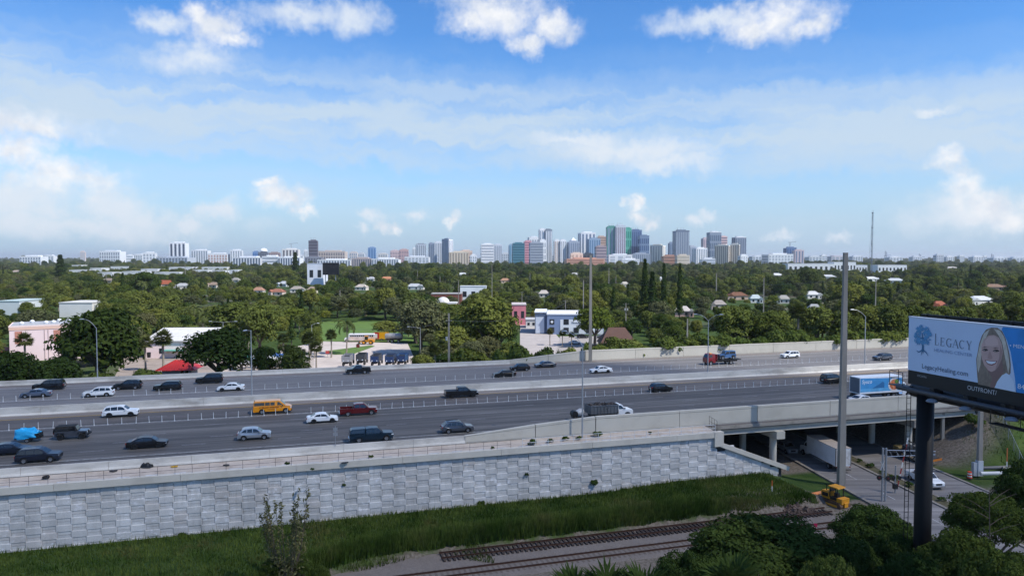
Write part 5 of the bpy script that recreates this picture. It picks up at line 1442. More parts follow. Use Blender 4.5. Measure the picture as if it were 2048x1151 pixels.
    for x in np.arange(.5, Lb, 1.8): MB().box(x - .06, x + .06, -.22, -.101, z0 - .9, z1 + .1).build('stringer', blk, t2)
billboard()

# ------------------------------------------------------------------ foliage
def leaf_mat(key, c0, c1, scale=.35, trans=.18, objvar=True, dry=0.0):
    m = bpy.data.materials.new(key); m.use_nodes = True; nt = m.node_tree; nt.nodes.clear(); MATS[key] = m
    geo = N(nt, 'ShaderNodeNewGeometry'); oi = N(nt, 'ShaderNodeObjectInfo')
    tc = N(nt, 'ShaderNodeTexCoord')
    n1 = NOISE(nt, geo.outputs['Position'], scale, 4, .6)
    f = MR(nt, n1, .33, .67, 0, 1)
    if objvar:
        f = M(nt, 'ADD', M(nt, 'MULTIPLY', f, .45), M(nt, 'MULTIPLY', oi.outputs['Random'], .55))
    c = MIXC(nt, f, tuple(c0) + (1,), tuple(c1) + (1,))
    if objvar:
        r2 = M(nt, 'FRACT', M(nt, 'MULTIPLY', oi.outputs['Random'], 7.77))
        c = MIXC(nt, MR(nt, r2, .62, 1.0, 0, .55), c, (c1[0] * 1.25, c1[1] * 1.08, c1[2] * .9, 1))
    n2 = NOISE(nt, geo.outputs['Position'], scale * 9, 2, .6)
    c = MIXC(nt, 1.0, c, MR(nt, n2, .3, .7, .7, 1.3, False), 'MULTIPLY')
    if dry:
        c = MIXC(nt, M(nt, 'MULTIPLY', MR(nt, NOISE(nt, geo.outputs['Position'], .16, 5, .65), .52, .70, 0, 1), dry), c, (.16, .135, .055, 1))
    d = N(nt, 'ShaderNodeBsdfDiffuse'); tr = N(nt, 'ShaderNodeBsdfTranslucent'); mx = N(nt, 'ShaderNodeMixShader'); mx.inputs[0].default_value = trans
    nt.links.new(c, d.inputs[0]); nt.links.new(c, tr.inputs[0]); nt.links.new(d.outputs[0], mx.inputs[1]); nt.links.new(tr.outputs[0], mx.inputs[2])
    o = N(nt, 'ShaderNodeOutputMaterial'); nt.links.new(mx.outputs[0], o.inputs[0])
    return m
LEAF = leaf_mat('leaf_broad', (.034, .053, .013), (.150, .176, .044))
LEAF_D = leaf_mat('leaf_dark', (.026, .046, .012), (.062, .095, .024))
LEAF_Y = leaf_mat('leaf_yellow_green', (.075, .105, .018), (.14, .165, .030))
LEAF_G = leaf_mat('leaf_grey_green', (.052, .063, .030), (.125, .134, .064))
LEAF_P = leaf_mat('leaf_palm', (.045, .068, .020), (.11, .125, .045), scale=.8)
LEAF_N = leaf_mat('leaf_near', (.022, .042, .012), (.064, .096, .024), scale=.5)
LEAF_GR = leaf_mat('leaf_grass', (.040, .076, .014), (.105, .145, .032), scale=.22, objvar=False, dry=.6)
LEAF_V = leaf_mat('leaf_vine', (.040, .070, .016), (.115, .145, .036), scale=.4)
DEADF = mat('dead_frond', '#8d6d4a', .9, var=.3, scale=2)
BARK = mat('bark', '#5b5046', .95, var=.3, scale=3)
BARK_L = mat('bark_light', '#8a8175', .95, var=.25, scale=3)

def quads(c, n, a, b, rng):
    """leaf quads: centres c, normals n, half sizes a (length) and b (width)"""
    m = len(c); r = rng.normal(size=(m, 3)); t = np.cross(n, r); t /= np.linalg.norm(t, axis=1)[:, None] + 1e-9
    s = np.cross(n, t)
    a = np.asarray(a).reshape(-1, 1); b = np.asarray(b).reshape(-1, 1)
    V = np.stack([c - t * a, c + s * b - t * a * .1, c + t * a, c - s * b - t * a * .1], 1).reshape(-1, 3)
    return V, np.arange(4 * m).reshape(-1, 4)
def crown(name, seed, R, zc, ncl, per, leaf, m, flat=.75, clump=(.30, .46), jitter=.36, low=-.35):
    rng = np.random.default_rng(seed); R = np.array(R)
    d = rng.normal(size=(ncl, 3)); d /= np.linalg.norm(d, axis=1)[:, None]; d[:, 2] = np.where(d[:, 2] < low, -d[:, 2], d[:, 2])
    rr = rng.uniform(.25, .95, size=(ncl, 1)) ** .6
    C = d * rr * R * .74
    cr = rng.uniform(*clump, size=(ncl, 1)) * R.mean() * (1.15 - .3 * rr)
    k = np.repeat(np.arange(ncl), per)
    e = rng.normal(size=(len(k), 3)); e /= np.linalg.norm(e, axis=1)[:, None]; e[:, 2] = np.where(e[:, 2] < -.3, -e[:, 2], e[:, 2])
    rad = cr[k] * rng.uniform(.72, 1.06, size=(len(k), 1))
    P = C[k] + e * rad * np.array([1, 1, flat]) + rng.normal(size=(len(k), 3)) * leaf * .3
    n = e + rng.normal(size=e.shape) * jitter + np.array([0, 0, .25]); n /= np.linalg.norm(n, axis=1)[:, None]
    P[:, 2] += zc
    s = leaf * rng.uniform(.6, 1.3, size=len(k))
    V, Q = quads(P, n, s, s * .55, rng)
    return fast_mesh(name, V, Q, m)
def trunk_mesh(name, h, r, spread, nl, seed, m=BARK, top=.9):
    rng = random.Random(seed); mb = MB()
    p = Vector((0, 0, -.3)); fork = h * .35
    q = Vector((rng.uniform(-.2, .2), rng.uniform(-.2, .2), fork)); mb.tube(p, q, r * 1.25, r * .85, 8)
    for i in range(nl):
        a = 6.283 * i / nl + rng.uniform(-.4, .4)
        e1 = q + Vector((math.cos(a) * spread * .45, math.sin(a) * spread * .45, (h - fork) * .5)); e2 = q + Vector((math.cos(a + .3) * spread * .85, math.sin(a + .3) * spread * .85, (h - fork) * top))
        mb.path([q, e1, e2], [r * .55, r * .33, r * .1], 6)
    return mb.mesh(name, m)
# kinds: trunk, crown, overall height at scale 1, crown radius
KIND = {}
KIND['oak'] = (trunk_mesh('trunk', 7.0, .35, 4.2, 5, 1), crown('crown', 1, (5.2, 5.2, 4.3), 5.5, 52, 95, .32, LEAF, low=-.75), 9.6, 5.2)
KIND['oak2'] = (trunk_mesh('trunk', 7.5, .35, 4.0, 5, 2), crown('crown', 2, (4.6, 4.9, 4.7), 5.8, 46, 95, .32, LEAF, flat=.85, low=-.8), 10.4, 4.8)
KIND['grey'] = (trunk_mesh('trunk', 6.5, .3, 4.4, 6, 3), crown('crown', 3, (5.4, 5.0, 3.8), 5.1, 70, 75, .27, LEAF_G, clump=(.22, .36), low=-.75), 8.8, 5.2)
KIND['dark'] = (trunk_mesh('trunk', 8.0, .45, 5.0, 6, 4), crown('crown', 4, (5.6, 5.6, 5.0), 6.0, 58, 105, .33, LEAF_D, low=-.7), 10.8, 5.6)
KIND['yellow'] = (trunk_mesh('trunk', 6.5, .3, 4.2, 6, 5), crown('crown', 5, (5.2, 5.2, 3.4), 5.3, 56, 85, .30, LEAF_Y, flat=.6, low=-.7), 9.0, 5.2)
def pine_mesh(seed, h, R, n, m, leaf=.5):
    rng = np.random.default_rng(seed); z = rng.uniform(.12, 1, n) ** .8; a = rng.uniform(0, 6.283, n)
    r = R * (1.02 - z) ** .8 * rng.uniform(.3, 1.0, n) * (.75 + .35 * np.sin(z * 40) * rng.uniform(0, 1, n))
    P = np.stack([r * np.cos(a), r * np.sin(a), z * h], 1)
    nn = np.stack([np.cos(a), np.sin(a), rng.uniform(-.2, .9, n)], 1) + rng.normal(size=(n, 3)) * .6; nn /= np.linalg.norm(nn, axis=1)[:, None]
    s = leaf * rng.uniform(.6, 1.3, n); V, Q = quads(P, nn, s, s * .3, rng)
    return fast_mesh('crown', V, Q, m)
KIND['pine'] = (MB().tube((0, 0, 0), (0, 0, 13), .25, .06, 7).mesh('trunk', BARK), pine_mesh(6, 14, 2.6, 2600, LEAF_D, .55), 14, 2.6)
def sabal_mesh(seed, nf, L, fan, m, droop=.6):
    """fan palm head: stalks with pleated fans"""
    rng = random.Random(seed); V, Q = [], []
    for i in range(nf):
        a = rng.uniform(0, 6.283); el = math.asin(rng.uniform(-.72, .98)); l = L * rng.uniform(.75, 1.05)
        d = Vector((math.cos(a) * math.cos(el), math.sin(a) * math.cos(el), math.sin(el)))
        side = d.cross(Vector((0, 0, 1))); side = side.normalized() if side.length > .1 else Vector((1, 0, 0)); up = side.cross(d)
        b0 = d * l * .45
        for k in range(9):
            t = (k - 4) / 4 * 1.25
            e = b0 + (d * math.cos(t) + side * math.sin(t)) * fan * (1 - .12 * abs(t)) - Vector((0, 0, droop * .35 * fan * abs(t)))
            w = side * .10 * math.cos(t) - d * .10 * math.sin(t)
            mid = b0.lerp(e, .55) + up * .05
            o = len(V); V += [b0, mid + w, e, mid - w]; Q.append((o, o + 1, o + 2, o + 3))
    return fast_mesh('crown', [tuple(v) for v in V], Q, m)
def coco_mesh(seed, nf, L, m):
    rng = random.Random(seed); V, Q = [], []
    for i in range(nf):
        a = 6.283 * i / nf + rng.uniform(-.3, .3); el0 = rng.uniform(-.1, 1.25); p = Vector((0, 0, 0)); el = el0
        for k in range(12):
            d = Vector((math.cos(a) * math.cos(el), math.sin(a) * math.cos(el), math.sin(el))); p2 = p + d * L / 12; el -= .19
            side = d.cross(Vector((0, 0, 1))).normalized(); w = L * .16 * math.sin(math.pi * (k + 1.0) / 13.5) + .05
            for s in (1, -1):
                tip = p.lerp(p2, .5) + side * s * w + d * w * .5 - Vector((0, 0, w * .45)); o = len(V)
                V += [p, p2, tip + d * .12, tip - d * .02]; Q.append((o, o + 1, o + 2, o + 3))
            p = p2
    return fast_mesh('crown', [tuple(v) for v in V], Q, m)
def up(me, z):
    me.transform(Matrix.Translation((0, 0, z))); return me
KIND['sabal'] = (MB().path([(0, 0, -.3), (.08, 0, 3), (0, .05, 5.6)], [.22, .18, .2], 8).mesh('trunk', BARK_L), up(sabal_mesh(7, 64, 1.7, 1.2, LEAF_P), 5.9), 7.6, 1.8)
KIND['coco'] = (MB().path([(0, 0, -.3), (.35, 0, 4), (.25, .1, 8.0)], [.22, .16, .13], 8).mesh('trunk', BARK_L), up(coco_mesh(8, 17, 4.0, LEAF_P), 8.0), 10.5, 3.2)
KIND['bush'] = (trunk_mesh('stem', 1.6, .08, 1.0, 5, 9), crown('crown', 9, (1.9, 1.9, 1.4), 1.2, 26, 90, .20, LEAF_V, low=-.1), 2.7, 1.9)
KIND['fern'] = (MB().tube((0, 0, -.2), (0, 0, .5), .2, .15, 6).mesh('stem', BARK), up(sabal_mesh(10, 26, 1.3, 1.0, LEAF_P), .9), 2.6, 1.8)

TREES = []                                   # occupied spots (x, y, r)
def plant(kind, label, x, y, s, rz=None, group=None, z=None, name=None, sz=None, cat='tree'):
    tk, ck, h, r = KIND[kind]
    nm = name or {'sabal': 'fan_palm', 'coco': 'coconut_palm', 'pine': 'pine_tree', 'bush': 'shrub', 'fern': 'fan_palm_shrub'}.get(kind, 'broadleaf_tree')
    t = thing(nm, label, cat, (x, y, ground_z(x, y) if z is None else z), RD.uniform(0, 6.28) if rz is None else rz, group)
    t.scale = (s, s, s * (sz or 1))
    ob('trunk' if kind not in ('bush', 'fern') else 'stem', tk, t); ob('crown', ck, t)
    TREES.append((x, y, r * s))
    return t
def plant_px(kind, label, px, ytop, Y, width=None, **kw):
    """tree at distance Y under photograph column px, its top at ytop"""
    top = at(px, ytop, Y); tk, ck, h, r = KIND[kind]; z0 = kw.pop('z0', 0.0)
    s = (top.z - z0) / h; sz = 1
    if width: sx = width * Y / F / 2 / r; sz = s / sx; s = sx
    return plant(kind, label, top.x, Y, s, z=z0, sz=sz, **kw)
# trees one can name
plant_px('dark', 'huge dark ficus beside the pink building, left of the lamp', 200, 612, 170, 190)
plant_px('dark', 'dark tree filling the gap behind the far barrier at the left edge', 20, 700, 152, 120)
plant_px('dark', 'low dark tree under the huge ficus', 110, 712, 152, 110)
plant_px('dark', 'broad dark umbrella tree right of the red kiosk', 435, 652, 176, 165)
plant_px('oak2', 'bushy mid green tree left of the dump trucks, by the barrier', 588, 684, 178, 80)
plant_px('dark', 'smaller dark tree between the umbrella tree and the bushy one', 528, 690, 180, 62)
plant_px('grey', 'large round grey green tree right of the lot', 842, 592, 240, 130)
plant_px('oak', 'spreading ficus with a flat crown in the middle of the photo', 975, 588, 232, 135)
plant_px('dark', 'dark ficus trunk mass behind the flat crowned ficus', 1000, 625, 238, 80)
plant_px('yellow', 'bright yellow green tree beside the tall pale pole', 1190, 606, 262, 100)
plant_px('grey', 'hazy grey tree behind the pink building', 75, 622, 265, 110)
plant_px('yellow', 'yellow green tree behind the school bus field', 590, 612, 330, 70)
plant_px('oak', 'dark oak hanging over the field behind the tanker', 775, 640, 290, 75)
for k, (px, yt, Y, lab, s_) in enumerate(((48, 662, 205, 'round headed fan palm in front of the pink building', 'sabal'), (325, 656, 200, 'fan palm in front of the pale pink building', 'sabal'), (290, 668, 205, 'yellowing fan palm right of the huge ficus', 'sabal'),
                                       (870, 682, 196, 'fan palm right of the long armed lamp', 'sabal'), (880, 676, 202, 'fan palm close behind the one by the lamp', 'sabal'), (692, 630, 240, 'coconut palm in front of the school bus', 'coco'),
                                       (662, 656, 232, 'fan palm left of the school bus', 'sabal'), (618, 660, 215, 'fan palm left of the bright lot', 'sabal'), (632, 680, 205, 'low fan palm at the edge of the lot', 'sabal'),
                                       (566, 664, 225, 'orange tinged fan palm over the boats', 'sabal'), (1100, 655, 265, 'small palm in front of the blue building', 'sabal'), (1125, 658, 262, 'second small palm in front of the blue building', 'sabal'),
                                       (1143, 662, 258, 'third small palm in front of the blue building', 'sabal'))):
    plant_px(s_, lab, px, yt, Y)
for px, yt, Y, w, lab in ((1040, 682, 172, 70, 'bright round shrub behind the far barrier left of the rising parapet'), (1002, 695, 172, 55, 'lower shrub left of the bright round one'), (940, 690, 176, 90, 'loose flowering shrub beside the brown pole'),
                          (1088, 690, 178, 60, 'yellowish shrub above the start of the parapet'), (1140, 690, 182, 60, 'shrub before the tall pale pole'), (1175, 682, 190, 40, 'round shrub at the foot of the tall pale pole')):
    plant_px('bush', lab, px, yt, Y, w, z0=1.0, cat='shrub')
for px, yt, Y, w, lab in ((1085, 692, 174, 44, 'clump of fan palm fronds over the parapet start'), (1115, 690, 176, 44, 'middle clump of fan palm fronds over the parapet'), (1145, 692, 178, 40, 'clump of fan palm fronds nearest the tall pale pole')):
    plant_px('fern', lab, px, yt, Y, w, z0=4.0, cat='shrub')
for px, yt, Y, w, lab in ((1290, 520, 345, 36, 'tall dark pine, leftmost of the three'), (1328, 528, 350, 26, 'slim dark pine, middle of the three'), (1360, 530, 355, 24, 'slim dark pine, rightmost of the three'),
                          (1305, 545, 335, 40, 'broad dark pine in front of the tall one'), (120, 510, 900, 40, 'feathery grey pine far off at the left'), (590, 505, 1000, 30, 'feathery pine before the white apartment blocks')):
    plant_px('pine', lab, px, yt, Y, w)

# dense growth behind the far parapet on the right
for k in range(46):
    u_ = 72 + k * 3.4 + RD.uniform(-1, 1); v_ = V_FAR + (3.0 if u_ < 88 else 1.9) + RD.uniform(0, 2); p = uv(u_, v_)
    plant('bush', 'leafy vine covered shrub crowding the far parapet', p.x, p.y, RD.uniform(1.5, 2.1), z=5.6 if u_ < 88 else 7.0, group='shrubs crowding the far parapet', sz=RD.uniform(.8, 1.25), cat='shrub')
for k in range(30):
    u_ = 76 + k * 5.2 + RD.uniform(-2, 2); v_ = V_FAR + 9 + RD.uniform(0, 7); p = uv(u_, v_)
    if k % 3 == 0: plant('sabal', 'fan palm rising out of the shrubs behind the far parapet', p.x, p.y, RD.uniform(1.3, 1.7), group='palms behind the far parapet')
    else: plant('oak2' if k % 2 else 'oak', 'leafy tree rising behind the shrubs of the far parapet', p.x, p.y, RD.uniform(.95, 1.3), group='trees behind the far parapet')
for k in range(14):
    u_ = -72 + k * 6.5 + RD.uniform(-2, 2); p = uv(u_, V_FAR + 5 + RD.uniform(0, 2))
    if -28 < u_ < 34: continue
    plant('bush', 'dark shrub at the foot of the far barrier near the left edge', p.x, p.y, RD.uniform(1.6, 2.4), z=3.2, group='dark shrubs left', cat='shrub')

# ------------------------------------------------------------------ foreground trees
KIND['near'] = (trunk_mesh('trunk', 7.0, .3, 4.5, 7, 21), crown('crown', 21, (5.0, 5.0, 3.4), 6.4, 170, 330, .115, LEAF_N, flat=.55, clump=(.17, .30), jitter=.45), 9.6, 5.0)
KIND['near2'] = (trunk_mesh('trunk', 7.0, .3, 4.0, 7, 22), crown('crown', 22, (4.6, 4.8, 4.0), 6.2, 160, 300, .115, LEAF_N, flat=.7, clump=(.16, .28), jitter=.5), 10.0, 4.7)
KIND['nearY'] = (trunk_mesh('trunk', 6.0, .2, 3.5, 6, 23), crown('crown', 23, (4.2, 4.2, 3.6), 5.6, 120, 200, .10, LEAF_V, flat=.7, clump=(.15, .26), jitter=.6), 9.0, 4.2)
for kind, px, yt, Y, w, lab in (('near', 1530, 1032, 60, 400, 'large dark leafy tree at the bottom, left of the billboard column'), ('near2', 1745, 1000, 66, 210, 'dark tree hiding the foot of the crossing mast'),
                                ('near2', 1925, 1045, 55, 230, 'feathery green tree right of the billboard column'), ('near', 1975, 975, 70, 200, 'dense dark tree at the right edge below the pipes'),
                                ('near2', 2075, 905, 74, 180, 'dark tree cut by the right picture edge'), ('nearY', 1660, 1078, 50, 170, 'yellowish small leaved tree below the stone pad'),
                                ('near', 1380, 1090, 54, 200, 'low dark tree at the bottom edge right of the palms'), ('near2', 1830, 1095, 52, 200, 'dark tree in front of the billboard column foot'),
                                ('near2', 1705, 1062, 57, 170, 'dark tree filling the gap left of the billboard column'), ('near', 1800, 1050, 59, 150, 'dark tree close behind the billboard column foot'), ('near', 2010, 1080, 50, 240, 'darkest tree in the lower right corner')):
    plant_px(kind, lab, px, yt, Y, w, z0=-1.0)
KIND['nearpalm'] = (MB().path([(0, 0, -.3), (.1, 0, 4), (0, .05, 8)], [.22, .18, .2], 8).mesh('trunk', BARK_L), up(sabal_mesh(31, 48, 1.7, 1.5, LEAF_N), 8.2), 10.2, 2.6)
for px, yt, Y, lab in ((1215, 1118, 50, 'grey green fan palm at the bottom edge'), (1150, 1128, 50, 'fan palm at the bottom edge, leftmost of the group'), (1290, 1122, 49, 'fan palm at the bottom edge beside the low dark tree'), (1465, 1100, 50, 'fan palm in front of the large dark tree')):
    plant_px('nearpalm', lab, px, yt, Y, z0=-1.0, name='fan_palm')
# sparse sapling with upright twigs before the wall
def sapling():
    rng = random.Random(5); tb = MB(); V = []
    base = at(575, 1100, 70.0); base.z = -1.0
    t = thing('sapling_tree', 'sparse feathery sapling standing in front of the panelled wall', 'tree', base)
    nrng = np.random.default_rng(5); P = []
    for i in range(15):
        a = rng.uniform(0, 6.28); r = rng.uniform(.3, 2.9); H = rng.uniform(8.2, 12.6) * (1 - .07 * r)
        e = Vector((math.cos(a) * r, math.sin(a) * r * .7, H)); b = Vector((math.cos(a) * .15, math.sin(a) * .15, 0)); m_ = b.lerp(e, .5) + Vector((math.cos(a) * .3, 0, 0))
        tb.path([b, m_, e], [.07, .04, .012], 5)
        for k in range(150):
            f = rng.uniform(.12, 1); p = (b.lerp(m_, f * 2) if f < .5 else m_.lerp(e, f * 2 - 1))
            w = .5 * (1.15 - f); P.append((p.x + rng.gauss(0, w), p.y + rng.gauss(0, w), p.z + rng.gauss(0, .25)))
    tb.build('trunk', BARK, t)
    P = np.array(P); n = nrng.normal(size=P.shape); n /= np.linalg.norm(n, axis=1)[:, None]; s = nrng.uniform(.08, .2, len(P))
    V, Q = quads(P, n, s * 1.6, s * .5, nrng)
    ob('crown', fast_mesh('crown', V, Q, LEAF_G), t)
sapling()
def bare_tree():
    rng = random.Random(9); mb = MB(); p0 = at(1978, 1080, 56); p0.z = -1
    t = thing('bare_tree', 'pale leafless tree among the dark crowns at the lower right', 'tree', p0)
    H = at(1972, 978, 56).z + 1
    mb.path([(0, 0, 0), (.2, 0, H * .5), (-.1, 0, H)], [.09, .06, .02], 6)
    for i in range(9):
        z = H * rng.uniform(.55, .97); a = rng.uniform(0, 6.28); L = rng.uniform(1, 3.2)
        s = Vector((0, 0, z)); e = s + Vector((math.cos(a) * L, math.sin(a) * L * .5, L * .45)); mb.path([s, s.lerp(e, .5) + Vector((0, 0, .1)), e], [.03, .02, .008], 5)
    mb.build('trunk', BARK, t)
bare_tree()
for px, yt, Y, w, lab in ((545, 1112, 70, 60, 'dark shrub at the foot of the sparse sapling, left'), (600, 1108, 71, 60, 'dark shrub at the foot of the sparse sapling, right'), (640, 1125, 68, 50, 'low dark shrub right of the sapling')):
    plant_px('near2', lab, px, yt, Y, w, z0=-.8, name='shrub', cat='shrub')

# ------------------------------------------------------------------ tall grass on the bank
def grass(name, label, n, sampler, m, seed, width=(.03, .08)):
    rng = np.random.default_rng(seed); pts = []; hs = []
    while len(pts) < n:
        p, h = sampler(rng)
        if p is None: continue
        pts.append(p); hs.append(h)
    P = np.array(pts); h = np.array(hs)[:, None]; a = rng.uniform(0, 6.283, (n, 1)); w = rng.uniform(*width, (n, 1))
    side = np.concatenate([np.cos(a), np.sin(a), np.zeros((n, 1))], 1) * w
    b = rng.uniform(0, 6.283, (n, 1)); lean = np.concatenate([np.cos(b), np.sin(b), np.zeros((n, 1))], 1) * h * rng.uniform(.05, .45, (n, 1))
    top = P + lean + np.concatenate([np.zeros((n, 2)), h], 1)
    V = np.stack([P - side, P + side, top], 1).reshape(-1, 3)
    o = ob(name, fast_mesh(name, V, np.arange(3 * n).reshape(-1, 3), m)); tag(o, label, 'grass', kind='stuff'); return o
def bank_sample(rng):
    u = rng.uniform(-62, 66)
    eb = 79.2 - 10.0 * (1 - sstep(-14, 10, u))
    if rng.random() < .38: v = rng.uniform(eb, eb + 1.8); h = rng.uniform(1.0, 2.1) * (1 - .75 * sstep(44, 58, u))
    else: v = rng.uniform(eb + 1.3, 90.0); h = rng.uniform(.22, .62) * (1.0 if v < 88.5 else 1.3)
    p = uv(u, v); return (p.x, p.y, ground_z(p.x, p.y) - .05), h
grass('tall_grass', 'tall green grass on the bank between the wall and the tracks', 125000, bank_sample, LEAF_GR, 3)
def right_sample(rng):
    u, v = rng.uniform(104, 140), rng.uniform(70, 92)
    if u < 113 and v > 84 and rng.random() < .8: return None, 0
    p = uv(u, v); return (p.x, p.y, ground_z(p.x, p.y) - .05), rng.uniform(.3, .8)
grass('bank_grass', 'sunlit grass on the bank right of the bridge', 16000, right_sample, LEAF_GR, 4)
def edge_sample(rng):
    u, v = rng.uniform(-70, 20), rng.uniform(60, 80.5)
    q = math.sin(u * .35) + math.cos(v * .7 + u * .13)
    if v > 79.2 - 10.0 * (1 - sstep(-14, 10, u)) or q < .35 or rng.random() < .5: return None, 0
    p = uv(u, v); return (p.x, p.y, ground_z(p.x, p.y) - .05), rng.uniform(.25, .8)
grass('track_weeds', 'dark weeds scattered along the ballast in the lower left', 12000, edge_sample, LEAF_D, 6)
# weeds on the slab and in the wall joints
KIND['weed'] = (MB().tube((0, 0, 0), (0, 0, .2), .02, n=5).mesh('stem', BARK), crown('crown', 41, (.55, .4, .40), .18, 9, 40, .11, LEAF_D, low=0), .9, .6)
for k, (px, py, s, lab) in enumerate(((1065, 888, 1.5, 'tallest dark weed on the slab by the white handrail'), (1100, 884, 1.0, 'second weed along the white handrail'), (1130, 880, 1.1, 'third weed along the white handrail'), (1158, 878, .9, 'weed just left of the slim lamp'),
                                    (1195, 873, 1.4, 'weed right of the slim lamp'), (1300, 867, .6, 'small weed farther along the white handrail'), (575, 928, .8, 'dark weed at the barrier above the sapling'), (625, 935, .6, 'small weed behind the dark handrail'),
                                    (742, 914, .7, 'weed tuft right of the sign post on the slab'), (985, 896, .7, 'weed tuft before the rising parapet'))):
    u_, v_ = on_slab(px, py); p = uv(u_, v_, 7.16 + (v_ - V_WALL) * .09); plant('weed', lab, p.x, p.y, s, z=p.z, name='weed', cat='weed')
for k, (px, py, s, lab) in enumerate(((962, 1010, 1.1, 'ivy tuft growing from a wall joint near the middle'), (1188, 968, 1.1, 'narrow ivy tuft low on the wall right of the middle'), (365, 1072, 1.0, 'ivy tuft at the wall foot on the left'), (688, 968, .5, 'small dark tuft in a wall joint'), (1053, 948, .6, 'dark tuft in a joint below the white handrail'))):
    tan = (px - 1024) / F; Y = (V_WALL - .1) / (CT - tan * ST); p = at(px, py, Y); o = plant('weed', lab, p.x, p.y, s, z=p.z - .3, name='weed', cat='weed', sz=1.8); TREES.pop()
for i in range(16):
    Y = 74 + i * 3.1; x = street_x(Y) + 5.3 + RD.uniform(-.3, .3)
    plant('weed', 'low weed patch on the street median', x, Y, RD.uniform(.8, 1.5), z=ZS + .1, name='weed', group='weeds on the median', cat='weed')
plant('bush', 'small green bush at the foot of the dirt bank by the pale pole', *at(1945, 905, 118).xy, 1.0, cat='shrub')

# ------------------------------------------------------------------ buildings beyond the highway
VIEW = []                                    # what must stay in sight: (px0, px1, ytop, ybottom, distance)
BLOCK = []                                   # ground that carries no trees: (x, y, radius)
def keep(px0, px1, y0, y1, Y): VIEW.append((px0, px1, y0, y1, Y))
WINM = mat('window_dark', '#20262e', .15, spec=.7)
def wallm(c): return mat('wall_' + c, c, .8, var=.06, scale=.3, dirt='#8a8078', dirt_amt=.12, dirt_scale=.15, spec=.2)
def roofm(c): return mat('roof_' + c, tuple(x * .72 for x in lin(c)), .75, var=.12, scale=.5, spec=.2)

def ground_poly(name, pts, m, z=.02):
    o = MB().poly([(*gp(px, py, 0).xy, z) for px, py in pts]).build(name, m); return struct(o)
PAVE = mat('lot_pavement', '#b9aea6', .9, var=.12, scale=.15, dirt='#8b8078', dirt_amt=.4, dirt_scale=.08)
LAWN = mat('lawn', (.085, .15, .022), .95, var=.25, scale=.25)
ground_poly('parking_lot', [(560, 760), (845, 752), (815, 686), (640, 682), (560, 700)], PAVE)
ground_poly('lawn_island', [(648, 702), (742, 690), (750, 692), (706, 708), (668, 709)], LAWN, .05)
ground_poly('playing_field', [(600, 682), (860, 682), (840, 643), (640, 643)], LAWN, .03)
ground_poly('yard_paving', [(225, 762), (420, 758), (470, 712), (250, 712)], mat('yard_paving', '#94877c', .9, var=.18, scale=.2, dirt='#63594f', dirt_amt=.5, dirt_scale=.12), .026)
ground_poly('boat_yard', [(425, 762), (628, 753), (628, 714), (470, 714)], mat('boat_yard_ground', '#a89d94', .9, var=.2, scale=.3), .035)
ground_poly('side_street', [(1040, 716), (1150, 712), (1112, 668), (1078, 648), (1040, 648)], mat('side_street', '#a8a09b', .9, var=.15, scale=.2), .022)
ground_poly('forecourt', [(1112, 702), (1240, 705), (1225, 672), (1120, 672)], mat('forecourt', '#9b948e', .9, var=.15, scale=.2), .03)
for r in ((648, 792, 643, 730, 360), (240, 345, 715, 748, 232), (480, 640, 718, 745, 225), (1052, 1120, 650, 692, 305), (1120, 1215, 668, 700, 300)): keep(*r)

# pink stucco building with roof vents
def pink_block():
    a = gp(20, 724, 0); b = gp(150, 716, 0); d = (b - a); d.z = 0; L = 22.0; rz = math.atan2(d.y, d.x)
    t = thing('stucco_building', 'two storey pink stucco building with round roof vents at the left', 'building', a, rz)
    H = at(20, 655, a.y).z
    w = MB().box(0, L, 0, 16, 0, H).build('wall', wallm('#e2ccce'), t)
    MB().box(-.1, L + .1, -.12, .0 - .001, H - .9, H).build('cornice', wallm('#d8b5a6'), t)
    MB().box(-.15, L + .15, -.15, 16.1, H + .001, H + .45).build('parapet', wallm('#e6cfc9'), t)
    MB().box(.3, L - .3, .3, 15.7, H + .451, H + .5).build('roof_deck', roofm('#b9bcc0'), t)
    for i, (x, y) in enumerate(((3, 5), (5.5, 11), (9.5, 5), (11.5, 6), (13, 12), (15.5, 12))):
        MB().lathe([(.55, 0), (.75, .35), (.55, .75), (.001, .95)], 12, (x, y, H + .5)).build('roof_vent', mat('vent_white', '#d2d5d8', .5), t, True)
    for x in (1.4, 11.6): MB().box(x, x + 1.9, -.08, .05, H * .52, H * .88).build('window', wallm('#b87f70'), t)
    for x in (9.2, 10.2): MB().tube((x, -.12, .2), (x, -.12, H - 1), .12, n=8).build('downpipe', wallm('#c9b3b3'), t)
    MB().box(-7, 0, 3, 14, 0, 3.4).build('side_wing', wallm('#8c4d43'), t)
    keep(15, 105, 640, 722, a.y); BLOCK.append((a.x + 9, a.y + 8, 15))
pink_block()
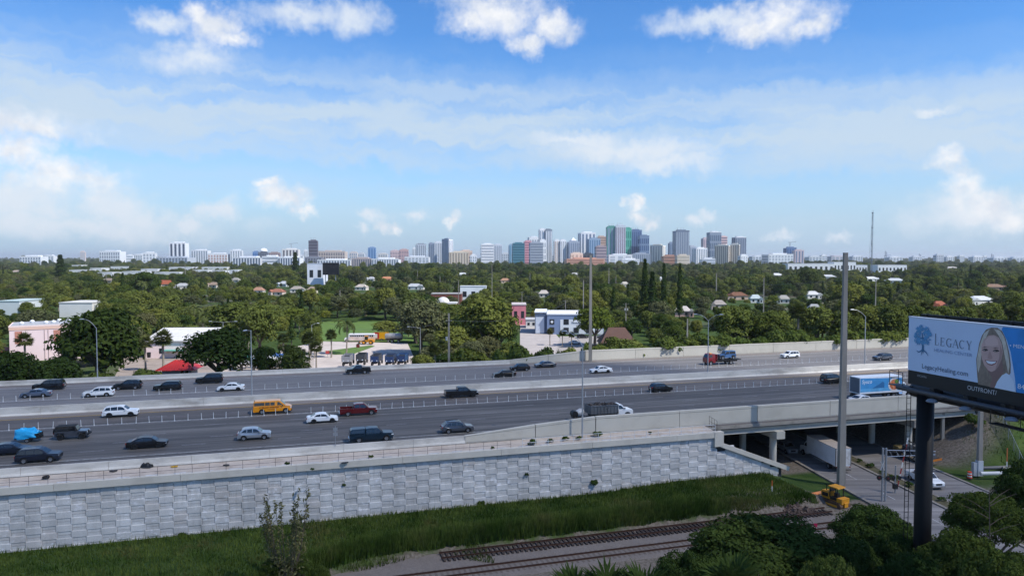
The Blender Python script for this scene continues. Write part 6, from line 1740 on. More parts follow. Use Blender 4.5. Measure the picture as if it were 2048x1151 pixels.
def pale_block():
    a = gp(292, 716, 0); t = thing('stucco_building', 'low pale pink building with a bright white roof behind the fan palm', 'building', a, .05)
    w = MB().box(0, 19, 0, 14, 0, 5.4).build('wall', wallm('#ecd6d3'), t)
    MB().add([(-.5, -.6, 5.4), (19.5, -.6, 5.4), (19.5, 14.5, 8.2), (-.5, 14.5, 8.2), (-.5, -.6, 5.75), (19.5, -.6, 5.75), (19.5, 14.5, 8.5), (-.5, 14.5, 8.5)],
             [(0, 3, 2, 1), (4, 5, 6, 7), (0, 1, 5, 4), (1, 2, 6, 5), (2, 3, 7, 6), (3, 0, 4, 7)]).build('roof', roofm('#e8e6e4'), t)
    for x in (4.2, 14): MB().box(x, x + 1.3, -.06, .05, 1.5, 3.2).build('window', WINM, t)
    MB().box(6, 12, -2.6, -.01, 2.6, 2.75).build('awning', mat('awning_teal', '#4c9a8c', .6), t)
    keep(300, 395, 664, 715, a.y); BLOCK.append((a.x + 15, a.y + 7, 17))
pale_block()
def kiosk():
    c = at(360, 740, 186); c.z = 1.2; t = thing('kiosk', 'small kiosk with a bright red seamed hip roof', 'kiosk', c, .12)
    MB().box(-3.6, 3.6, -2.6, 2.6, -1.3, 3.2).build('wall', wallm('#a9a2a2'), t)
    R = mat('red_metal_roof', '#b8302c', .45, var=.08, scale=1, spec=.5)
    ez, rz_ = at(360, 736, 186).z - 1.2, at(360, 719, 186).z - 1.2
    E = [(-4.9, -4.0, ez), (4.9, -4.0, ez), (4.9, 4.0, ez), (-4.9, 4.0, ez)]; K = [(-1.0, 0, rz_), (1.0, 0, rz_)]
    MB().add(E + K, [(0, 1, 5, 4), (1, 2, 5), (2, 3, 4, 5), (3, 0, 4), (3, 2, 1, 0)]).build('roof', R, t)
    for i in range(15):                                  # standing seams
        x = -4.5 + i * .643; f = min(1.0, (4.9 - abs(x)) / 3.9)
        MB().beam((x, -4.0, ez + .04), (x, -4.0 + 4.0 * f, ez + .04 + (rz_ - ez) * f), .06, .08).build('seam', R, t)
    MB().beam((-4.9, -4.0, ez + .05), (-1, 0, rz_ + .05), .14, .1).build('hip_cap', R, t); MB().beam((4.9, -4.0, ez + .05), (1, 0, rz_ + .05), .14, .1).build('hip_cap', R, t)
    for x in (1.0, 2.2): MB().box(x, x + .7, -2.66, -2.601, .9, 2.3).build('window', WINM, t)
    keep(325, 398, 718, 748, 186); BLOCK.append((c.x, c.y, 8))
kiosk()
def blue_block():
    a = gp(1094, 668, 0); t = thing('office_building', 'blue and white two storey office with square dark windows', 'building', a, -.06)
    H = at(1094, 629, a.y).z; L, D = 24, 20; B1 = wallm('#7d8eae')
    MB().box(0, L, 0, D, 0, H).build('wall', B1, t)
    MB().box(-5.2, -.002, 1.5, D, 0, H + .7).build('side_wing', wallm('#53647f'), t)  # left facade's shade put into this darker blue, its parapet and panel
    MB().box(-.2, L + .2, -.2, D + .2, H + .001, H + .5).build('parapet', wallm('#e4e7ea'), t)
    MB().box(-5.4, -.202, 1.3, D, H + .701, H + 1.1).build('parapet', wallm('#d7dbe0'), t)
    MB().box(5.6, L - .3, -.12, -.002, .2, H - 2.0).build('white_panel', wallm('#dfe3e8'), t)
    for x in (7.0, 11.2, 16.5): MB().box(x, x + 2.2, -.2, -.121, .6, 2.9).build('window', WINM, t)
    for x in (7.0,): MB().box(x, x + 2.2, -.2, -.121, 4.2, 6.4).build('window', WINM, t)
    for z in (.8, 4.2): MB().box(1.1, 3.1, -.1, -.002, z, z + 2.2).build('window', WINM, t)
    MB().tube((2.1, -.11, 5.3), (2.1, -.16, 5.3), .55, n=14).build('emblem', wallm('#dfe3e8'), t)
    for z in (1.0, 4.3): MB().box(-3.4, -2.4, 1.42, 1.499, z, z + 2.2).build('window', WINM, t)
    MB().box(-4.9, -1.2, 1.40, 1.47, .3, 7.2).build('white_panel', wallm('#c9d2df'), t)
    # illegible sign: grey strokes
    for i in range(9): MB().box(10.4 + i * .62, 10.4 + i * .62 + .4, -.2, -.121, 4.6 + (i % 3 == 0) * .0, 5.1 + (i == 0) * .35 + (i % 4 == 1) * .1).build('sign_letter', wallm('#6a7482'), t)
    keep(1066, 1150, 618, 668, a.y); BLOCK.append((a.x + 10, a.y + 10, 20))
blue_block()
def simple_block(label, px0, px1, ytop, Y, c, rc=None, depth=12, base=0.0, ybot=None, rz=0.0, win=0, name='building', H=None, dark=WINM):
    p0, p1 = at(px0, 520, Y), at(px1, 520, Y); W = p1.x - p0.x; H = at(px0, ytop, Y).z if H is None else H
    t = thing(name, label, 'building', (p0.x, Y, base), rz)
    w = MB().box(0, W, 0, depth, -.2, H - base).build('wall', wallm(c), t)
    MB().box(-.2, W + .2, -.2, depth + .2, H - base + .001, H - base + .5).build('roof', roofm(rc or c), t)
    n = win
    for i in range(n):
        x = W * (i + .3) / n; ww = W / n * .45
        MB().box(x, x + ww, -.06, -.002, (H - base) * .35, (H - base) * .7).build('window', dark, t)
    keep(px0, px1, ytop, ybot if ybot else ytop + 14, Y)
    BLOCK.append((p0.x + W / 2, Y + depth / 2, max(W, depth) * .55))
    return t
simple_block('tall pink building left of the blue office', 1024, 1052, 610, 345, '#d4838c', '#d9cfcb', 14, ybot=652, win=2)
simple_block('low white house between the pink and blue buildings', 1052, 1072, 640, 330, '#d5d5d3', '#cfd0d2', 10, ybot=665, win=2)
simple_block('white modernist block with a tall end wall, behind the ficus', 920, 972, 573, 520, '#e2e6e9', None, 10, ybot=578, win=3)
simple_block('white building with a flat roof carrying the black screen, far off', 614, 646, 527, 860, '#dfe4ee', None, 22, ybot=560, win=2)
scr = simple_block('large black screen beside the far white building', 645, 677, 526, 850, '#151922', '#20242c', 3, base=at(645, 549, 850).z, ybot=552, name='advertising_screen')
for x in (3, 15): MB().tube((x, 1.5, -14), (x, 1.5, 0), .5, n=8).build('leg', STEEL, scr)
simple_block('long white roofed building at the left edge behind the trees', -10, 36, 603, 400, '#cdd6d8', '#c3d6d6', 24, ybot=614)
simple_block('white roofed building left of the round dark trees', 116, 182, 606, 390, '#d9d9d6', '#e3e2df', 20, ybot=620)
simple_block('long dark red building behind the white dome', 862, 922, 588, 500, '#7d4b41', '#b9b5b1', 14, ybot=589)
def dome_house():
    c = at(890, 602, 400); t = thing('dome_building', 'red building with a small white dome left of the ficus', 'building', (c.x, 400, 0))
    MB().box(-5, 6, 0, 10, 0, at(890, 608, 400).z).build('wall', wallm('#b2493c'), t)
    z = at(890, 605, 400).z; MB().box(-5.4, 6.4, -.3, 10.3, z - .8, z).build('roof', roofm('#e6e3e0'), t)
    MB().lathe([(3.6, 0), (3.3, 1.2), (2.4, 2.2), (1.2, 2.8), (.001, 3.0)], 16, (-1.5, 5, z + .01)).build('dome', roofm('#e9e7e4'), t, True)
    keep(880, 902, 596, 602, 400); BLOCK.append((c.x, 405, 9))
dome_house()
def hip_house(label, px, yr, w_px, Y, roof, wall, hz=None, rz=0.0, gable=False, ybot=None, z_e=3.0, name='house', depth=.8, patch=False):
    if name == 'house' and not patch: Y = (CAMZ - hz) * F / (yr - 514) if hz else Y
    w_px *= .86 if hz else 1
    W = w_px * Y / F; D = W * depth; c = at(px, yr, Y); H = c.z
    t = thing(name, label, 'house', (c.x, Y + D / 2, 0), rz)
    ze = min(z_e, H - 1.2) if H > 3.2 else H * .65
    w = MB().box(-W / 2 + .5, W / 2 - .5, -D / 2 + .5, D / 2 - .5, -.2, ze).build('wall', wallm(wall), t)
    r = W * (.5 if gable else .22)
    V = [(-W / 2, -D / 2, ze + .002), (W / 2, -D / 2, ze + .002), (W / 2, D / 2, ze + .002), (-W / 2, D / 2, ze + .002), (-r, 0, H), (r, 0, H)]
    MB().add(V, [(0, 1, 5, 4), (1, 2, 5), (2, 3, 4, 5), (3, 0, 4), (3, 2, 1, 0)]).build('roof', roofm(roof), t)
    if name == 'house' and not patch and hz:                     # a lower wing
        sd = RD.choice((-1, 1)); w2, d2, x2, y2 = W * RD.uniform(.28, .42), D * .62, sd * W * RD.uniform(.36, .5), -D * .42; hh = ze + (H - ze) * RD.uniform(.45, .75)
        g = MB().box(x2 - w2 / 2 + .3, x2 + w2 / 2 - .3, y2 - d2 / 2 + .3, y2 + d2 / 2, -.2, ze - .15).build('wing', wallm(wall), t)
        V = [(x2 - w2 / 2, y2 - d2 / 2, ze - .14), (x2 + w2 / 2, y2 - d2 / 2, ze - .14), (x2 + w2 / 2, y2 + d2 / 2, ze - .14), (x2 - w2 / 2, y2 + d2 / 2, ze - .14), (x2, y2 - d2 / 2, hh), (x2, y2 + d2 / 2, hh)]
        MB().add(V, [(0, 4, 5, 3), (1, 2, 5, 4), (0, 1, 4), (2, 3, 5), (3, 2, 1, 0)]).build('wing_roof', roofm(roof), t)
        MB().box(x2 - .5, x2 + .5, y2 - d2 / 2 + .2, y2 - d2 / 2 + .299, .6, 2.0).build('window', WINM, g)
    for x in (-.28, .12): MB().box(W * x, W * x + min(1.6, W * .15), -D / 2 + .42, -D / 2 + .499, ze * .3, ze * .75).build('window', WINM, t)
    f_ = .27 if hz else .5; keep(px - w_px * f_, px + w_px * f_, yr, ybot or (515 + (CAMZ - ze) * F / Y), Y); BLOCK.append((c.x, Y + D / 2, W * .55))
    return t
bh = hip_house('brown house with a hip roof and timber front behind the far parapet', 1238, 657, 76, 232, '#6b5148', '#8a5c4b', z_e=4.3, ybot=692)
for x in (-1.2, 2.6): MB().add([(x - .7, -2.9, 5.05), (x + .7, -2.9, 5.05), (x + .8, -2.3, 5.35), (x - .6, -2.3, 5.35)], [(0, 1, 2, 3)]).build('skylight', mat('skylight', '#c9c2bd', .4), bh)
for x in np.arange(-5.5, 5.6, 1.0): MB().box(x - .08, x + .08, -4.62, -4.5, 0, 4.2).build('timber_post', wallm('#5f4137'), bh)
HOUSES = [(328, 560, 26, 430, '#b5674a', '#d0bfae', True, 'house with a steep orange gable roof at the left'), (362, 566, 32, 440, '#b4b6b8', '#d8d2c9', False, 'pale grey roofed house right of the orange gable'), (425, 564, 26, 520, '#a89484', '#cfc6bc', False, 'beige roofed house left of the middle distance'),
          (515, 574, 28, 420, '#b78d77', '#dcd3ca', False, 'leftmost of the three tile roofed houses left of centre'), (553, 577, 34, 410, '#a9745f', '#d5c4b6', False, 'middle of the tile roofed houses, reddest roof'), (592, 572, 32, 420, '#a8a097', '#d9d4cc', False, 'grey brown hip roof right of the reddest roof'),
          (623, 573, 24, 430, '#b39e8d', '#d6cec4', False, 'small tan roof at the end of the tile roofed row'), (566, 562, 22, 520, '#cfd3d6', '#d9dbdb', False, 'white roofed house behind the tile roofed row'), (722, 568, 30, 470, '#c9bfb4', '#e0dad0', False, 'low cream house below the tan block'),
          (772, 553, 34, 560, '#c58a66', '#d7a581', False, 'peach coloured house with a tan wall right of centre'), (742, 553, 18, 600, '#c7c9cb', '#dedede', False, 'small white house left of the peach one'), (828, 567, 40, 470, '#bfc3c6', '#d6d6d2', False, 'wide grey roofed house above the round grey tree'),
          (640, 556, 22, 650, '#b9b4ac', '#d5d0c8', False, 'small grey house below the black screen'), (1088, 580, 26, 400, '#cdc6bd', '#dbd5cb', False, 'white house in front of the wooded hill right of the poles'), (1368, 612, 40, 300, '#d8cfc8', '#dcb3a4', False, 'low pink house right of the pines'),
          (1440, 600, 34, 350, '#a9a19a', '#c9b7aa', False, 'tan house behind the twin lamp'), (1478, 584, 46, 400, '#7f5a46', '#bda796', False, 'wide brown tiled roof left of the tallest pole'), (1513, 589, 28, 380, '#c3d0d3', '#d8dad8', False, 'white house with a pale blue roof left of the tallest pole'),
          (1628, 582, 34, 400, '#d3d4d3', '#d9d8d4', False, 'white roofed house just left of the tallest pole'), (1570, 590, 28, 380, '#b5b2ac', '#cfcbc4', False, 'grey roofed house in the trees left of the tallest pole'), (1632, 608, 32, 330, '#b6b9bb', '#cfcfca', False, 'low grey roof near the top of the vine wall'),
          (1883, 602, 38, 320, '#a3604a', '#c3a08f', False, 'red brown tiled house left of the billboard top'), (1968, 592, 64, 350, '#d5dade', '#e0e2e2', False, 'large white house with terraces above the billboard'), (1995, 568, 46, 450, '#8f7462', '#b79f8c', False, 'brown roofed house in the trees at the right'),
          (1925, 618, 30, 300, '#dfe2e4', '#d9dad8', False, 'white canopy house just above the billboard edge'), (1745, 553, 40, 620, '#d7d9d8', '#dcdcd8', False, 'white roof below the radio mast, left'), (1795, 556, 40, 600, '#cbd0d3', '#dcdcd8', False, 'white roof below the radio mast, right'),
          (1660, 549, 34, 700, '#c9cdd0', '#d5d5d0', False, 'white roof behind the tallest pole'), (1555, 546, 30, 750, '#dcdedd', '#d9d9d4', False, 'white roof left of the long white building'), (1905, 533, 40, 1000, '#c3bdb5', '#d9cfc4', False, 'long pale roof far right in the trees'),
          (1250, 563, 20, 520, '#c9c3b9', '#d9d2c6', False, 'small house behind the pines'), (1010, 556, 24, 650, '#b08a70', '#cdb9a6', False, 'tan roof above the ficus'), (925, 545, 24, 800, '#d5d8d8', '#dadada', False, 'white roof in the woods above the ficus'),
          (470, 555, 20, 600, '#a9a59e', '#cfcac0', False, 'grey roof in the left woods'), (215, 556, 22, 620, '#9c8d80', '#c8bdb0', False, 'brown roof among the far left trees'), (1325, 553, 18, 700, '#cfd2d2', '#d9d9d5', False, 'small white roof right of the pine tops'),
          (30, 540, 22, 800, '#b9a89a', '#d0c5b8', False, 'tan roof at the far left'), (1150, 545, 22, 780, '#c9c9c5', '#d9d9d5', False, 'white roof in the woods below the skyline')]
for px, yr, w, Y, rc, wc_, gb, lab in HOUSES: hip_house(lab, px, yr, w, Y, rc, wc_, gable=gb, rz=RD.uniform(-.3, .3), z_e=3.2, hz=7.0 if gb else 5.6, depth=.6)
# white factory roofs in the left distance and the long white building at the right
FAC = [(132, 178, 540, 1000), (176, 206, 536, 1150), (190, 228, 545, 900), (238, 290, 543, 950), (276, 320, 538, 1050), (300, 366, 545, 930), (330, 392, 534, 1250), (380, 420, 540, 1080), (395, 462, 534, 1300), (420, 448, 541, 1000), (215, 262, 533, 1350), (140, 165, 530, 1500), (455, 478, 540, 1050)]
for k, (a, b, y, Y) in enumerate(FAC):
    Y = (CAMZ - 8.5) * F / (y - 513)
    a, b = a + (b - a) * .12, b - (b - a) * .12
    o = simple_block('long low white roofed warehouse in the left distance', a, b, y, Y, '#d3d5d6', '#eceded', 30, ybot=y + 2.2, name='warehouse'); o['group'] = 'white warehouses'
simple_block('long white institutional building right of the skyline, tallest wing', 1668, 1712, 524, 1500, '#e4e6e8', None, 30, ybot=536, win=7)
simple_block('long white institutional building right of the skyline, left wing', 1576, 1668, 527, 1500, '#dfe1e3', None, 30, ybot=536, win=9)
simple_block('long white institutional building right of the skyline, right wing', 1712, 1735, 530, 1500, '#dde0e2', None, 30, ybot=536, win=4)
simple_block('separate white block right of the institutional building', 1756, 1814, 530, 1450, '#e2e4e6', None, 30, ybot=541, win=8)

# ------------------------------------------------------------------ city skyline
def tower(label, x0, x1, ytop, wall, glass, Y=2700, style='v', n=5, rz=-24, crown_c=None, wall2=None, name='tower_block', top=None):
    if x0 < 700: ytop += 2.0
    rz = rz if wall2 else abs(rz) * .55
    W = (x1 - x0) * Y / F; ph = math.radians(abs(rz)); a = W / (math.cos(ph) + .7 * math.sin(ph)); b = .7 * a
    xc = ((x0 + x1) / 2 - 1024) / F * Y; H = at((x0 + x1) / 2, ytop, Y).z - 3.5
    t = thing(name, label, 'building', (xc, Y, 0), math.radians(rz))
    hw_, hd = a / 2, b / 2
    MB().box(-hw_, hw_, -hd, hd, 0, H).build('wall', wallm(wall), t)
    gc = lin(glass); gm_ = sum(gc) / 3
    g = mat('glass_' + glass, tuple(max(0, gm_ + (x - gm_) * 1.15) * .92 for x in gc), .25, .1, var=.12, scale=.03, spec=.6)
    if wall2: MB().box(hw_ + .01, hw_ + .3, -hd, hd, 0, H).build('lit_side', wallm(wall2), t)  # sunlit right face put into a paler wall colour
    def front(xa, xb, za, zb): MB().box(xa, xb, -hd - .5, -hd - .01, za, zb).build('window_strip', g, t)
    def side(ya, yb, za, zb): MB().box(*((hw_ + .31, hw_ + .8) if wall2 else (-hw_ - .5, -hw_ - .01)), ya, yb, za, zb).build('window_strip', g, t)
    if style == 'v':
        for i in range(n):
            x = -hw_ + a * (i + .28) / n; front(x, x + a / n * .5, H * .04, H * .965)
        for i in range(max(2, n // 2)):
            k = max(2, n // 2); y = -hd + b * (i + .3) / k; side(y, y + b / k * .4, H * .04, H * .965)
    elif style == 'h':
        m = max(4, min(14, int(H / 9)))
        for i in range(m):
            z = H * (i + .35) / m; front(-hw_ + a * .03, hw_ - a * .03, z, z + H / m * .45)
            if i % 2 == 0: side(-hd + b * .05, hd - b * .05, z, z + H / m * .45)
    elif style == 'g':
        for i in range(n):
            x = -hw_ + a * (i + .2) / n
            for j in range(4): front(x, x + a / n * .6, H * (.06 + .23 * j), H * (.06 + .23 * j) + H * .17)
        for j in range(4): side(-hd * .8, hd * .8, H * (.06 + .23 * j), H * (.06 + .23 * j) + H * .15)
    MB().box(-hw_ * .55, hw_ * .6, -hd * .6, hd * .6, H + .01, H + 5).build('roof_house', wallm(crown_c or wall), t)
    MB().box(-hw_ - .3, hw_ + .3, -hd - .3, -hd + .6, H + .012, H + 2.2).build('parapet', wallm(crown_c or wall), t)
    if top == 'pyramid':
        q = hw_ * .5; MB().add([(-q, -q, H + 5.01), (q, -q, H + 5.01), (q, q, H + 5.01), (-q, q, H + 5.01), (0, 0, H + 18)], [(0, 1, 4), (1, 2, 4), (2, 3, 4), (3, 0, 4), (3, 2, 1, 0)]).build('spire', wallm('#dfe3e6'), t)
    if top == 'dome':
        r = hw_ * .8; MB().lathe([(r, 0), (r * .95, r * .3), (r * .75, r * .55), (r * .4, r * .75), (.001, r * .82)], 18, (0, 0, H + 5.01)).build('dome', wallm('#e8eaec'), t, True)
    if top == 'crane':
        MB().beam((0, 0, H), (0, 0, H + 22), 1.6, 1.6).build('crane_mast', wallm('#8a8f96'), t); MB().beam((-8, 0, H + 21), (24, 0, H + 24), 1.3, 1.3).build('crane_jib', wallm('#8a8f96'), t)
    if top == 'rig':
        for x in (-.5, 0, .4): MB().tube((hw_ * x, 0, H + 5), (hw_ * x, 0, H + 13), .5, n=6).build('antenna', wallm('#9a9fa6'), t)
    return t
wh, lg, gy, bl = '#e3e6ea', '#aeb6c0', '#7e8895', '#5f7590'
T = tower
T('white apartment slab far left with rows of windows', 48, 90, 509, wh, '#8f9aa8', 2300, 'g', 8, -10)
T('slim pinkish tower alone in the left distance', 162, 172, 500, '#d5c8c6', lg, 3300)
T('long white apartment slab with a projecting roof in the left distance', 206, 247, 499, wh, '#98a0ab', 3000, 'g', 9, -8)
T('low white block right of the long slab', 254, 268, 507, wh, lg, 3000, 'h')
T('stepped white block left of the striped twin tower', 288, 314, 502, wh, lg, 2900, 'g', 4)
T('white twin tower with bold black stripes at the left', 343, 376, 482, '#e9ebee', '#4d5566', 2700, 'v', 4, -12, top=None)
T('grey podium block under the striped twin tower', 322, 384, 511, '#bac1cb', '#606c7c', 2600, 'g', 10, -5)
T('white tower with fine ribs right of the striped twin', 386, 420, 497, wh, '#9aa3af', 2900, 'v', 7, -12)
T('low white block between two ribbed towers', 420, 460, 504, wh, '#c3a7a0', 2800, 'g', 7, -8)
T('white ribbed tower pair left of the blue glass cube', 461, 487, 497, wh, '#a3abb6', 2800, 'v', 5)
T('small blue glass cube behind the white offices', 506, 520, 500, '#6f8fb9', '#4d73a8', 2900, 'g', 3)
T('dark drum building topped by a white dome', 518, 538, 501, '#7a7f8c', '#545b69', 2700, 'v', 6, -10, top='dome')
T('reddish brown block right of the white dome', 537, 562, 502, '#9b8b8b', '#6b6069', 2800, 'g', 5)
T('white apartment tower with dark columns of balconies', 566, 600, 495, '#e6e4e2', '#6d6a72', 2600, 'v', 5, -14, top='crane')
T('slim white tower left of the dark purple one', 608, 617, 497, wh, lg, 2800, 'v', 2)
T('dark purple grey tower standing alone', 618, 637, 478, '#6a6672', '#4b4a57', 2500, 'h', 6, -15, top='rig')
T('grey base block of the dark purple tower', 612, 646, 511, '#8b8e99', '#5e636f', 2400, 'g', 6, -8)
T('tan patterned apartment slab right of the dark tower', 640, 694, 499, '#c9bcb4', '#8f8a8e', 2600, 'g', 11, -8)
T('white office block with dark columns, leftmost of the front row', 472, 528, 511, '#dfe2e6', '#5f6c7e', 2000, 'v', 10, -4)
T('white office block with horizontal bands in the front row', 528, 562, 509, '#eceef0', '#a9b0b9', 2000, 'h', 5, -4)
T('white office block with dark blue windows, rightmost of the front row', 560, 604, 511, '#e4e7ea', '#56657d', 2000, 'v', 9, -4)
T('long white apartment row with dark upright windows below the tan slab', 640, 706, 516, '#e6e8ea', '#75808f', 1900, 'v', 12, -3)
T('long low grey brown apartment row in the middle of the white ones', 706, 746, 515, '#b9aca8', '#6e7480', 1900, 'v', 9, -3)
T('long white apartment row at the end of the front line', 746, 800, 516, '#e6e8ea', '#7d8794', 1900, 'v', 11, -3)
T('blue glass tower standing alone left of the city', 736, 753, 494, '#7f9fc4', '#5a7fae', 2900, 'v', 3, -15)
T('pink flat topped block, left of a pair', 780, 800, 500, '#cbb6b6', '#a99aa2', 3200, 'g', 5)
T('pink flat topped block, right of a pair', 798, 818, 498, '#c2a3a3', '#9b8a93', 3100, 'g', 5)
T('narrow white tower left of the grey tower', 825, 832, 495, wh, lg, 2900, 'v', 2)
T('grey and white tower with a dark crown at the city edge', 831, 853, 487, '#c3cad3', '#8894a3', 2700, 'v', 5, crown_c='#8f99a6')
T('white block at the foot of the grey and white tower', 810, 860, 512, wh, '#b8bec6', 2500, 'g', 7, -6)
T('dark glazed narrow tower, leftmost of the white trio', 857, 868, 485, '#8e9aac', '#66768c', 2700, 'v', 3)
T('white and grey tower, middle of the white trio', 867, 886, 483, '#d5dae0', '#909bab', 2650, 'v', 5)
T('tallest white tower of the left trio, shade painted grey on its left side', 884, 906, 477, '#a3abb9', '#838da0', 2600, 'v', 5, -35, wall2='#eceef0')
T('beige apartment block with balconies in front of the trio', 897, 938, 503, '#d8cbb8', '#a89c90', 2400, 'v', 7, -10)
T('pinkish beige block with small turrets', 918, 945, 500, '#d9c3b3', '#b59d90', 2600, 'g', 5)
T('small white block right of the beige ones', 939, 954, 509, wh, lg, 2300, 'g', 3)
T('white office tower with horizontal bands', 961, 988, 487, '#eeeff1', '#b9bdc7', 2500, 'h', 6, -12)
T('grey white tower attached to the banded office', 986, 1004, 488, '#ccd1d9', '#8e9aab', 2600, 'v', 4)
T('blue glass sliver tower left of the teal block', 1017, 1030, 488, '#8fb0c6', '#6492b0', 2700, 'v', 3)
T('dark teal glass office block', 1024, 1049, 485, '#4f8494', '#2f6679', 2600, 'h', 5, -10)
T('pink and red striped slim block', 1047, 1063, 481, '#cf9aa3', '#a56d7b', 2650, 'h', 4)
T('grey office block with fine horizontal bands', 1058, 1086, 484, '#a9b0bb', '#858e9c', 2450, 'h', 6, -10)
T('white stepped tower behind the grey banded office', 1055, 1078, 473, '#dfe2e6', '#a2abb6', 2850, 'g', 4)
T('tall white twin tower with grey glass between', 1077, 1091, 457, '#e3e6ea', '#8f9cad', 2750, 'v', 3)
T('tall grey framed tower right of the white twin', 1088, 1104, 458, '#7d8896', '#d7dbe0', 2750, 'v', 3)
T('white slab at the foot of the twin towers', 1078, 1092, 479, '#e8eaec', '#bcc3cc', 2500, 'g', 3)
T('pair of white slim towers, left', 1107, 1119, 479, '#eceef0', '#b7a79f', 2700, 'v', 3)
T('pair of white slim towers, right', 1118, 1132, 479, '#e9ebee', '#b3bac4', 2700, 'v', 3)
T('blue grey tower with a white pyramid top', 1133, 1159, 482, '#a9b4c4', '#7f8ea5', 2700, 'v', 6, top='pyramid')
T('white tower with a grey left wing and flat white crown', 1156, 1190, 464, '#dfe2e6', '#77869c', 2750, 'v', 4, crown_c='#eceef0')
T('blue glass block in front of the flat crowned tower', 1173, 1200, 476, '#8ea5bd', '#5f7f9f', 2600, 'v', 5)
T('tan stepped block left of the green tower', 1192, 1211, 472, '#c5aa9a', '#9f8a82', 2700, 'h', 4)
T('mauve office block below the tan stepped one', 1190, 1212, 491, '#b5a3a6', '#8a7f8b', 2450, 'h', 4, -8)
T('tallest tower of the city, left half wrapped in green netting', 1212, 1232, 452, '#5d9c92', '#8e9db0', 2600, 'v', 3, -8, top='rig')
T('tallest tower of the city, pale striped middle', 1229, 1250, 450, '#cdd4dc', '#8c7f8c', 2590, 'v', 5, -8, top='rig')
T('teal green tower slab at the right of the tallest', 1247, 1262, 455, '#4fa08f', '#2f8675', 2610, 'g', 3, -20)
T('dark blue glass tower stepping down from the tallest', 1259, 1282, 459, '#62789a', '#465e82', 2620, 'v', 5, -15, top='rig')
T('lower dark blue glass tower with a slanted top', 1276, 1297, 470, '#7388a3', '#4a6285', 2580, 'g', 5, -12)
T('white podium of the tallest tower', 1213, 1262, 508, '#e9ebed', '#cfd4da', 2500, 'g', 3, -6)
T('grey podium right of the white one', 1262, 1298, 506, '#a9b2be', '#8390a1', 2500, 'v', 8, -6)
T('low white block before the podiums', 1240, 1277, 517, '#eff0f1', '#d3d7db', 2200, 'h', 3, -6)
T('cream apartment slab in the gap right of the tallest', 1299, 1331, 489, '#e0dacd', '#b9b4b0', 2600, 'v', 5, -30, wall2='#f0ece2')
T('blue grey block left of the ribbed grey tower', 1336, 1348, 484, '#8b9cb2', '#6a7f9b', 2750, 'v', 3)
T('dark grey ribbed tower right of the gap', 1346, 1376, 460, '#6f7c8f', '#a6b0bd', 2650, 'v', 6, -12, top='rig')
T('grey white block right of the ribbed tower', 1375, 1391, 491, '#b4bcc8', '#8793a5', 2650, 'v', 3)
T('white stepped block with balconies', 1384, 1413, 495, '#e9ebed', '#a7b2bf', 2550, 'v', 5, -30)
T('pinkish slim tower behind the white stepped block', 1402, 1418, 475, '#c8b7bb', '#a497a2', 2900, 'v', 3)
T('tall grey tower with a white cap', 1414, 1440, 463, '#8a97a8', '#65758a', 2700, 'g', 6, -14, crown_c='#eceef0')
T('pink and white tower tucked right of the white capped one', 1437, 1453, 472, '#d7b9b6', '#7a7482', 2750, 'h', 3)
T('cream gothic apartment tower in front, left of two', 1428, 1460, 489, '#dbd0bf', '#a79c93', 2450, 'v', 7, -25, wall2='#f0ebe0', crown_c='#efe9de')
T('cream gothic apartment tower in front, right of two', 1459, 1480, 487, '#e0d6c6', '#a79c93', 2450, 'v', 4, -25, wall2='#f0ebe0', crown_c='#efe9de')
T('grey tower with a white band at its top, rightmost of the city', 1464, 1490, 473, '#8b95a5', '#6a7688', 2650, 'v', 5, -20, crown_c='#e8eaec')
T('white block at the right foot of the city', 1476, 1494, 509, '#eceeef', '#c9ced4', 2300, 'g', 3)
T('salmon coloured low building before the city', 1130, 1206, 516, '#d9a68e', '#b98876', 2200, 'h', 3, -3)
T('cream low building with a stepped roof before the city', 1140, 1165, 505, '#e3d3c3', '#c3b2a4', 2250, 'g', 3, -5)
T('dark low glass block before the city', 1165, 1186, 506, '#48505c', '#343c48', 2300, 'g', 3, -5)
T('reddish brown low block left of the cream wall', 1324, 1352, 510, '#b98f7c', '#8f7468', 2250, 'h', 2, -5)
T('blank cream block below the ribbed tower', 1351, 1377, 509, '#d9cdbb', '#d0c4b2', 2200, 'h', 2, -5)
T('low white building row below the cream towers', 1400, 1428, 516, wh, lg, 2150, 'h', 3, -4)
T('low white apartment row right of the city', 1528, 1580, 507, '#eceeef', '#c6ccd3', 2600, 'g', 8, -6)
T('blue tower under construction with a crane, alone at the right', 1568, 1590, 494, '#5f7ba0', '#4a6890', 2700, 'v', 4, -10, top='crane')
T('pale pink tower half attached to the blue one', 1585, 1605, 499, '#c9b9bd', '#7d8aa0', 2650, 'v', 3, -10)
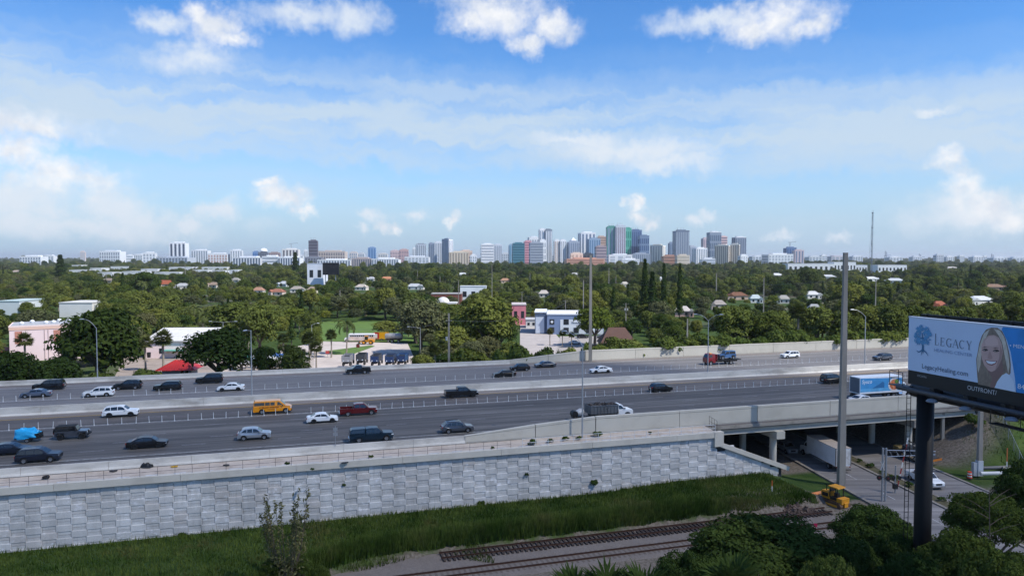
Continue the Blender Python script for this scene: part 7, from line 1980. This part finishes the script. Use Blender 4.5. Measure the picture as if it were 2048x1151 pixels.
lows = [(700, 716, 503, '#d8d0cc'), (716, 730, 505, '#cfd3d8'), (757, 776, 506, '#d5d2cf'), (1003, 1018, 505, '#d7dade'), (1100, 1132, 509, '#dcdfe2'), (1300, 1325, 509, '#cfd4da'), (1388, 1402, 507, '#e2d6cd'), (1500, 1526, 511, '#d9dde1'), (1612, 1640, 512, '#d5dade'), (1640, 1652, 509, '#e6e8ea'),
        (1655, 1690, 511, '#c8c3c9'), (1700, 1722, 511, '#d9dde2'), (1772, 1800, 513, '#e0e3e6'), (1820, 1840, 512, '#d7dbe0'), (1868, 1884, 508, '#cfd3da'), (1888, 1905, 512, '#e4e6e9'), (1915, 1926, 510, '#e3e6e9'), (1940, 1962, 512, '#e6e8ea'), (1965, 1972, 511, '#e9ebed'), (1978, 2008, 514, '#dfe2e6'), (2015, 2046, 514, '#d0d5dc'),
        (90, 112, 508, '#dfe2e5'), (270, 288, 506, '#dfe2e5'), (430, 445, 508, '#e4e6e8'), (590, 608, 508, '#dcdfe3')]
for k, (a, b, y, c) in enumerate(lows):
    o = T('low pale building on the far horizon between the taller blocks', a, b, y, c, '#a4adb8', 3300 + 60 * (k % 7), 'g', 4, -8); o['group'] = 'low pale buildings on the horizon'
for k, (px, y, lab) in enumerate(((1772, 501, 'blue grey harbour crane at the right of the mast'), (1840, 507, 'small harbour crane farther right'), (1985, 507, 'dark chimney stack pair on the right horizon'))):
    p = at(px, y, 5200); t = thing('harbour_crane', lab, 'crane', (p.x, 5200, 0))
    for x in (-8, 8): MB().beam((x, 0, 0), (x * .6, 0, p.z * .9), 3, 3).build('leg', wallm('#76849a'), t)
    MB().beam((-14, 0, p.z * .55), (34, 0, p.z * .62), 3, 3).build('boom', wallm('#76849a'), t); MB().beam((-3, 0, p.z * .5), (-6, 0, p.z), 3, 3).build('mast', wallm('#76849a'), t)
# radio mast with guys
def radio_mast():
    Y = 1230; b = at(1741, 552, Y); top = at(1744, 424, Y).z; t = thing('radio_mast', 'tall thin guyed radio mast on the right', 'mast', (b.x + 1.5, Y, 0))
    mm = mat('mast_grey', '#7d858f', .5, .4)
    for i in range(3):
        a = 2.094 * i; MB().tube((1.1 * math.cos(a), 1.1 * math.sin(a), 0), (1.1 * math.cos(a), 1.1 * math.sin(a), top), .26, n=5).build('mast_leg', mm, t)
    for z in np.arange(2, top, 4.0): MB().beam((-1.1, -1.1, z), (1.1, -1.1, z + 3.5), .3, .3).build('brace', mm, t)
    for f, x in ((.98, -8), (.72, -7), (.45, -6)): MB().tube((0, 0, top * f), (x, -2, 0), .16, n=4).build('guy_wire', mm, t)
    for f in (.25, .5, .75, .98): MB().lathe([(1.6, 0), (1.6, 1.4), (.3, 1.5)], 8, (0, 0, top * f)).build('antenna_ring', mm, t)
    keep(1730, 1752, 424, 545, Y)
radio_mast()

# ------------------------------------------------------------------ vehicles and gear in the lot beyond the highway
def g0(px, py, z=.05): p = gp(px, py, 0); p.z = z; return p
def school_bus():
    p = g0(718, 684); p.y += 1.5; t = thing('school_bus', 'old school bus painted white and yellow on the far side of the lot', 'bus', p, math.pi + .03)
    L = 11.5; W = 2.45; hl = L / 2; ym = mat('bus_mixed', '#c9b8ae', .5, var=.3, scale=.6, dirt='#c78a3a', dirt_amt=.7, dirt_scale=.35); wm = mat('bus_white', '#dcdcda', .5)
    MB().box(-hl, hl - 1.6, -W / 2, W / 2, .55, 2.0).build('lower_body', ym, t)
    up_ = MB().box(-hl, hl - 1.6, -W / 2, W / 2, 2.001, 2.75).build('window_band', mat('bus_side', '#b9bcc4', .5), t)
    bm_obj('roof', extrude_profile([(-hl, 2.751), (hl - 1.6, 2.751), (hl - 1.6, 2.95), (hl - 1.8, 3.15), (-hl + .2, 3.15), (-hl, 2.95)], W / 2, .15), wm, t)
    for i in range(11):
        x = -hl + .4 + i * .82
        for s in (1, -1): MB().box(x, x + .62, min(s * W / 2, s * (W / 2 + .02)), max(s * W / 2, s * (W / 2 + .02)), 2.08, 2.65).build('window', GLASS, up_)
    bm_obj('hood', extrude_profile([(hl - 1.6, .55), (hl, .55), (hl, 1.35), (hl - .3, 1.6), (hl - 1.6, 1.75)], .95, .12), wm, t)
    MB().box(hl - 1.61, hl - 1.57, -1.0, 1.0, 1.9, 2.7).build('windscreen', GLASS, t)
    for x in (hl - .8, -hl + 2.6):
        for s in (1, -1): wheel(t, x, s * 1.05, .5, .3)
school_bus()
def loader():
    p = g0(735, 688); t = thing('wheel_loader', 'yellow wheel loader in front of the school bus', 'loader', p, math.pi)
    Ym = mat('loader_yellow', '#d08a1c', .5)
    for x in (-1.4, 1.2):
        for s in (1, -1): wheel(t, x, s * .95, .75, .5, rim=Ym)
    bm_obj('engine_hood', extrude_profile([(-2.6, .8), (-.3, .8), (-.3, 2.0), (-2.4, 1.8)], .8, .1), Ym, t)
    MB().box(-.2, 1.0, -.75, .75, .9, 1.6).build('cab_base', Ym, t)
    bm_obj('cab', extrude_profile([(-.2, 1.601), (1.0, 1.601), (.85, 2.95), (-.1, 2.95)], .7, .06), GLASS, t)
    MB().box(-.3, 1.05, -.78, .78, 2.96, 3.1).build('cab_roof', Ym, t)
    for s in (.55, -.55): MB().beam((.9, s, 1.5), (3.0, s, .8), .15, .3).build('lift_arm', Ym, t)
    MB().prism([(2.9, .1), (4.0, .1), (3.4, .3), (3.1, .9), (3.3, 1.3), (2.9, 1.0)], -1.3, 1.3).build('bucket', DARKST, t)
loader()
def red_trailer():
    p = g0(764, 680); t = thing('food_trailer', 'red and yellow box trailer beside the tanker', 'trailer', p, .0)
    MB().box(-3.2, -.9, -1.2, 1.2, .6, 3.0).build('box', PAINTS['bright_red'], t); MB().box(-.89, 2.6, -1.2, 1.2, .6, 3.05).build('box_end', PAINTS['yellow'], t)
    MB().box(-2.4, -1.6, -1.22, -1.201, 1.0, 2.6).build('door', wallm('#e3d9d4'), t)
    for s in (1, -1): wheel(t, 0, s * 1.1, .4, .25)
    p = g0(788, 684); t = thing('tanker_trailer', 'grey tanker trailer partly behind the round tree', 'trailer', p, .0)
    o = MB().lathe([(.001, -3.4), (.9, -3.35), (1.15, -3.1), (1.15, 3.1), (.9, 3.35), (.001, 3.4)], 18).build('tank', mat('tank_grey', '#a7a5a3', .45, .3, var=.1), t, True, (0, 0, 2.3)); o.rotation_euler = (0, math.pi / 2, 0)
    for i in range(4): r_ = MB().lathe([(1.19, -.06), (1.19, .06), (1.14, .06)], 18).build('tank_band', STEEL, t, loc=(-2.4 + i * 1.6, 0, 2.3)); r_.rotation_euler = (0, math.pi / 2, 0)
    MB().box(-3.2, 3.2, -.8, .8, .9, 1.15).build('chassis', DARKST, t)
    for x in (-2.0, -.6, 1.8):
        for s in (1, -1): wheel(t, x, s * 1.0, .5, .35)
red_trailer()
def tipper(label, px, py, bed, tilt, s=1.0):
    p = g0(px, py, 1.1); t = thing('dump_truck', label, 'truck', p, -math.pi / 2 + RD.uniform(-.06, .06))
    bm_ = mat('tipper_' + bed, bed, .5, .1, var=.15, scale=1.5); bl_ = mat('tipper_blue', '#20365f', .45, var=.2, scale=1.5)
    MB().box(-3.6, 3.2, -.5, .5, .7, 1.1).build('chassis', DARKST, t)
    c = MB().box(-1.0, 3.4, -1.25, 1.25, 1.3, 2.6).build('tipper_bed', bm_, t)
    MB().box(-1.0, 3.3, -1.1, 1.1, 2.601, 2.62).build('bed_inside', mat('bed_inside', '#17181b', .8), c)
    for sd in (1, -1): MB().box(-1.0, 3.4, sd * 1.2 - .05, sd * 1.2 + .05, 2.602, 3.1).build('bed_side', bm_, c)
    MB().box(-1.1, -1.0, -1.25, 1.25, 1.3, 3.3).build('bed_front', bm_, c)
    MB().box(3.41, 3.5, -1.2, 1.2, 1.35, 2.9).build('tailgate', bm_ if px < 740 else bl_, c)
    MB().box(-3.3, -1.3, -1.2, 1.2, 1.0, 2.9).build('cab', bl_, t)
    MB().box(-3.32, -3.301, -1.0, 1.0, 1.9, 2.7).build('windscreen', GLASS, t)
    for x in (-2.8, .9, 2.2):
        for sd in (1, -1): wheel(t, x, sd * 1.0, .52, .42, rim=RIM_S)
    for sd in (.7, -.7): MB().box(3.505, 3.53, sd - .15, sd + .15, 1.5, 1.8).build('tail_light', mat('white_lens', '#c9d3de', .3), t)
    return t
for k, (px, bed, lab) in enumerate(((695, '#8c8d92', 'grey dump truck, leftmost of the parked row beyond the barrier'), (728, '#3a3c42', 'dark high sided dump truck, second in the parked row'), (755, '#4a4d55', 'dark grey dump truck in the middle of the parked row'),
                                    (780, '#3d4a63', 'blue dump truck, second from the right in the parked row'), (808, '#39557d', 'bright blue dump truck, rightmost of the parked row'))):
    tipper(lab, px + RD.uniform(-4, 4), 735 + RD.uniform(-1.5, 1.5), bed, True)
# boats under covers in the boat yard
def boat(label, px, py, c, L=7.5, rz=.2):
    p = g0(px, py); p.z = 1.6; t = thing('boat', label, 'boat', p, rz)
    V, Fc = [], []
    for i in range(8):
        f = i / 7; x = -L / 2 + L * f; w = 1.15 * (1 - f ** 3.2) + .02
        V += [(x, -w, 1.5 + .25 * f), (x, -w * .75, .5), (x, 0, .2 + .5 * f ** 3), (x, w * .75, .5), (x, w, 1.5 + .25 * f)]
    for i in range(7):
        for k in range(4): Fc.append((5 * i + k, 5 * i + 5 + k, 5 * i + 6 + k, 5 * i + 1 + k))
    Fc.append((0, 1, 2, 3, 4))
    MB().add(V, Fc).build('hull', mat('hull_white', '#d3d5d4', .4), t)
    V = []; Fc = []
    for i in range(8):
        f = i / 7; x = -L / 2 + L * f; w = 1.15 * (1 - f ** 3.2) + .04; h = .75 * math.sin(math.pi * min(1, .25 + f * .75))
        V += [(x, -w, 1.52 + .25 * f), (x, 0, 1.55 + .25 * f + h), (x, w, 1.52 + .25 * f)]
    for i in range(7):
        for k in range(2): Fc.append((3 * i + k, 3 * i + 3 + k, 3 * i + 4 + k, 3 * i + 1 + k))
    MB().add(V, Fc).build('cover', mat('cover_' + c, c, .7, var=.15, scale=2), t)
    for x in (-2, 1.5): MB().box(x - .1, x + .1, -.9, .9, -1.6, .6).build('stand', DARKST, t)
for px, py, c, lab in ((480, 737, '#2f7f78', 'boat under a teal cover in the yard'), (497, 741, '#9db8be', 'boat with a pale cover before the teal one'), (530, 736, '#c9ccc9', 'white covered boat in the middle of the yard'), (540, 730, '#2d4f9a', 'boat with a bright blue cover'), (570, 733, '#3c5f94', 'boat with a dull blue cover by the dark tree')):
    boat(lab, px, py, c, rz=RD.uniform(-.3, .4))
# car and road signs by the brown house, parked cars at the office
CARZ = .05
for px, py, kind, col, lab in ((1192, 697, 'suv', 'black', 'black SUV parked at the tall pale pole'), (1165, 676, 'suv', 'dgray', 'dark SUV parked before the blue office'), (1205, 676, 'sedan', 'gray', 'grey car parked right of the dark SUV at the office'), (1150, 688, 'sedan', 'white', 'white car behind the palms of the office')):
    p = gp(px, py, 0); p.z = CARZ; make_car(kind, lab, col, 0, 0, pos=p, rz=RD.uniform(-.2, .2)); BLOCK.append((p.x, p.y, 5))
for px, ytop, lab, c in ((655, 688, 'red and white sign on a post left of the lawn island', '#b5453f'), (716, 691, 'small dark red sign on the lawn island', '#6a2420')):
    p = gp(px, 715 if px < 700 else 702, 0); t = thing('sign', lab, 'sign', p); MB().tube((0, 0, 0), (0, 0, 2.2), .05, n=6).build('post', STEEL, t); MB().box(-.6, .6, -.05, .05, 1.3, 2.3).build('board', mat('sign_' + c, c, .5), t)
bin_ = g0(298, 722, 1.2); t = thing('waste_bin', 'black waste bin on the paved yard left of the kiosk', 'bin', bin_); MB().lathe([(.5, 0), (.6, 1.4), (.6, 1.6), (.001, 1.7)], 10).build('body', TRIM, t)
# guard rail on the far edge of the road below the dump trucks
gr = thing('guard_rail', 'steel guard rail on the far side of the road before the rising parapet', 'guard rail', (0, 0, 0), TH)
MB().prism([(V_FAR + 1.0, ZR + .5), (V_FAR + 1.08, ZR + .58), (V_FAR + 1.0, ZR + .66), (V_FAR + 1.08, ZR + .74), (V_FAR + 1.0, ZR + .82), (V_FAR + 1.04, ZR + .82), (V_FAR + 1.12, ZR + .66), (V_FAR + 1.04, ZR + .5)], 14, 47, ax='x').build('rail', STEEL, gr)
for u in np.arange(14.5, 47, 1.9): MB().box(u - .08, u + .08, V_FAR + 1.13, V_FAR + 1.28, ZR - .9, ZR + .8).build('post', STEEL, gr)

# ------------------------------------------------------------------ the wooded suburb
def pxof(x, y, z):
    c, s = math.cos(PITCH), math.sin(PITCH); dz = z - CAMZ; dep = y * c - dz * s; upv = y * s + dz * c
    return 1024 + F * x / dep, 575.5 - F * upv / dep
def wood():
    rng = np.random.default_rng(11); cand = []
    kinds = ['oak', 'oak2', 'grey', 'dark', 'yellow', 'sabal', 'coco', 'pine']
    def scatter(Y0, Y1, sp, s0, s1):
        y = Y0
        while y < Y1:
            half = y * .74 + 25; x = -half
            while x < half:
                px_, py_ = x + rng.uniform(-.45, .45) * sp, y + rng.uniform(-.45, .45) * sp
                k = int(rng.choice(8, p=(.28, .22, .18, .14, .06, .06, .04, .02))); cand.append((px_, py_, rng.uniform(s0, s1) * (1.25 if k == 6 else 1.1 if k == 5 else 1), k)); x += sp
            y += sp
    scatter(172, 420, 9.5, .62, 1.12); scatter(420, 1250, 11.5, .65, 1.2); scatter(1250, 2500, 17, .75, 1.25); scatter(2500, 4200, 26, .9, 1.3); scatter(4200, 11000, 70, 1.0, 2.2)
    # patchy gaps
    out = []
    for x, y, s, k in cand:
        u_, v_ = x * CT + y * ST, -x * ST + y * CT
        if v_ < V_FAR + 9: continue
        if abs(x - street_x(min(y, 300))) < 14 and y < 300: continue
        g = math.sin(x * .021 + 1.3 * math.sin(y * .013)) * math.cos(y * .017 + .8 * math.sin(x * .011))
        if (240 < y < 2500 and g > .74) or rng.random() < .06: continue
        s *= (1 + .2 * math.sin(x * .05 + y * .031)) * (1 if k > 4 else rng.choice((.72, .9, 1.0, 1.2, 1.6), p=(.2, .25, .25, .2, .10)))
        tk, ck, h, r = KIND[kinds[k]]
        if any((x - a) ** 2 + (y - b) ** 2 < (c + r * s * .6) ** 2 for a, b, c in BLOCK): continue
        if y < 300 and any((x - a) ** 2 + (y - b) ** 2 < (.72 * (c + r * s)) ** 2 for a, b, c in TREES): continue
        p0, q0 = pxof(x, y, h * s); rp = r * s * F / y; qb = pxof(x, y, 0)[1]
        bad = False
        for a, b, yt, yb, D in VIEW:
            if y < D and p0 + rp > a + 1 and p0 - rp < b - 1 and q0 < yb and qb > yt: bad = True; break
        if bad:                                       # only something low can stand there
            continue
        out.append((x, y, s, k, h * s * F / y * (1 if abs(p0 - 1024) < 1060 else 0)))
    out.sort(key=lambda t: -t[4])
    labs = {'oak': 'mid green broadleaf tree in the wooded suburb beyond the highway', 'oak2': 'rounded green tree in the wooded suburb beyond the highway', 'grey': 'grey green tree in the wooded suburb beyond the highway', 'dark': 'dark green tree in the wooded suburb beyond the highway',
            'yellow': 'flat topped yellow green tree in the wooded suburb', 'sabal': 'fan palm in the wooded suburb beyond the highway', 'coco': 'coconut palm in the wooded suburb beyond the highway', 'pine': 'dark narrow pine in the wooded suburb beyond the highway'}
    for x, y, s, k, _ in out[:285]:
        plant(kinds[k], labs[kinds[k]], x, y, s, z=0.0, sz=RD.uniform(.8, 1.2), group='trees of the wooded suburb: ' + kinds[k])
    rest = out[285:]
    print('wood', len(out))
    me = bpy.data.meshes.new('woodland'); me.vertices.add(len(rest)); me.vertices.foreach_set('co', np.array([(x, y, 0) for x, y, *_ in rest], dtype=np.float32).ravel())
    for nm, tp, vals in (('tsize', 'FLOAT', [t[2] for t in rest]), ('trot', 'FLOAT', list(rng.uniform(0, 6.283, len(rest)))), ('tstretch', 'FLOAT', list(rng.uniform(.72, 1.25, len(rest)))), ('tkind', 'INT', [t[3] for t in rest])):
        a = me.attributes.new(nm, tp, 'POINT'); a.data.foreach_set('value', vals)
    o = ob('woodland', me); tag(o, 'dense green woodland stretching from the highway to the city', 'woodland', kind='stuff')
    ng = bpy.data.node_groups.new('woodland', 'GeometryNodeTree')
    ng.interface.new_socket('Geometry', in_out='INPUT', socket_type='NodeSocketGeometry'); ng.interface.new_socket('Geometry', in_out='OUTPUT', socket_type='NodeSocketGeometry')
    gi, go = ng.nodes.new('NodeGroupInput'), ng.nodes.new('NodeGroupOutput')
    def attr(nm, tp):
        n = ng.nodes.new('GeometryNodeInputNamedAttribute'); n.data_type = tp; n.inputs['Name'].default_value = nm; return n.outputs['Attribute']
    cur = None; joins = ng.nodes.new('GeometryNodeJoinGeometry')
    for k, kn in enumerate(kinds):
        src = next(c for c in bpy.data.objects if c.data is KIND[kn][1])
        oi = ng.nodes.new('GeometryNodeObjectInfo'); oi.transform_space = 'ORIGINAL'; oi.inputs['Object'].default_value = src; oi.inputs['As Instance'].default_value = True
        cmp = ng.nodes.new('FunctionNodeCompare'); cmp.data_type = 'INT'; cmp.operation = 'EQUAL'
        ia = [s for s in cmp.inputs if s.type == 'INT']; ng.links.new(attr('tkind', 'INT'), ia[0]); ia[1].default_value = k
        ip = ng.nodes.new('GeometryNodeInstanceOnPoints')
        ng.links.new(gi.outputs[0], ip.inputs['Points']); ng.links.new(cmp.outputs[0], ip.inputs['Selection']); ng.links.new(oi.outputs['Geometry'], ip.inputs['Instance'])
        cx = ng.nodes.new('ShaderNodeCombineXYZ'); ng.links.new(attr('trot', 'FLOAT'), cx.inputs[2]); ng.links.new(cx.outputs[0], ip.inputs['Rotation'])
        cs = ng.nodes.new('ShaderNodeCombineXYZ'); a = attr('tsize', 'FLOAT')
        for i in range(2): ng.links.new(a, cs.inputs[i])
        mu = ng.nodes.new('ShaderNodeMath'); mu.operation = 'MULTIPLY'; ng.links.new(a, mu.inputs[0]); ng.links.new(attr('tstretch', 'FLOAT'), mu.inputs[1]); ng.links.new(mu.outputs[0], cs.inputs[2])
        ng.links.new(cs.outputs[0], ip.inputs['Scale']); ng.links.new(ip.outputs[0], joins.inputs[0])
    ng.links.new(joins.outputs[0], go.inputs[0])
    md = o.modifiers.new('woodland', 'NODES'); md.node_group = ng
wood()

# ------------------------------------------------------------------ the cloud overhead whose shade lies on the near highway
def overhead_cloud():
    """outline of the shade on the ground, carried up along the sun's direction to the cloud's level"""
    shade = [(-260, 110), (-150, 138), (-100, 152), (-60, 164), (-30, 172), (0, 174), (28, 168), (62, 150), (66, 118), (74, 95), (88, 70), (95, 20), (70, -60), (0, -120), (-150, -140), (-330, -60), (-380, 100)]
    t = 950 / TO_SUN.z; off = TO_SUN * t
    rng = random.Random(2); bm = bmesh.new()
    n = 220; cx = sum(p[0] for p in shade) / len(shade); cyy = sum(p[1] for p in shade) / len(shade)
    def outline(a):
        best = 0; d = Vector((math.cos(a), math.sin(a)))
        for (x0, y0), (x1, y1) in zip(shade, shade[1:] + shade[:1]):
            ax, ay, bx, by = x0 - cx, y0 - cyy, x1 - x0, y1 - y0; den = d.x * by - d.y * bx
            if abs(den) < 1e-9: continue
            r = (ax * by - ay * bx) / den; s = (ax * d.y - ay * d.x) / den
            if r > 0 and -1e-6 <= s <= 1 + 1e-6: best = max(best, r)
        return best
    rings = []
    prof = [(0.0, -40), (.5, -42), (.85, -34), (1.0, 0), (.93, 45), (.75, 95), (.5, 140), (.25, 165), (0.0, 172)]
    for fr, z in prof:
        ring = []
        for i in range(n):
            a = 2 * math.pi * i / n; r = outline(a) * fr * (1 + .025 * math.sin(a * 17 + fr * 5) + .02 * math.sin(a * 31 + 2) + rng.uniform(-.012, .012))
            ring.append(bm.verts.new((cx + r * math.cos(a) + off.x, cyy + r * math.sin(a) + off.y, off.z + z + 14 * math.sin(a * 9 + fr * 8) * fr)))
        rings.append(ring)
    for r0, r1 in zip(rings, rings[1:]):
        for i in range(n): bm.faces.new((r0[i], r0[(i + 1) % n], r1[(i + 1) % n], r1[i]))
    me = bpy.data.meshes.new('cloud'); bm.to_mesh(me); bm.free()
    me.polygons.foreach_set('use_smooth', [True] * len(me.polygons))
    m = bpy.data.materials.new('cloud_body'); m.use_nodes = True; nt = m.node_tree; nt.nodes.clear()
    d = N(nt, 'ShaderNodeBsdfDiffuse'); d.inputs[0].default_value = (.9, .9, .92, 1); tr = N(nt, 'ShaderNodeBsdfTranslucent'); tr.inputs[0].default_value = (.85, .87, .9, 1)
    mx = N(nt, 'ShaderNodeMixShader'); mx.inputs[0].default_value = .5; nt.links.new(d.outputs[0], mx.inputs[1]); nt.links.new(tr.outputs[0], mx.inputs[2])
    tp = N(nt, 'ShaderNodeBsdfTransparent'); m2 = N(nt, 'ShaderNodeMixShader'); m2.inputs[0].default_value = .66; nt.links.new(mx.outputs[0], m2.inputs[1]); nt.links.new(tp.outputs[0], m2.inputs[2])   # thin enough to let part of the sun through
    o_ = N(nt, 'ShaderNodeOutputMaterial'); nt.links.new(m2.outputs[0], o_.inputs[0]); me.materials.append(m)
    o = ob('sky_cloud', me); struct(o)
overhead_cloud()

# ------------------------------------------------------------------ air
def haze():
    o = MB().box(-60000, 60000, -60000, 60000, -3.0, 178).build('haze', MATS['wire'])
    m = bpy.data.materials.new('haze_air'); m.use_nodes = True; nt = m.node_tree; nt.nodes.clear()
    pv = N(nt, 'ShaderNodeVolumePrincipled'); pv.inputs['Color'].default_value = (.90, .95, 1.0, 1); pv.inputs['Density'].default_value = HAZE_D; pv.inputs['Anisotropy'].default_value = .2
    out = N(nt, 'ShaderNodeOutputMaterial'); nt.links.new(pv.outputs[0], out.inputs['Volume'])
    o.data.materials.clear(); o.data.materials.append(m); o['kind'] = 'stuff'
HAZE_D = 5e-5
haze()
